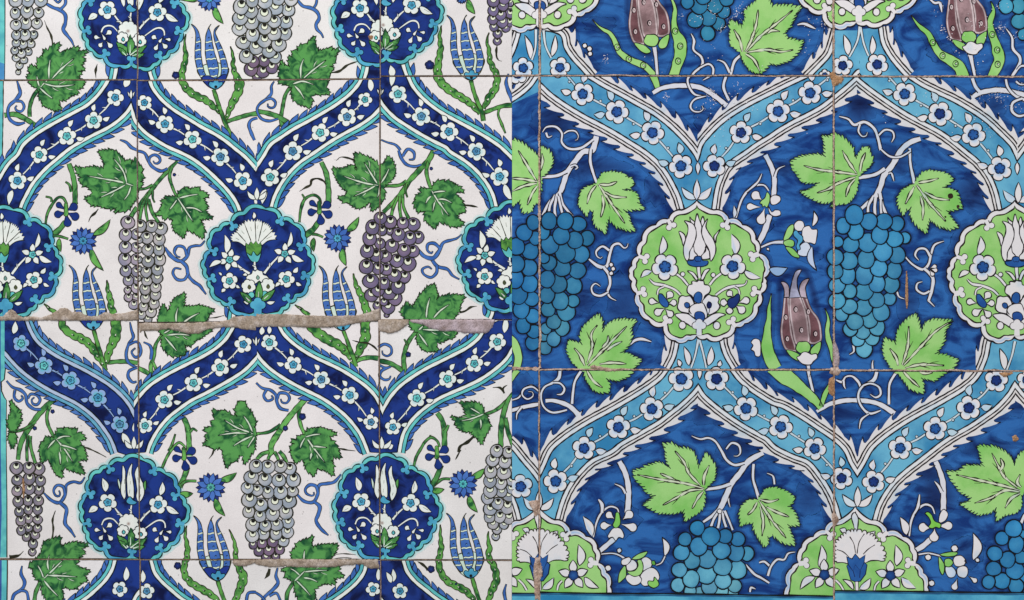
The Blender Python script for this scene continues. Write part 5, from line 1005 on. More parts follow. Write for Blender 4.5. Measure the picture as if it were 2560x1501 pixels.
# ---- medallions
def eye_petal(B, a, b, w, tint=None): B.fill(drop(P(a)[0], P(b)[0], w * .95), WR, "white_paint_right", BK, 2.7)
def medR(kind, off, reg=None):
    cusps = (P("v 1240,75 1530,240 1785,400 2020,490 2250,740 2300,975 2470,1170 2400,1400 w 2430,360 2340,540 2290,770 2050,1050 1905,1110 1700,1300 1410,1310 1235,1270 1090,1330 870,1350 665,1105 420,1005 255,770 205,540 130,330 90,200 v 130,1190 240,1020 300,760 540,490 760,400 985,240") if kind == 1 else
             P("x 1215,45 1495,280 1760,480 2030,560 2230,770 2235,1010 2370,1180 2450,1420 x 2400,1640 1215,1900 30,1640 60,1400 130,1090 250,1010 300,740 500,560 700,450 900,290"))
    M = Motif("medallion", "R", 200, only=list(off), off=off)
    O = arcs(cusps, .20, special={0: -.07, len(cusps) - 1: -.07})
    c_in = 1 if abs(sarea(offset(O, 4, True))) < abs(sarea(O)) else -1
    M.halo(smooth(O[::3], True), 30, .55, True)
    M.poly(O, WR, "white_paint_right", M.z()); M.stroke(O, 3.6, BK, closed=True)
    n = len(O)
    for k in (1, 4, 8, 12, 15):
        seg = offset([O[(k * 9 + j) % n] for j in range(14)], 5.5 * c_in); M.stroke(seg, [1, 10, 10, 1], (176, 202, 232), "white_paint_right", jit=0, col2=WR)
    inner = smooth(offset(O, 13 * c_in, True)[::2], True, 4)
    M.poly(inner, LG, "leaf_glaze_right", M.z()); M.stroke(inner, 3.4, (44, 30, 26), closed=True)
    cx = sum(p[0] for p in O) / n; cy = sum(p[1] for p in O) / n
    K = P("v 1780,410 2290,990 260,1030 750,410 w 2330,530 1900,1100 670,1080 220,540") if kind == 1 else P("x 1760,490 2230,1020 260,1020 720,470")
    for p in K:
        a = math.atan2(cy - p[1], cx - p[0]); node(M, (p[0] + math.cos(a) * 7, p[1] + math.sin(a) * 7), a, 1.22, WR, (44, 30, 26), "white_paint_right")
    fl = M.sub("blossom_spray"); wp = "white_paint_right"
    def petal(B, s, col=WR, lw=2.7, mat=wp): B.fill(smooth(P(s), True, 3), col, mat, BK, lw)
    if kind == 1:
        for a, b, w in (("v 620,1000", "v 660,680", 9.5), ("v 470,1280", "v 285,1390", 7), ("v 1900,1010", "v 1830,650", 10), ("v 2040,1270", "v 2330,1400", 8)): wleaf(fl, P(a)[0], P(b)[0], w, .12)
        for s, w in (("w 850,180 980,270 1090,400", 5), ("w 1680,180 1550,280 1460,390", 5), ("w 430,290 520,370 680,400 860,470 960,560", [1, 6, 6, 5, 4]), ("w 2095,310 2050,390 1850,420 1700,470 1560,570", [1, 5, 6, 5, 4]), ("w 570,560 590,470 680,425", 3.5), ("w 1970,560 1950,470 1880,425", 3.5)):
            fl.outlined(smooth(P(s)), w, WR, BK, 1.9, wp)
        for q in ("w 1000,210", "w 1520,225"): fl.fill(circle(*P(q)[0], 6, 10), WR, wp, BK)
        flowerR(fl, *P("v 700,1210")[0], 34, .4, c=MBL); flowerR(fl, *P("v 1850,1200")[0], 33, .2, c=MBL)
        T = M.sub("tulip")
        petal(T, "v 935,610 985,620 1040,680 1040,800 1010,850 980,740"); petal(T, "v 1640,570 1570,640 1530,700 1560,800 1575,700")
        petal(T, "v 1120,355 1150,400 1210,450 1200,520 1140,450"); petal(T, "v 1345,350 1310,430 1330,520 1370,450")
        petal(T, "v 1245,300 1215,420 1200,500 1230,640 1180,850 1200,960 1270,1040 1330,1020 1390,900 1390,830 1330,640 1320,500 1280,400")
        petal(T, "v 1180,850 1110,960 1110,1080 1240,1080 1250,1010 1200,950"); petal(T, "v 1390,860 1460,960 1475,1060 1330,1080 1320,1020 1390,940")
        petal(T, "v 1030,425 1080,500 1090,600 1050,740 1015,870 1020,1010 1070,1110 1110,1060 1120,950 1180,840 1230,680 1215,540 1150,460")
        petal(T, "v 1425,390 1350,500 1320,620 1370,780 1450,930 1475,1110 1540,1020 1565,900 1530,760 1440,620 1395,520")
        C = M.sub("calyx"); C.fill(smooth(P("v 1080,1110 1180,1095 1210,1040 1270,1025 1320,1045 1340,1100 1430,1110 1420,1170 1330,1205 1200,1205 1100,1170"), True, 3), MBL, "wash_glaze", (20, 22, 50), 2.6)
        C.stroke(smooth(P("v 1210,1090 1230,1120 1270,1110")), 1.8, (20, 30, 70)); C.stroke(smooth(P("v 1320,1080 1300,1120 1270,1115")), 1.8, (20, 30, 70))
        C.outlined(smooth(P("v 1270,1215 1275,1300 1290,1400")), [7, 6, 6], WR, BK, 1.9, wp)
        petal(C, "v 1080,1280 1160,1290 1220,1340 1260,1420 1230,1440 1150,1340"); petal(C, "v 1465,1245 1380,1260 1330,1340 1310,1420 1350,1430 1400,1330")
        H = M.sub("hanging_flower")
        for a, b, w in (("w 420,660", "w 600,700", 9), ("w 820,510", "w 720,640", 10), ("w 900,690", "w 750,710", 9), ("w 520,890", "w 700,790", 10.5), ("w 830,930", "w 700,800", 9.5)): eye_petal(H, b, a, w)
        H.fill(smooth(P("w 590,560 640,545 690,600 760,700 740,770 670,760 600,680"), True, 3), MBL, "wash_glaze", (18, 22, 50), 2.4)
        H = M.sub("hanging_flower")
        for a, b, w in (("w 1760,500", "w 1860,600", 9), ("w 1640,690", "w 1780,700", 10), ("w 2140,640", "w 1940,700", 10), ("w 2060,860", "w 1900,740", 11), ("w 1790,890", "w 1810,740", 9.5)): eye_petal(H, b, a, w)
        H.fill(smooth(P("w 1930,545 1970,570 1960,670 1880,780 1800,780 1760,700 1790,630 1870,600"), True, 3), (28, 56, 120), "wash_glaze", (14, 16, 40), 2.4)
        S = M.sub("lotus")
        petal(S, "w 1150,340 1190,325 1240,340 1270,310 1310,320 1360,330 1370,385 1440,400 1475,460 1450,530 1380,580 1340,700 1200,700 1160,590 1080,520 1080,440 1110,390 1160,380", lw=3)
        petal(S, "w 940,610 990,575 1050,590 1120,580 1165,640 1200,720 1200,880 1120,880 970,850 910,780 930,690", lw=3); petal(S, "w 1620,640 1580,590 1500,580 1440,560 1370,620 1330,700 1350,880 1450,900 1570,850 1635,760 1600,690", lw=3)
        petal(S, "w 1200,720 1330,700 1380,760 1420,900 1370,1000 1190,980 1110,880 1120,780")
        petal(S, "w 870,900 960,875 1080,885 1180,950 1250,1020 1180,1110 1080,1060 960,990"); petal(S, "w 1730,900 1620,870 1520,890 1400,960 1330,1020 1400,1090 1520,1030 1640,940")
        for s, c in (("w 1260,510 1320,540 1330,620 1300,700 1240,700 1190,650 1200,560", MBL), ("w 1280,845 1350,870 1380,940 1340,1020 1260,1020 1205,950 1210,870", (40, 84, 158)), ("w 1070,690 1110,710 1120,760 1080,790 1035,760 1030,710", (44, 92, 160)), ("w 1440,680 1490,710 1480,780 1430,790 1410,730", (20, 34, 90))):
            S.fill(smooth(P(s), True, 3), c, "wash_glaze", (18, 20, 50), 2.2)
        for s in ("w 1110,800 1120,850 1150,890", "w 1460,800 1450,860 1420,910"): S.stroke(smooth(P(s)), 2, BK)
        for q in ("w 995,1080", "w 1580,1085"): S.fill(circle(*P(q)[0], 9, 12, 10), WR, wp, (44, 30, 26), 2.6)
        node(M, P("w 1280,1180")[0], -1.57, 1.55, WR, (44, 30, 26), wp, n=3)
    else:
        for a, b, w in (("x 600,1080", "x 640,700", 10), ("x 530,1240", "x 275,1460", 9), ("x 1920,1060", "x 1900,700", 10.5), ("x 2000,1260", "x 2250,1440", 9), ("x 1060,500", "x 950,430", 7), ("x 1450,540", "x 1550,470", 7), ("x 1190,1460", "x 1000,1290", 6), ("x 1290,1460", "x 1480,1270", 9)): wleaf(fl, P(a)[0], P(b)[0], w, .12)
        petal(fl, "x 1205,150 1265,260 1245,470 1205,470 1190,380 1150,220")
        for s in ("x 880,1300 960,1380 1020,1480", "x 1620,1320 1560,1390 1540,1480"): fl.outlined(smooth(P(s)), 4, WR, BK, 1.9, wp)
        flowerL_star = ((P("x 690,1210")[0], 36), (P("x 1815,1225")[0], 35))
        for (x, y), r in flowerL_star:
            for i in range(5):
                a = -1.6 + 6.2832 * i / 5; fl.fill(almond((x + r * .2 * math.cos(a), y + r * .2 * math.sin(a)), (x + r * 1.1 * math.cos(a), y + r * 1.1 * math.sin(a)), r * .29), WR, wp, BK, 2.8)
            q = scallop(x, y, r * .36, 5, .4, .15); fl.radial(x, y, q, [(0, MBL), (1, (24, 50, 110))], "wash_glaze", (18, 22, 50), 2.2)
        C = M.sub("carnation"); base = P("x 1240,930")[0]; out = []
        tips = P("x 900,985 890,800 905,670 980,590 1060,520 1140,480 1240,480 1330,490 1410,520 1510,560 1580,650 1640,720 1680,800 1700,890 1660,980")
        for i in range(len(tips) - 1):
            a, b = tips[i], tips[i + 1]; m = max(1, round(math.dist(a, b) / 9.5)); dx, dy = (b[0] - a[0]) / m, (b[1] - a[1]) / m
            for k in range(m):
                for t in (0, .15, .35, .65, .85):
                    h = (4 * t * (1 - t)) ** .6 * 8; x, y = a[0] + dx * (k + t), a[1] + dy * (k + t); l = math.dist((x, y), base)
                    out.append((x + (x - base[0]) / l * h, y + (y - base[1]) / l * h))
        C.fill(out + [tips[-1]] + smooth(P("x 1620,965 1480,970 1390,1010"))[1:] + [base] + smooth(P("x 1080,1020 1000,1000 900,1005")), WR, wp, (44, 30, 26), 2.6)
        for s in ("x 900,780 1010,820 1110,910", "x 1120,560 1190,680 1220,840", "x 1370,510 1280,660 1245,850", "x 1550,700 1440,770 1350,860"): C.stroke(smooth(P(s)), 2.2, (44, 30, 26))
        K2 = M.sub("calyx"); K2.fill(P("x 1070,900 1160,940 1215,855 1290,940 1385,870 1365,1000 1415,1040 1390,1200 1300,1320 1220,1330 1140,1300 1090,1130 1070,1060 1095,1030"), MBL, "wash_glaze", (18, 22, 54), 2.6)
        for s in ("x 1090,1030 1180,1150 1215,1040 1300,1140 1360,1010", "x 1180,1150 1210,1250", "x 1300,1140 1290,1260"): K2.stroke(P(s), 2.4, (20, 30, 80))
        K2.outlined(P("x 1240,1330 1245,1480"), 6, WR, BK, 1.9, wp)
medR(1, {"q1": (0, 0)}); medR(1, {"q2": (795, 1)}); medR(1, {"p0": (-401, -776), "p1": (-398, -777)}); medR(1, {"p1": (398, -781), "p2": (399, -784)})
medR(2, {"r1": (0, 0), "r2": (0, 0)}); medR(2, {"r0": (-793, -1), "r1": (-793, -1)})

# ---- bottom border
for key, y, yy in (("r0", "o 0,1410 270,1412", 1), ("r1", "o 270,1400 900,1412 1600,1415 2516,1430 q 300,1432 640,1440", 1), ("r2", "q 640,1385 1300,1392 1900,1400 2560,1404", 1)):
    b = smooth(P(y), step=12); M = Motif("border_strip", "R", 620, only=[key])
    b[0] = (b[0][0] - 30, b[0][1]); b[-1] = (b[-1][0] + 40, b[-1][1])
    M.poly(b + [(b[-1][0], 1560), (b[0][0], 1560)], (72, 166, 206), "sky_wash_right", M.z()); M.stroke([(p[0], p[1] + 4) for p in b], 7, (26, 62, 110), "wash_glaze", col2=(72, 166, 206)); M.stroke(b, 4.2, (18, 20, 26))

# ---- light green vine leaves
def leafR(outline, origin, veins, only=None, spots=(), label=None):
    pts = P(outline); o = P(origin)[0]; M = Motif("vine_leaf", "R", 150, only=only, label=label)
    dense = []
    for i in range(len(pts)):
        a, b = pts[i], pts[(i + 1) % len(pts)]; m = max(1, int(math.dist(a, b) / 6)); dense += [(a[0] + (b[0] - a[0]) * k / m, a[1] + (b[1] - a[1]) * k / m) for k in range(m)]
    M.halo(dense, 28, .7, True)
    wd = []; t = teeth(pts, o, 9.5, 5.2, wd); z0 = M.z()
    for i, q in enumerate(wd): M.poly(q, LG, "leaf_glaze_right", z0 + (i % 2) * DZ)
    M.k += 1; M.poly(pts, LG, "leaf_glaze_right", M.z())
    n = len(t)
    for i in range(0, n, 4):
        a, b, c, d = t[i], t[i + 1], t[i + 2], t[i + 3]
        e = t[(i + 4) % n]; k0 = M.k
        if math.dist(a, d) > math.dist(a, b): M.stroke([b, c, d, (e[0] + (o[0] - e[0]) * .03, e[1] + (o[1] - e[1]) * .03)], [1, 2.9, 2.9, 1.6], (22, 32, 46))
        else: M.stroke([d, c, b, (a[0] + (o[0] - a[0]) * .03, a[1] + (o[1] - a[1]) * .03)], [1, 2.9, 2.9, 1.6], (22, 32, 46))
        if i % 8 == 0: M.k = k0
    M.k = 190
    V = M.sub("vein")
    for v in veins:
        q = smooth(P(v)); V.stroke(q, [5, 9.4, 8.4, 3.4], (34, 28, 24)); V.stroke(q[:max(2, int(len(q) * .95))], [1.5, 5.4, 4.4, .6], (214, 224, 196), "white_paint_right")
        for f, s in ((.35, 1), (.52, -1)):
            if len(q) > 26:
                a = q[int(len(q) * f)]; b = q[int(len(q) * f) + 5]; dx, dy = b[0] - a[0], b[1] - a[1]; l = math.hypot(dx, dy) or 1
                V.stroke([a, (a[0] + dx * .8 - dy / l * 6 * s, a[1] + dy * .8 + dx / l * 6 * s), (a[0] + dx * 1.6 - dy / l * 10 * s, a[1] + dy * 1.6 + dx / l * 10 * s)], [1, 2.2, .8], (46, 38, 30))
    for s in spots:
        p = P(s)[0]; S = M.sub("brown_spot"); S.fill(scallop(p[0], p[1], p[2], 4, .5, .1), (66, 46, 36), "line_paint")
leafR("c -60,1400 20,1370 90,1400 160,1450 g 220,20 260,60 300,-40 350,-10 400,60 400,120 370,190 320,235 290,260 285,400 260,500 210,540 190,600 110,610 75,490 30,530 -20,560 -80,500 -80,0", "g 260,310", ["g 250,310 120,285 -10,275", "g 240,300 150,150 60,0", "g 245,325 120,350 -10,410", "g 250,350 200,420 150,540", "g 275,200 300,120 295,30"], ["q0", "q1"])
leafR("g 830,325 860,280 890,225 950,215 1020,215 1080,225 1120,260 1180,280 1190,330 1170,370 1090,385 1160,400 1220,420 1245,480 1240,520 1300,575 1220,585 1100,590 1150,640 1160,700 1210,790 1130,790 1040,760 980,710 960,660 930,720 920,820 880,790 830,760 800,690 800,600 760,590 730,650 690,590 650,540 655,480 680,400 740,360", "g 835,325", ["g 850,335 960,500 1110,720", "g 860,335 950,340 1035,308", "g 915,410 1000,455 1130,462", "g 825,345 770,420 737,530", "g 885,440 900,540 872,660"], ["q1"])
RA1V = ["h 880,240 700,215 500,190 350,150", "h 870,225 790,110 730,0", "h 905,215 920,120 960,20", "h 865,262 700,320 600,380 480,420", "h 855,285 800,350 765,460"]
leafR("h 230,105 300,65 400,45 480,35 560,60 d 560,1460 550,1390 530,1330 590,1340 650,1310 720,1340 790,1400 830,1450 h 850,60 870,80 900,20 940,-30 990,-20 1020,60 1030,110 1000,160 930,210 890,260 880,330 870,400 830,470 790,520 700,530 620,555 650,500 550,520 480,500 400,460 320,410 400,390 470,350 500,320 400,320 330,310 290,240 240,180", "h 890,255", RA1V, ["q1", "q2"])
leafR("h 1440,330 1480,270 1530,215 1600,200 1700,215 1780,240 1820,290 1790,320 1720,365 1800,380 1860,410 1880,480 1910,560 1830,590 1760,600 1800,660 1870,750 1800,780 1700,760 1640,720 1590,680 1570,740 1555,810 1490,770 1430,700 1400,640 1410,560 1360,580 1330,640 1280,540 1275,470 1310,400 1390,350", "h 1440,330", ["h 1460,340 1600,530 1750,700", "h 1480,318 1590,300 1680,275", "h 1540,410 1650,470 1790,490", "h 1440,355 1390,450 1350,530", "h 1500,450 1525,560 1520,690"], ["q2"], spots=("h 1795,450,28", "h 1870,552,16", "h 1745,655,10"), label="green leaf with brown fired spots")
leafR("k 850,135 890,200 890,300 950,220 1020,190 1120,180 1220,195 1170,270 1180,340 1160,430 1070,510 1150,520 1200,550 1270,590 1220,640 1190,700 1120,760 1030,790 930,765 960,830 950,900 900,905 830,900 780,860 730,780 710,700 640,650 590,600 560,540 540,470 560,390 620,400 690,430 670,340 700,260 760,200", "k 730,650", ["k 740,610 790,460 780,330 840,240", "k 745,640 880,500 1010,370 1130,250", "k 860,625 980,610 1125,622", "k 715,640 670,540 610,465", "k 735,685 800,790 890,855", "k 890,460 940,400 945,340", "k 930,490 1000,440 1085,400"], ["q1", "r1"])
leafR("l 1460,130 1480,200 1510,300 1560,210 1640,180 1810,195 1750,280 1740,380 1700,460 1650,520 1760,540 1870,580 1830,660 1750,700 1640,790 1510,760 1530,830 1530,900 1480,900 1400,870 1350,800 1280,720 1200,640 1150,560 1135,470 1150,370 1220,400 1260,430 1270,320 1310,240 1370,180", "l 1290,665", ["l 1320,630 1375,450 1385,250", "l 1330,640 1480,480 1640,310 1800,205", "l 1350,665 1500,630 1735,638", "l 1280,640 1260,560 1198,470", "l 1325,690 1400,770 1492,852", "l 1490,700 1550,715 1620,705"], ["q2", "r2"])
leafR("c 2150,200 2200,215 2260,275 2300,170 2280,110 2340,60 2400,10 2460,-60 d 0,-30 50,60 100,50 200,50 325,70 270,150 230,250 160,330 200,380 350,410 310,500 230,590 90,640 20,620 c 2460,715 2400,725 2340,690 2300,640 2270,590 2240,510 2150,440 2140,350 2150,290 2140,240", "c 2280,520", ["c 2290,510 2350,400 2400,240 2420,95", "c 2300,512 2450,350 d 100,220 245,100", "c 2310,515 2500,490 d 130,510 250,490", "c 2295,530 2380,590 2440,710", "c 2265,510 2240,400 2180,290", "d 0,330 40,300 120,310"], ["p1"])
leafR("o 1190,210 1260,190 1340,150 1440,120 1500,150 1550,180 1510,80 1510,20 1500,-30 k 1480,1410 1560,1400 1640,1440 1720,1450 1780,1478 o 1800,60 1830,180 1870,110 1910,30 1960,90 2005,170 2000,230 1990,290 1920,360 1890,400 1890,480 1880,560 1830,620 1760,660 1700,700 1690,590 1620,620 1540,630 1440,620 1360,580 1295,530 1350,500 1400,450 1320,420 1290,360 1220,300 1200,250", "o 1900,385", ["o 1890,382 1700,330 1450,290 1230,245", "o 1850,350 1740,230 1690,120 1600,10", "o 1885,350 1890,260 1940,150", "o 1880,392 1750,400 1620,470 1480,545", "o 1880,410 1830,470 1770,580", "o 1590,290 1520,260 1455,232"], ["r1"])
leafR("o 2420,490 2460,440 2490,390 q 0,380 60,370 130,390 200,420 260,470 250,520 200,560 260,610 310,740 240,750 200,740 230,830 265,930 180,930 100,890 50,840 0,860 o 2516,930 2480,950 2420,870 2380,790 2370,720 2300,720 2250,750 2235,640 2250,560 2330,490", "o 2420,490", ["o 2430,500 q 30,680 180,870", "o 2440,490 q 20,510 110,485", "o 2500,560 q 80,610 210,660", "o 2410,515 2370,590 2315,640", "o 2440,560 2470,700 2458,850"], ["r1"])
leafR("q 1760,210 1850,220 1950,150 2050,150 2120,160 2090,80 2080,20 2060,-30 l 2080,1420 2150,1430 2230,1430 2320,1478 q 2360,40 2400,90 2420,150 2450,80 2500,20 2560,0 2600,340 2516,420 2490,450 2490,560 2440,620 2330,640 2250,700 2240,570 2180,620 2080,640 1990,600 1890,530 1980,510 1990,470 1900,420 1850,360 1800,290", "q 2490,400", ["q 2480,400 2300,350 2080,300 1850,245", "q 2450,370 2320,260 2260,150 2200,30", "q 2480,415 2330,400 2200,470 2030,525", "q 2480,430 2390,480 2330,575", "q 2490,370 2450,320 2480,240", "q 2280,210 2310,150 2285,80"], ["r2"])

# ---- white stems and tendrils
def linesR(specs, name, level, only=None, col=(222, 224, 232), lw=2.4):
    for i, (s, w) in enumerate(specs):
        M = Motif(name, "R", level + (i % 9) * 3, only=only); q = smooth(P(s), step=3)
        wmax = max(w) if isinstance(w, list) else w
        w = [v * (.82 if name == 'tendril' else .86) for v in w] if isinstance(w, list) else w; M.halo(q, wmax + 14, .42); M.outlined(q, w, col, BK, lw, "white_paint_right")
linesR([("c 830,1340 790,1478 g 700,15 620,110 545,215 505,330 470,420 400,480 350,540 300,640", [16, 15, 15, 14, 14, 13, 14, 9, 7, 6]), ("g 540,205 440,250 290,262", [9, 8, 8]), ("g 425,440 375,540 360,640", [7, 6, 6]), ("g 445,430 420,560 425,650", [7, 7, 7]), ("g 470,420 500,530 595,650", [8, 6, 6]), ("g 455,450 480,560 500,640", [6, 6, 7]),
        ("g 775,-10 770,110 800,230 835,325", [7, 7, 7, 6]), ("g 575,160 620,145 645,170 620,188", [5, 4, 5, 2]),
        ("c 1385,915 1480,865 1650,842 1850,862 2000,950 2110,1040", [10, 12, 13, 13, 12, 14]), ("c 2105,750 2080,860 2135,990", [7, 7, 7]),
        ("M 375,50 420,140 438,220 432,345", [12, 13, 13, 13]), ("M 440,205 462,150 512,125", [7, 4, 1]), ("M 405,470 370,580 325,670", [15, 15, 14]), ("M 170,490 210,360 280,275 360,260 398,300", [3, 5, 6, 5, 3]), ("M 240,310 320,240 350,180", [3, 6, 1]), ("M 335,700 420,665 500,660", [5, 5, 10])], "vine_stem", 16, ["q1"])
linesR([("c 2285,520 2190,600 2150,740", [8, 7, 7]), ("c 2020,588 2090,620 2140,715", [1, 6, 6])], "vine_stem", 16, ["p1"])
linesR([("d 1500,1365 1400,1400 1310,1478 h 1220,150 1140,250 1110,350 1060,450 980,520 900,590", [12, 14, 14, 15, 15, 14, 14, 10, 7]), ("h 1150,180 1050,240 895,268", [9, 9, 10]), ("h 1040,450 990,540 985,620", [8, 6, 7]), ("h 1060,460 1050,560 1055,640", [8, 7, 8]), ("h 1100,420 1125,540 1165,630", [9, 8, 8]), ("h 1110,480 1110,560 1115,620", [6, 5, 6]),
        ("h 1395,-20 1400,120 1420,230 1445,330", [7, 6, 7, 10]), ("h 1110,-10 1200,60 1300,65 1400,10", [4, 5, 5, 4]), ("h 1190,230 1215,225 1240,305", [3, 5, 1]), ("d 2000,965 2090,912 2250,885 2380,900 2540,940", [10, 13, 13, 13, 13]), ("d 2010,770 2040,850 2080,900", [8, 9, 9])], "vine_stem", 16, ["q2"])
linesR([("d 1970,440 1995,560 2035,750", [18, 9, 6])], "vine_stem", 16, ["p2"])
linesR([("k -20,1085 120,1045 280,1015", [9, 10, 10])], "vine_stem", 16, ["r0"]); linesR([("k 330,985 420,985 560,1035 660,1130", [9, 11, 12, 15]), ("k 680,690 620,790 600,900 590,1015", [7, 6, 6, 7]),
        ("o 2470,30 2330,110 2240,230 2160,330 2110,440 2050,570 1980,640 1880,710", [12, 15, 14, 14, 14, 16, 9, 6]), ("o 2150,335 2040,370 1900,390", [9, 8, 7]), ("o 2375,140 2370,280 2400,390 2430,490", [7, 6, 7, 8]), ("o 2030,610 1985,680 1955,760", [7, 6, 7]), ("o 2045,610 2040,690 2025,770", [7, 6, 7]), ("o 2070,600 2080,680 2105,760", [7, 6, 7]), ("o 2090,600 2130,690 2170,790", [7, 5, 5]), ("o 2125,450 2130,510 2145,565", [4, 4, 1]),
        ("o 1055,115 1110,220 1140,340 1145,480 1135,620", [13, 14, 14, 15, 15]), ("o 1115,430 1080,370 1008,335", [6, 5, 1]), ("o 800,860 830,720 880,620 960,560 1035,580 1050,640", [3, 4, 5, 5, 4, 3]), ("o 885,620 885,540 850,488", [7, 10, 3]), ("o 1010,870 930,940 845,1010", [14, 13, 12]), ("o 860,1028 980,1018 1060,1040 1140,1095", [3, 3, 4, 7]), ("l 480,1090 600,1020 670,1000", [9, 11, 12])], "vine_stem", 16, ["r1"])
linesR([("l 640,1010 760,982 950,985 1100,1020 1245,1110", [12, 12, 12, 12, 15]), ("l 1265,700 1200,810 1190,920 1190,1020", [7, 6, 6, 7]), ("q 1650,115 1700,240 1725,360 1725,600", [13, 14, 14, 15]), ("q 1710,420 1680,360 1638,310", [8, 7, 1]), ("q 1390,850 1410,700 1460,600 1540,540 1610,560 1640,630", [4, 5, 6, 6, 5, 3]), ("q 1430,640 1475,560 1492,440", [4, 8, 2]), ("q 1600,880 1520,950 1440,995", [15, 14, 13]), ("q 1480,1030 1580,1018 1700,1045", [4, 4, 4]), ("q 2490,720 2516,660 2560,600", [8, 8, 8])], "vine_stem", 16, ["r2"])
linesR([("c 300,1300 340,1250 430,1248 490,1310 490,1400 560,1462 680,1455 800,1372", [2, 5, 6, 5, 6, 7, 7, 6]), ("c 335,1305 355,1350 395,1335", [6, 5, 1]), ("c 510,1315 555,1288 620,1290 652,1335 640,1375 620,1380", [3, 4, 4, 4, 2, 1]),
        ("g 750,1065 850,1140 930,1140 960,1030 990,940 1050,918 1100,960 1130,950 1142,915", [3, 8, 10, 9, 7, 7, 7, 4, 1]), ("g 955,985 890,945 830,990 835,1040 870,1062 888,1045", [7, 6, 6, 5, 3, 1]), ("g 900,1150 950,1220 965,1310 940,1390 965,1445 1025,1478", [8, 8, 7, 7, 5, 1]), ("g 945,1395 870,1430 800,1410 782,1350 820,1310 868,1338", [5, 6, 6, 5, 4, 1]),
        ("c 1760,330 1790,400 1785,490 1860,560 1870,640 1795,710 1730,770 1740,850 1800,930 1910,945", [1, 7, 5, 6, 7, 6, 6, 6, 5, 1]), ("c 1910,945 1800,975 1755,1040 1780,1090 1840,1100 1878,1075 1868,1040", [1, 5, 5, 5, 4, 3, 1]), ("c 1840,670 1930,630 1978,675 1970,730 1875,790", [4, 5, 6, 5, 1])], "tendril", 34, ["q1"])
linesR([("c 1760,330 1790,400 1785,490 1860,560 1870,640 1795,710 1750,770", [1, 7, 5, 6, 7, 6, 6]), ("c 1840,670 1930,630 1978,675 1970,760", [4, 5, 6, 5])], "tendril", 34, ["p1"])
linesR([("d 700,1145 790,1172 850,1228 950,1200 1040,1260 1080,1350 1110,1478", [2, 6, 8, 8, 7, 8, 8]), ("d 905,1225 890,1290 925,1340 965,1335 978,1300", [6, 5, 4, 3, 1]), ("d 1090,1330 1150,1278 1220,1290 1240,1345 1215,1400", [5, 5, 5, 5, 1]),
        ("h 1340,1035 1420,1120 1520,1172 1580,1120 1605,1020 1640,930 1732,893", [3, 5, 7, 7, 6, 6, 1]), ("h 1595,1040 1550,972 1480,972 1448,1030 1485,1082", [7, 6, 6, 5, 1]), ("h 1540,1165 1620,1250 1615,1360 1580,1480 l 1580,0 1640,60", [8, 9, 9, 9, 6, 1]), ("h 1590,1385 1530,1410 1465,1370 1470,1310 1520,1292", [6, 6, 6, 5, 1]),
        ("d 2340,780 2360,860 2430,940 2530,985", [6, 7, 7, 8]), ("d 2500,968 2410,1010 2400,1090 2460,1140 2530,1130", [6, 7, 7, 7, 5]), ("d 2440,800 2480,830 2530,830", [5, 4, 3]), ("h 1270,1390 1290,1440 1345,1462", [5, 4, 1]), ("l 840,440 845,500 800,530", [6, 5, 1])], "tendril", 34, ["q2"])
linesR([("d 2340,280 2400,370 2410,480 2475,560 2470,640 2400,750", [1, 6, 7, 8, 9, 7]), ("d 2450,690 2490,650 2560,650", [3, 5, 6]), ("d 1590,-10 1640,30 1690,30 1710,120", [4, 6, 8, 2])], "tendril", 34, ["p2"])
linesR([("k 0,978 70,950 120,870 190,838 260,880", [3, 4, 4, 5, 4]), ("k 262,890 200,848 120,868 100,925 150,968 205,940 200,900 160,895", [4, 4, 5, 5, 4, 4, 2, 1]), ("k 95,1050 50,1110 45,1170", [6, 5, 1])], "tendril", 34, ["r0"])
linesR([("k 472,690 460,760 400,808 320,850 285,930 310,1040 400,1100 540,1075", [9, 9, 5, 5, 5, 5, 6, 4]), ("k 400,808 470,812 515,865 490,918 440,922", [4, 5, 5, 6, 1]), ("k 1765,1330 1850,1362 1930,1350 2000,1385 2060,1478 o 2110,100 2190,150 2285,130", [1, 5, 5, 6, 7, 7, 7, 6]), ("k 2105,1460 2160,1400 2230,1425 o 2245,30 2215,62 2180,60", [4, 5, 6, 6, 4, 1]),
        ("o 2300,1130 2380,1220 2450,1260 2530,1310", [3, 7, 6, 5]), ("o 2430,1110 2480,1100 2530,1140", [4, 6, 7]), ("q 0,1240 30,1150 90,1080 160,1080 200,1020 270,1005", [7, 6, 6, 5, 5, 1]), ("o 2340,1400 2350,1355 2395,1370", [5, 6, 1]), ("q -10,230 50,260 65,340", [1, 5, 5])], "tendril", 34, ["r1"])
linesR([("l 670,780 730,800 765,750 830,745 890,800 910,850", [3, 7, 4, 5, 7, 6]), ("l 745,790 750,840 765,868", [6, 6, 1]), ("l 1070,700 1040,780 925,850 888,940 920,1040 1000,1110 1110,1080", [10, 10, 6, 6, 6, 7, 3]), ("l 935,835 1010,815 1090,850 1108,920 1060,952 1005,920", [4, 5, 5, 6, 5, 1]), ("l 1000,1110 920,1170 898,1262", [2, 6, 1])], "tendril", 34, ["r2"])
linesR([("k 1165,430 1210,390 1280,378 1372,405", [4, 8, 7, 1]), ("d 290,245 360,235 470,285", [2, 9, 1])], "thorn", 40, None)
linesR([("l 1030,670 1028,620 1035,585", [6, 4, 1])], "thorn", 40, ["q2"])

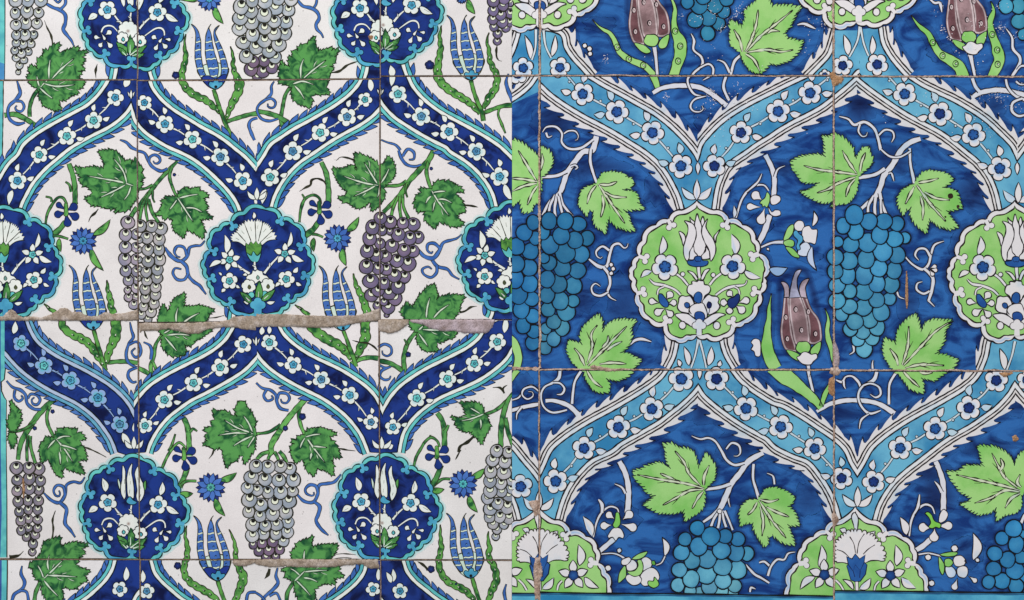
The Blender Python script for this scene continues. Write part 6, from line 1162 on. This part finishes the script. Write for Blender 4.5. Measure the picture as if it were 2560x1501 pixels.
# ---- flowers on the cobalt ground
def blossom(kind, name, only, items):
    M = Motif(name, "R", 215, only=only)
    for it in items:
        t = it[0]
        if t == 'l': M.fill(almond(P(it[2])[0], P(it[1])[0], it[3] * .9, .16, 10), it[4] if len(it) > 4 else WR, "white_paint_right", BK, 2.7)
        if t == 'p': M.fill(drop(P(it[2])[0], P(it[1])[0], it[3] * .92), it[4] if len(it) > 4 else WR, "white_paint_right", BK, 2.3)
        elif t == 's': M.fill(smooth(P(it[1]), True, 3), it[2], it[3] if len(it) > 3 else "white_paint_right", BK, 2.3)
        elif t == 'c': q = P(it[1])[0]; M.fill(scallop(q[0], q[1], q[2], 4, .3, .08), it[2] if len(it) > 2 else WR, "white_paint_right", BK, 2.7)
GL_ = "leaf_glaze_right"
blossom(0, "hanging_flower", ["q1"], [('p', "M 280,315", "M 350,365", 13), ('p', "M 242,410", "M 345,415", 10), ('p', "M 335,535", "M 370,420", 13), ('s', "M 410,350 440,330 475,340 480,370 450,395 415,395", WR), ('s', "M 395,410 420,450 440,435 475,440 480,470 440,480 405,460", WR), ('s', "M 385,310 405,330 405,370 385,420 370,405 355,415 350,395 335,390 345,370 370,350", LG, GL_)])
blossom(0, "side_flower", ["q1"], [('s', "M 575,540 600,510 635,515 648,550 630,580 590,580", WR), ('s', "M 640,560 680,545 700,570 735,570 738,600 730,650 720,675 690,665 650,660 630,610", WR), ('s', "M 600,740 640,760 680,745 690,690 660,660 620,680", (214, 224, 238)), ('s', "M 570,590 590,575 610,600 635,620 635,655 615,680 620,710 600,715 590,690 600,650 575,620", (90, 176, 216), "wash_glaze"), ('s', "M 500,640 530,560 565,535 575,560 560,610 520,650", LG, GL_), ('s', "M 500,660 540,640 575,655 570,690 520,690", LG, GL_), ('s', "M 515,695 560,700 600,740 612,770 560,755", LG, GL_), ('l', "M 712,440", "M 705,550", 7), ('l', "M 735,860", "M 700,690", 9, (196, 212, 236)), ('l', "M 530,840", "M 400,850", 13, (150, 184, 222)), ('p', "M 385,700", "M 405,725", 4)])
blossom(0, "side_bud", ["q1"], [('s', "k 2350,480 2370,440 2350,410 2380,375 2430,385 2445,430 2440,540 2395,545 2380,500", WR)])
blossom(0, "bud_cluster", ["p1"], [('c', "c 715,450,24"), ('c', "c 762,480,26"), ('c', "c 768,530,24")])
blossom(0, "bud_cluster", ["q1"], [('c', "g 975,1125,22"), ('c', "g 995,1165,22"), ('c', "g 975,1210,22")])
blossom(0, "bud_cluster", ["q2"], [('p', "h 1660,1135", "h 1590,1160", 6), ('p', "h 1668,1185", "h 1590,1165", 6), ('p', "h 1630,1235", "h 1590,1175", 6)])
blossom(0, "hanging_flower", ["r1"], [('p', "o 1185,610", "o 1085,690", 12), ('p', "o 925,620", "o 1010,680", 10), ('p', "o 868,750", "o 980,740", 11), ('p', "o 1228,775", "o 1070,730", 12), ('s', "o 990,775 940,850 950,870 990,860 1020,895 1050,860 1090,870 1100,830 1060,770", WR), ('s', "o 1020,620 1050,620 1065,680 1060,740 1020,770 990,740 1010,690", (132, 206, 96), GL_)])
blossom(0, "side_flower", ["r1"], [('c', "o 1055,990,24"), ('c', "o 945,1163,30"), ('s', "o 1270,1080 1320,1055 1370,1090 1370,1150 1310,1195 1270,1160", WR), ('s', "o 1270,1220 1330,1170 1390,1160 1440,1210 1445,1270 1390,1320 1300,1340 1260,1290", WR), ('s', "o 1120,1240 1180,1220 1240,1230 1275,1280 1240,1325 1180,1330 1130,1290", WR), ('s', "o 1130,1200 1200,1190 1240,1140 1230,1090 1270,1085 1290,1150 1270,1220 1200,1245", LG, GL_), ('s', "o 1125,1110 1180,1080 1225,1110 1225,1160 1180,1190 1130,1180", WR), ('s', "o 1100,1070 1150,1055 1170,1085 1130,1130 1080,1130 1075,1090", WR), ('s', "o 1180,1070 1250,1020 1330,1000 1300,1050 1230,1080", LG, GL_), ('s', "o 1110,1140 1125,1230 1090,1280 1045,1305 1055,1210", LG, GL_), ('s', "o 1370,1100 1400,1090 1410,1130 1380,1130", (110, 180, 80), GL_), ('s', "o 1340,1290 1390,1290 1400,1250 1440,1300 1440,1335 1390,1360 1340,1330", (140, 208, 100), GL_), ('l', "o 1475,860", "o 1505,1045", 9)])
linesR([("o 1508,1040 1470,1110 1415,1135", [4, 3, 2])], "stalk", 20, ["r1"])
blossom(0, "hanging_flower", ["r2"], [('p', "q 1480,760", "q 1600,770", 13), ('p', "q 1815,745", "q 1660,750", 12), ('p', "q 1630,905", "q 1640,770", 13), ('s', "q 1680,710 1690,630 1730,585 1770,630 1750,690 1700,720", WR), ('s', "q 1545,625 1575,610 1610,640 1640,700 1700,730 1690,770 1650,760 1620,775 1580,760 1600,720 1585,670", (140, 212, 90), GL_)])
blossom(0, "side_flower", ["r2"], [('c', "q 1835,970,34"), ('c', "q 1575,1057,31"), ('c', "q 2060,1085,22"), ('c', "q 1610,1312,30"), ('s', "q 1840,1050 1900,1040 1945,1090 1920,1140 1850,1145 1820,1090", WR), ('s', "q 1750,1150 1810,1150 1850,1200 1830,1250 1780,1255 1745,1200", (214, 226, 240)), ('s', "q 1860,1170 1920,1140 1960,1160 1965,1220 1930,1260 1870,1240", WR), ('s', "q 1740,1080 1790,1070 1820,1110 1790,1150 1740,1140", LG, GL_), ('s', "q 1690,1030 1780,1005 1865,1010 1830,1045 1740,1050", LG, GL_), ('s', "q 1680,1050 1730,1120 1735,1190 1715,1230 1685,1170", LG, GL_), ('p', "q 1825,1378", "q 1865,1260", 9), ('p', "q 2055,1300", "q 1970,1240", 7), ('l', "q 2015,815", "q 2020,1085", 13), ('p', "q 1935,1090", "q 1960,1118", 1)])
for a, b, w, o in (("o 790,850", "o 700,655", 10, "r1"), ("q 1365,840", "q 1300,660", 10, "r2"), ("M 155,490", "M 155,405", 5, "q1")):
    M = Motif("small_leaf", "R", 190, only=[o]); wleaf(M, P(a)[0], P(b)[0], w, .08)

# ---- maroon tulips
def tulipR(off, sepal=True):
    M = Motif("tulip", "R", 235, only=list(off), off=off); dk = (104, 66, 72); li = (196, 178, 180)
    S = lambda s: smooth(P("L " + s), True, 3)
    if sepal is not None:
        M.halo(smooth(P("L 290,98 250,110 150,185 145,520 185,660 290,740 400,690 430,520 345,160"), True), 26, .6, True)
    for s, g in (("150,185 185,190 205,230 205,320 215,420 225,540 250,630 255,670 185,660 155,600 145,520 155,430 165,330 170,240", 0), ("345,160 295,180 275,240 290,300 325,400 343,500 345,610 425,600 430,520 410,440 360,370 330,290 320,220", 0), ("290,98 250,110 225,180 207,280 208,400 225,510 255,620 340,610 343,520 325,400 290,300 265,230 262,160", 1)):
        B = M.sub("petal"); q = S(s); cx = sum(p[0] for p in q) / len(q); cy = sum(p[1] for p in q) / len(q)
        B.fill(q, mixc(dk, li, .55 if g else .1), "maroon_glaze", BK, 2.4)
        inn = smooth([(cx + (p[0] - cx) * .72, cy + (p[1] - cy) * .86) for p in q][::3], True, 4)
        B.stroke(offset(q, 2.5 if abs(sarea(offset(q, 2.5, True))) < abs(sarea(q)) else -2.5, True), 5.5, mixc(li, WR, .3), "maroon_glaze", closed=True, col2=mixc(dk, li, .55 if g else .1), jit=0)
        top = [p for p in q if p[1] < P("L 0,300")[0][1]]
        if len(top) > 4: B.poly(top, (180, 166, 178) if not g else (172, 174, 198), "maroon_glaze", B.z()); B.stroke(top, 2.4, BK)
    B = M.sub("petal")
    for x, y in ((180, 430), (250, 375), (337, 390), (290, 520), (190, 580), (388, 545)):
        p = P("L %d,%d" % (x, y))[0]; B.fill(circle(p[0], p[1], 6, 12, 8), BK, "line_paint"); B.fill(circle(p[0] + 1, p[1] + .5, 4, 10, 6), (206, 188, 190), "white_paint_right"); B.stroke([(p[0] - 1, p[1] - 2), (p[0] + 1.5, p[1]), (p[0] + .5, p[1] + 2.5)], 1.6, BK)
    C = M.sub("calyx")
    C.fill(S("185,660 240,670 275,690 300,720 265,735 215,705"), LG, GL_, BK, 2.3); C.fill(S("425,600 370,635 352,675 370,700 405,690 425,645"), LG, GL_, BK, 2.3)
    C.fill(S("250,650 268,605 290,602 310,600 332,602 355,628 350,660 330,682 300,685 270,675"), LG, GL_, BK, 2.4)
    if sepal: C.fill(S("258,712 280,698 295,678 320,672 345,680 360,690 395,685 402,712 375,740 355,762 310,762 280,742"), WR, "white_paint_right", BK, 2.5)
    else: C.outlined(P("L 325,690 335,760 347,900"), [10, 7, 6], (214, 216, 226), BK, 2, "white_paint_right")
tulipR({"q1": (0, 0)}); tulipR({"p1": (-380, -768)}, sepal=False); tulipR({"p2": (414, -776)})
linesR([("L 335,755 342,790 346,850", [10, 6, 6])], "vine_stem", 16, ["q1", "r1"]); linesR([("l 395,690 415,780 445,900", [7, 7, 6])], "vine_stem", 16, ["r1"])
def sazR(s, w, only):
    M = Motif("long_leaf", "R", 50, only=only); pts = smooth(P(s), step=3); nn = normals(pts); n = len(pts); L, R = [], []
    M.halo(pts, max(w) + 16, .55)
    for i, p in enumerate(pts):
        u = i / (n - 1) * (len(w) - 1); k = min(int(u), len(w) - 2); ww = (w[k] + (w[k + 1] - w[k]) * (u - k)) / 2; j = abs(math.sin(i * .23)) * 1.6
        L.append((p[0] + nn[i][0] * (ww - j), p[1] + nn[i][1] * (ww - j))); R.append((p[0] - nn[i][0] * ww, p[1] - nn[i][1] * ww))
    z = M.z(); c = lin(LG)
    for i in range(n - 1):
        M.tris.append(([(*L[i], z, *c), (*L[i + 1], z, *c), (*R[i + 1], z, *c)], GL_)); M.tris.append(([(*L[i], z, *c), (*R[i + 1], z, *c), (*R[i], z, *c)], GL_))
    M.stroke(L, 2.3, BK); M.stroke(R, 2.3, BK)
    for f in ((.42, .62, .8) if max(w) > 14 and "q1" not in only and "r1" not in only and n > 40 else ()):
        p = pts[int(n * f)]; M.stroke(circle(p[0], p[1], 7, 14, 8), 2.2, BK, closed=True); M.fill(circle(p[0] + 1, p[1], 3.5, 10), (206, 224, 196), "white_paint_right"); M.stroke(circle(p[0] + 1.5, p[1] - .5, 3, 8), 1.7, BK)
for s, w, o in (("L 80,262 65,350 62,430 52,520 48,600 60,690 110,790", [1, 9, 14, 20, 30, 34, 32], ["q1"]), ("l 60,640 150,730 260,810 370,900 460,980 520,1060", [46, 44, 36, 28, 24, 16], ["r1"]), ("L 455,365 478,450 470,540 495,640 530,780", [1, 11, 15, 14, 12], ["q1"]), ("l 640,780 570,900 520,1040", [12, 14, 12], ["r1"]),
    ("c 788,192 860,270 960,330 1020,430 1060,520 1180,600 1300,650 1410,760", [1, 8, 13, 15, 17, 18, 18, 16], ["p1"]), ("c 1360,700 1400,780 1430,860", [18, 20, 14], ["q1"]), ("c 1560,-30 1600,90 1590,220 1610,330 1650,420 1650,540 1620,640 1580,760", [6, 11, 14, 20, 34, 32, 26, 26], ["p1"]),
    ("d 1405,148 1470,240 1570,330 1620,420 1680,520 1800,600 1880,660 1920,770", [1, 10, 15, 18, 20, 28, 30, 34], ["p2"]), ("d 2190,10 2215,110 2180,230 2205,340 2250,480 2270,600 2190,770", [1, 14, 18, 22, 30, 28, 22], ["p2"]), ("k -60,330 20,420 60,560 40,680", [16, 22, 22, 18], ["q0"]), ("k 50,680 10,740 -40,830", [18, 14, 8], ["r0"])):
    sazR(s, w, o)

# ---- blue grape bunches
def grapesR(lst, only, lo=None, hi=None):
    M = Motif("grape_bunch", "R", 240, only=only); y0 = min(p[1] for p in lst); y1 = max(p[1] for p in lst)
    for (x, y, r) in lst: M.halo(circle(x, y, r * 1.04, 14), 20, .6, True)
    for (x, y, r) in reversed(lst):
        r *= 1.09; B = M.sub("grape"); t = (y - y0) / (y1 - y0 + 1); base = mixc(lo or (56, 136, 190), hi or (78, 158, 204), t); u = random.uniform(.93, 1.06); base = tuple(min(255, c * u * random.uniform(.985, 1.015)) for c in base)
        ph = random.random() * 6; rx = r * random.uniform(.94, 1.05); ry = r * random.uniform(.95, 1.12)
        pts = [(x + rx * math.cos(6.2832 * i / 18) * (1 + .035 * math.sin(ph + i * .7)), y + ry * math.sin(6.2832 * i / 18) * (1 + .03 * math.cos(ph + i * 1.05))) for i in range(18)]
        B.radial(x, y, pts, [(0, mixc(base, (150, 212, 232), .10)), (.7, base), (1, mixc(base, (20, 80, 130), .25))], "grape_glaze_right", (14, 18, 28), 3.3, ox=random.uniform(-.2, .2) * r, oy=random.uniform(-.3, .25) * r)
I0 = P("I 133,98,35 85,150,40 145,180,33 45,225,42 118,250,42 40,315,45 112,335,42 35,395,45 113,420,42 55,480,45 125,500,35 70,555,42 130,590,35 80,640,38 135,670,35 130,730,35")
I1 = P("I 215,90,40 300,90,42 370,105,38 185,150,33 280,168,43 352,190,42 415,180,35 220,215,45 300,258,47 385,265,40 190,285,25 215,310,38 285,335,43 365,350,40 205,395,40 265,420,42 345,430,42 205,480,38 275,510,43 342,510,30 210,555,38 305,565,45 240,620,38 285,650,38 200,655,28 240,710,35 190,690,30 195,755,32")
grapesR(I0, ["q0"], (45, 120, 172), (46, 122, 174)); grapesR(I1, ["q1"], (39, 113, 161), (75, 148, 178))
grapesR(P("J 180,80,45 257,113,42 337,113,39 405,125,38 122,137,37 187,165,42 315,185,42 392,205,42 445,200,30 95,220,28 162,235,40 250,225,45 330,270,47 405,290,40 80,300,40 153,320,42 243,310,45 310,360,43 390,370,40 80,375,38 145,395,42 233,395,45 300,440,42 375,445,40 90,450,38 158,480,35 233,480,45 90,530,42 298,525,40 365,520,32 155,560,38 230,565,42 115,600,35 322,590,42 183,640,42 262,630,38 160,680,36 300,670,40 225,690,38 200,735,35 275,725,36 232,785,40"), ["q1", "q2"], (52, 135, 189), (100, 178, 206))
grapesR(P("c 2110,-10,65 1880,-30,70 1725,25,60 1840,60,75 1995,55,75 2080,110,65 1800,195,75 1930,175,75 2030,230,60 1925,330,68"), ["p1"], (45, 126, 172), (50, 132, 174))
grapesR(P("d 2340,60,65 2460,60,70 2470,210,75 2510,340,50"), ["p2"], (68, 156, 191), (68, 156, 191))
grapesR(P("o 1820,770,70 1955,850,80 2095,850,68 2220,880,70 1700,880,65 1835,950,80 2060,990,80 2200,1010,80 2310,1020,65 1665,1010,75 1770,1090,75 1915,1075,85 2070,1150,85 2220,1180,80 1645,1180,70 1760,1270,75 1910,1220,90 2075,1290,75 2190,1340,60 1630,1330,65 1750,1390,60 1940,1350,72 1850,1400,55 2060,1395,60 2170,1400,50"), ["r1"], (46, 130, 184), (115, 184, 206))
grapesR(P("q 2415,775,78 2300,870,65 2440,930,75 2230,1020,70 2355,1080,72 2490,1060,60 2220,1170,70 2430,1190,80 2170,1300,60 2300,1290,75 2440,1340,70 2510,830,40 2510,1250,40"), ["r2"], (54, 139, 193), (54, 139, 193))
M = Motif("stalk_knot", "R", 60, only=["r1"]); M.fill(circle(*P("o 2040,605")[0], 6), WR, "white_paint_right", BK, 2)
# ================================================================ mortar behind, in and over the joints
import bmesh
from mathutils import noise
def wall_obj(name, bm, mat, kind=None, label=None, cat=None, group=None, loc=None):
    me = bpy.data.meshes.new(name); bm.to_mesh(me); bm.free(); me.materials.append(MATS[mat])
    o = bpy.data.objects.new(name, me); scene.collection.objects.link(o)
    if kind: o['kind'] = kind
    if label: o['label'] = label; o['category'] = cat
    if group: o['group'] = group
    return o
def W3(x, y, d): return ((x - 1280) / SC, -d, (750.5 - y) / SC)
# the mortar bed the tiles are set in
bm = bmesh.new()
nx, ny = 60, 40
g = [[bm.verts.new(W3(-140 + 2840 * i / nx, -220 + 1940 * j / ny, -.0022 + .0004 * noise.noise(Vector((i * .7, j * .7, 3))))) for i in range(nx + 1)] for j in range(ny + 1)]
for j in range(ny):
    for i in range(nx): bm.faces.new((g[j][i], g[j + 1][i], g[j + 1][i + 1], g[j][i + 1]))
r = bmesh.ops.extrude_face_region(bm, geom=bm.faces[:]); 
for v in [e for e in r['geom'] if isinstance(e, bmesh.types.BMVert)]: v.co.y = .03
bmesh.ops.recalc_face_normals(bm, faces=bm.faces)
wall_obj("wall", bm, "mortar_dark", kind="structure")
def ribbon(bm, pts, w, top, seed, rag=.5, sink=-.0018, wav=.8):
    """raised crumbly strip along a joint"""
    q = []
    for i in range(len(pts) - 1):
        a, b = pts[i], pts[i + 1]; m = max(1, int(math.dist(a, b) / 2.6))
        q += [(a[0] + (b[0] - a[0]) * k / m, a[1] + (b[1] - a[1]) * k / m) for k in range(m)]
    q.append(pts[-1]); nn = normals(q); rows = []
    for i, p in enumerate(q):
        f = lambda k, s: noise.noise(Vector((p[0] * s + seed * 7.1, p[1] * s + k * 3.7, seed)))
        wl = w / 2 * (1 + rag * f(0, .11) + rag * .8 * f(4, .33)); wr = w / 2 * (1 + rag * f(9, .11) + rag * .8 * f(5, .33)); sh = wav * f(7, .02)
        row = []
        for u in (-1, -.55, 0, .55, 1):
            ww = wl if u < 0 else wr; d = u * ww + sh
            h = sink if abs(u) == 1 else top * (.75 + .5 * f(2, .25) + .4 * f(3 + u, .7)) * (1 if u == 0 else .85)
            row.append(bm.verts.new(W3(p[0] + nn[i][0] * d, p[1] + nn[i][1] * d, h)))
        rows.append(row)
    for A, B in zip(rows, rows[1:]):
        for k in range(4): bm.faces.new((A[k], B[k], B[k + 1], A[k + 1]))
JD = []  # (points, width, height, material)
T1 = .0012
JV = lambda s: P("! " + s)
dark = [("343.8,-60 344,198", 3.2, 1), ("-10,200.6 343,199.8", 3.4, 2), ("343,201.8 650,201 800,198.8 950,197.5", 3.6, 3), ("951,190.4 1279,190.2", 2.6, 4), ("950.6,-60 950.4,197", 3.2, 5), ("342.6,200 343.2,500 345,800", 3.2, 6), ("949.8,192 949.4,500 949.6,800", 2.6, 7), ("345.2,804 347,1100 349,1400", 3.2, 8), ("947.4,800 948.6,1100 950.8,1400", 3.4, 9), ("-10,1398.8 350,1399.6 640,1400", 2.8, 10), ("950,1400 1279,1401.6", 2.4, 11), ("350.4,1400 351,1560", 4.0, 12), ("951.4,1400 952,1560", 3.6, 13)]
bm = bmesh.new()
for s, w, sd in dark: ribbon(bm, JV(s), w * 1.0, .0005, sd, .6)
wall_obj("joint_mortar_brown", bm, "mortar_joint", kind="structure")
light = [("1349.5,-60 1349,60 1350,188", 6.2, 21, .0014), ("1349,190 1348.5,500 1349.5,700 1349,920", 5.4, 22, .0014), ("1348.6,925 1348,1200 1348.6,1380 1350,1560", 4.2, 23, .0012), ("2084.5,-60 2084,188", 5.4, 24, .0013), ("2084.8,190 2085,560 2085,923", 4.0, 25, .0013), ("2085,926 2085.4,1200 2085.4,1560", 4.4, 26, .0013),
         ("1281,189.4 1349,189", 4.6, 27, .0012), ("1349,189.2 1700,189.4 2084,189.6", 3.4, 28, .0011), ("2084,190.5 2562,192", 4.4, 29, .0012), ("1281,922.6 1349,923", 9, 30, .0014), ("1349,924.6 1700,924.4 2084,925.4", 4.0, 31, .0012), ("2084,926 2562,928", 4.2, 32, .0012)]
bm = bmesh.new()
for s, w, sd, h in light: ribbon(bm, JV(s), w * 1.3, h * .75, sd, .85, wav=2.2)
wall_obj("joint_mortar_tan", bm, "mortar_tan", kind="structure")
# light hairline edges of exposed glaze along some left joints
bm = bmesh.new()
for s, sd in (("342.4,205 342.6,500 343.6,700", 41), ("950.2,540 949.4,700 949.6,790", 42), ("951.4,-20 951.6,195", 43), ("344.9,30 345,190", 44), ("951.8,1402 952.2,1500", 45)): ribbon(bm, JV(s), 1.5, .00125, sd, .8)
wall_obj("joint_mortar_pale", bm, "mortar_lilac", kind="structure")

def patch(outline, mat, label, h=.0009, seed=1, name="mortar_patch", cat="mortar smear", step=4.0, rough=1.0):
    """a lump of mortar smeared over the joint: domed grid clipped to a ragged outline"""
    pts = P(outline); poly = []
    n = len(pts)
    for i in range(n):
        a, b = pts[i], pts[(i + 1) % n]; m = max(1, int(math.dist(a, b) / 3)); 
        for k in range(m):
            x, y = a[0] + (b[0] - a[0]) * k / m, a[1] + (b[1] - a[1]) * k / m
            poly.append((x + 1.6 * rough * noise.noise(Vector((x * .25, y * .25, seed))), y + 2.2 * rough * noise.noise(Vector((x * .2, y * .2, seed + 9)))))
    def inside(x, y):
        c = False; j = len(poly) - 1
        for i in range(len(poly)):
            if (poly[i][1] > y) != (poly[j][1] > y) and x < (poly[j][0] - poly[i][0]) * (y - poly[i][1]) / (poly[j][1] - poly[i][1]) + poly[i][0]: c = not c
            j = i
        return c
    x0, x1 = min(p[0] for p in poly), max(p[0] for p in poly); y0, y1 = min(p[1] for p in poly), max(p[1] for p in poly)
    from mathutils.geometry import delaunay_2d_cdt
    vs = [Vector((p[0], p[1])) for p in poly]; m = len(vs)
    yy = y0
    while yy < y1:
        xx = x0
        while xx < x1:
            px, py = xx + random.uniform(-1, 1), yy + random.uniform(-1, 1)
            if inside(px, py): vs.append(Vector((px, py)))
            xx += step
        yy += step
    r = delaunay_2d_cdt(vs, [(i, (i + 1) % m) for i in range(m)], [], 1, 1e-4)
    bm = bmesh.new(); bv = []
    for v in r[0]:
        d = min(math.hypot(v.x - p[0], v.y - p[1]) for p in poly)
        e = min(1, d / 5.0)
        hh = -.0002 if d < .15 else (.0009 + h * .6 * (e ** .5) * (.55 + .9 * noise.noise(Vector((v.x * .06, v.y * .06, seed))) + .5 * noise.noise(Vector((v.x * .2, v.y * .2, seed + 5)))))
        bv.append(bm.verts.new(W3(v.x, v.y, max(-.0002 if d < .15 else .0009, hh))))
    for f in r[2]:
        try: bm.faces.new([bv[i] for i in f])
        except ValueError: pass
    bmesh.ops.recalc_face_normals(bm, faces=bm.faces)
    for f in bm.faces:
        if f.normal.y > 0: f.normal_flip()
        f.smooth = True
    o = wall_obj(name, bm, mat, label=label, cat=cat); return o
patch("i -40,150 30,150 60,110 110,85 150,100 180,140 230,165 290,150 400,165 480,140 540,110 590,80 630,65 670,80 700,110 780,105 830,135 900,155 960,150 1010,120 1060,112 1100,130 1160,125 1230,120 1290,105 1350,92 1352,195 1250,196 1000,200 800,196 600,200 400,196 200,200 -40,196", "mortar_brown", "brown mortar smear with a humped top edge at the left picture edge", seed=3)
patch("i 1362,222 1500,220 1700,222 1900,218 2050,210 2180,205 2240,190 2290,155 2420,148 2516,150 j 0,130 200,132 400,140 600,148 760,150 900,145 1000,140 1090,120 1160,95 1222,70 1222,185 1190,200 1100,205 980,225 860,250 740,262 600,268 450,262 250,258 100,255 0,262 i 2516,292 2400,285 2300,262 2200,262 2100,275 2030,285 1960,325 1850,330 1760,305 1650,280 1540,300 1450,295 1400,300 1370,320", "mortar_brown", "longest mortar smear, brown, running below the middle navy medallion", seed=11, h=.0010)
patch("j 1196,190 1235,180 1500,185 1505,220 1460,260 1400,300 1320,325 1250,312 1205,290", "mortar_brown", "rounded tan mortar lump below the purple grapes", seed=17)
patch("j 1515,188 1750,184 2000,186 2200,184 2340,186 2350,200 2320,270 2270,320 2180,325 2080,322 2000,310 1940,300 1850,302 1760,285 1700,270 1640,235 1560,222 1512,212", "mortar_lilac", "lilac mortar smear over the cut leaf beside the blue panel", seed=23)
patch("n -10,1078 200,1075 400,1072 640,1076 860,1074 1050,1076 1200,1078 1215,1165 1120,1170 1050,1130 900,1135 800,1150 640,1160 500,1160 380,1155 250,1150 150,1160 40,1140 -10,1130", "mortar_brown", "straight edged brown mortar strip across the cut vine leaf at the bottom", seed=29)
patch("m 2270,1090 2400,1080 2516,1080 2516,1115 2470,1125 2420,1145 2330,1145 2290,1130", "mortar_brown", "small brown mortar smear beside the foot of the lower striped tulip", seed=31, h=.001)
patch("d 600,720 650,700 670,740 760,770 720,820 660,850 640,870 625,800", "terracotta", "triangular terracotta chip at the top of the right vertical joint", seed=37, cat="chipped glaze", name="glaze_chip", h=.0009)
patch("l 600,770 650,740 662,900 645,945 600,915 590,860", "terracotta", "long terracotta chip below the right joint crossing", seed=41, cat="chipped glaze", name="glaze_chip", h=.0009)
patch("l 620,660 690,650 720,700 680,740 600,720", "mortar_tan", "pale crumb of mortar on the right joint crossing", seed=43, h=.001)
patch("h 1358,1195 1368,1180 1378,1300 1380,1478 l 1372,80 1362,80 1350,-20 h 1352,1350", "terracotta", "thin vertical terracotta scratch beside the blue grape bunch", seed=47, cat="scratch", name="scratch", h=.0003, step=3, rough=.6)
patch("m 218,275 236,290 246,400 236,470 222,480 218,380", "terracotta", "short pale scratch down through the small lilac grape bunch", seed=53, cat="scratch", name="scratch", h=.0003, step=3, rough=.6)
patch("l 640,420 660,400 690,470 705,560 700,640 660,655 640,560", "mortar_lilac", "pale worn sliver of glaze beside the thin green leaf on the right joint", seed=59, name="glaze_chip", cat="chipped glaze", h=.0004)
patch("o 225,1060 262,1050 300,1150 300,1240 275,1290 272,1478 222,1478 215,1290 205,1200", "mortar_tan", "tan mortar lump over the blue calyx on the left joint of the blue panel", seed=61, h=.0009)
patch("o 160,505 262,490 262,640 225,660 205,600 170,540", "mortar_tan", "chalky mortar chip crossing the pale flower at the lower left of the blue panel", seed=67, h=.0007)
patch("l 2260,705 2400,700 2416,715 2330,755 2290,735", "terracotta", "flat terracotta chip in the joint near the right picture edge", seed=71, h=.0006, name="glaze_chip", cat="chipped glaze")
patch("k 745,655 800,630 900,650 1010,672 1100,690 950,700 850,685", "mortar_tan", "flaked patch at the root of the leaf on the blue panel joint", seed=73, h=.0004, name="glaze_chip", cat="chipped glaze")
patch("q 625,640 650,600 690,660 700,700 660,760 640,790", "mortar_tan", "pinkish mortar lump above the lower right carnation medallion", seed=79, h=.0009)
patch("b 1100,355 1130,340 1155,360 1150,395 1115,395", "terracotta", "round tan spot on the upper navy medallion", seed=83, h=.0002, name="glaze_chip", cat="chipped glaze", step=3)
patch("l 2400,1335 2440,1320 2470,1360 2440,1390 2410,1380", "terracotta", "small orange chip inside a tendril curl at the right edge", seed=89, h=.0002, name="glaze_chip", cat="chipped glaze", step=3)
# ---- small white specks painted as glints of light, upper half of blue panel
random.seed(5)
def glint_specks(tile_key, spots):
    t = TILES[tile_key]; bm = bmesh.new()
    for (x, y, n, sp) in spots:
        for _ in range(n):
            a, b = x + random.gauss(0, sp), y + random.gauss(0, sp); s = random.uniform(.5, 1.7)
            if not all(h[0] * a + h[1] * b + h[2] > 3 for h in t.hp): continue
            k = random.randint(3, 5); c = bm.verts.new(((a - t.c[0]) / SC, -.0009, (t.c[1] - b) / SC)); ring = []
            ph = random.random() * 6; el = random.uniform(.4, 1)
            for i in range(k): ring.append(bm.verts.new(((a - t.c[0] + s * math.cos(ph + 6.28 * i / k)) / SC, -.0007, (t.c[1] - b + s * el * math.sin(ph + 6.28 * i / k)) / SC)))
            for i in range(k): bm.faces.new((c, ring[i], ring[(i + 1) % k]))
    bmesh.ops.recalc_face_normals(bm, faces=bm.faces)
    me = bpy.data.meshes.new("painted_glints"); bm.to_mesh(me); bm.free(); me.materials.append(FL)
    o = bpy.data.objects.new("painted_glints", me); scene.collection.objects.link(o); o.parent = t.e; o['kind'] = "stuff"
FL = bpy.data.materials.new("glint_white"); FL.use_nodes = True  # whitish colour stands in for sparkle on the glaze
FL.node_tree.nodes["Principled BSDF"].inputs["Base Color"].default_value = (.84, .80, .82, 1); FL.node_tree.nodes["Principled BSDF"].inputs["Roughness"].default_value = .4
glint_specks("p1", [(1782, 25, 26, 9), (1740, 50, 14, 10), (1805, 70, 26, 7), (1835, 40, 40, 10), (1850, 22, 26, 8), (1512, 148, 26, 5), (1700, 40, 10, 4), (1770, 130, 12, 20), (1905, 180, 12, 12), (1640, 150, 8, 20), (2030, 60, 16, 14), (2070, 60, 24, 9), (2020, 120, 12, 20)])
glint_specks("q1", [(1665, 240, 26, 5), (1780, 228, 36, 6), (1782, 250, 22, 5), (1845, 215, 18, 10), (1820, 245, 22, 9), (1870, 270, 22, 14), (1800, 330, 20, 28), (1860, 320, 20, 24), (1760, 270, 14, 20), (1625, 350, 10, 20), (1950, 240, 12, 18), (2050, 300, 10, 30)])
glint_specks("p2", [(2503, 72, 44, 6), (2500, 20, 18, 10), (2360, 75, 22, 6), (2375, 95, 14, 5), (2470, 75, 16, 9), (2440, 60, 20, 20), (2420, 110, 20, 20), (2450, 150, 18, 20), (2540, 90, 12, 10), (2350, 20, 12, 20)])
glint_specks("q2", [(2495, 240, 50, 10), (2530, 270, 24, 14), (2455, 250, 24, 10), (2550, 220, 16, 8), (2320, 240, 10, 16), (2470, 320, 20, 14), (2240, 280, 12, 30), (2440, 290, 14, 16), (2380, 300, 10, 20)])
FL2 = None
emit_all()
random.seed(3)
for t in TILES.values():          # hand laid: every tile a hair out of true
    t.e.rotation_euler = (math.radians(random.uniform(-.07, .07)), 0, math.radians(random.uniform(-.07, .07)))
    t.e.location.y = random.uniform(-.0001, .0002)
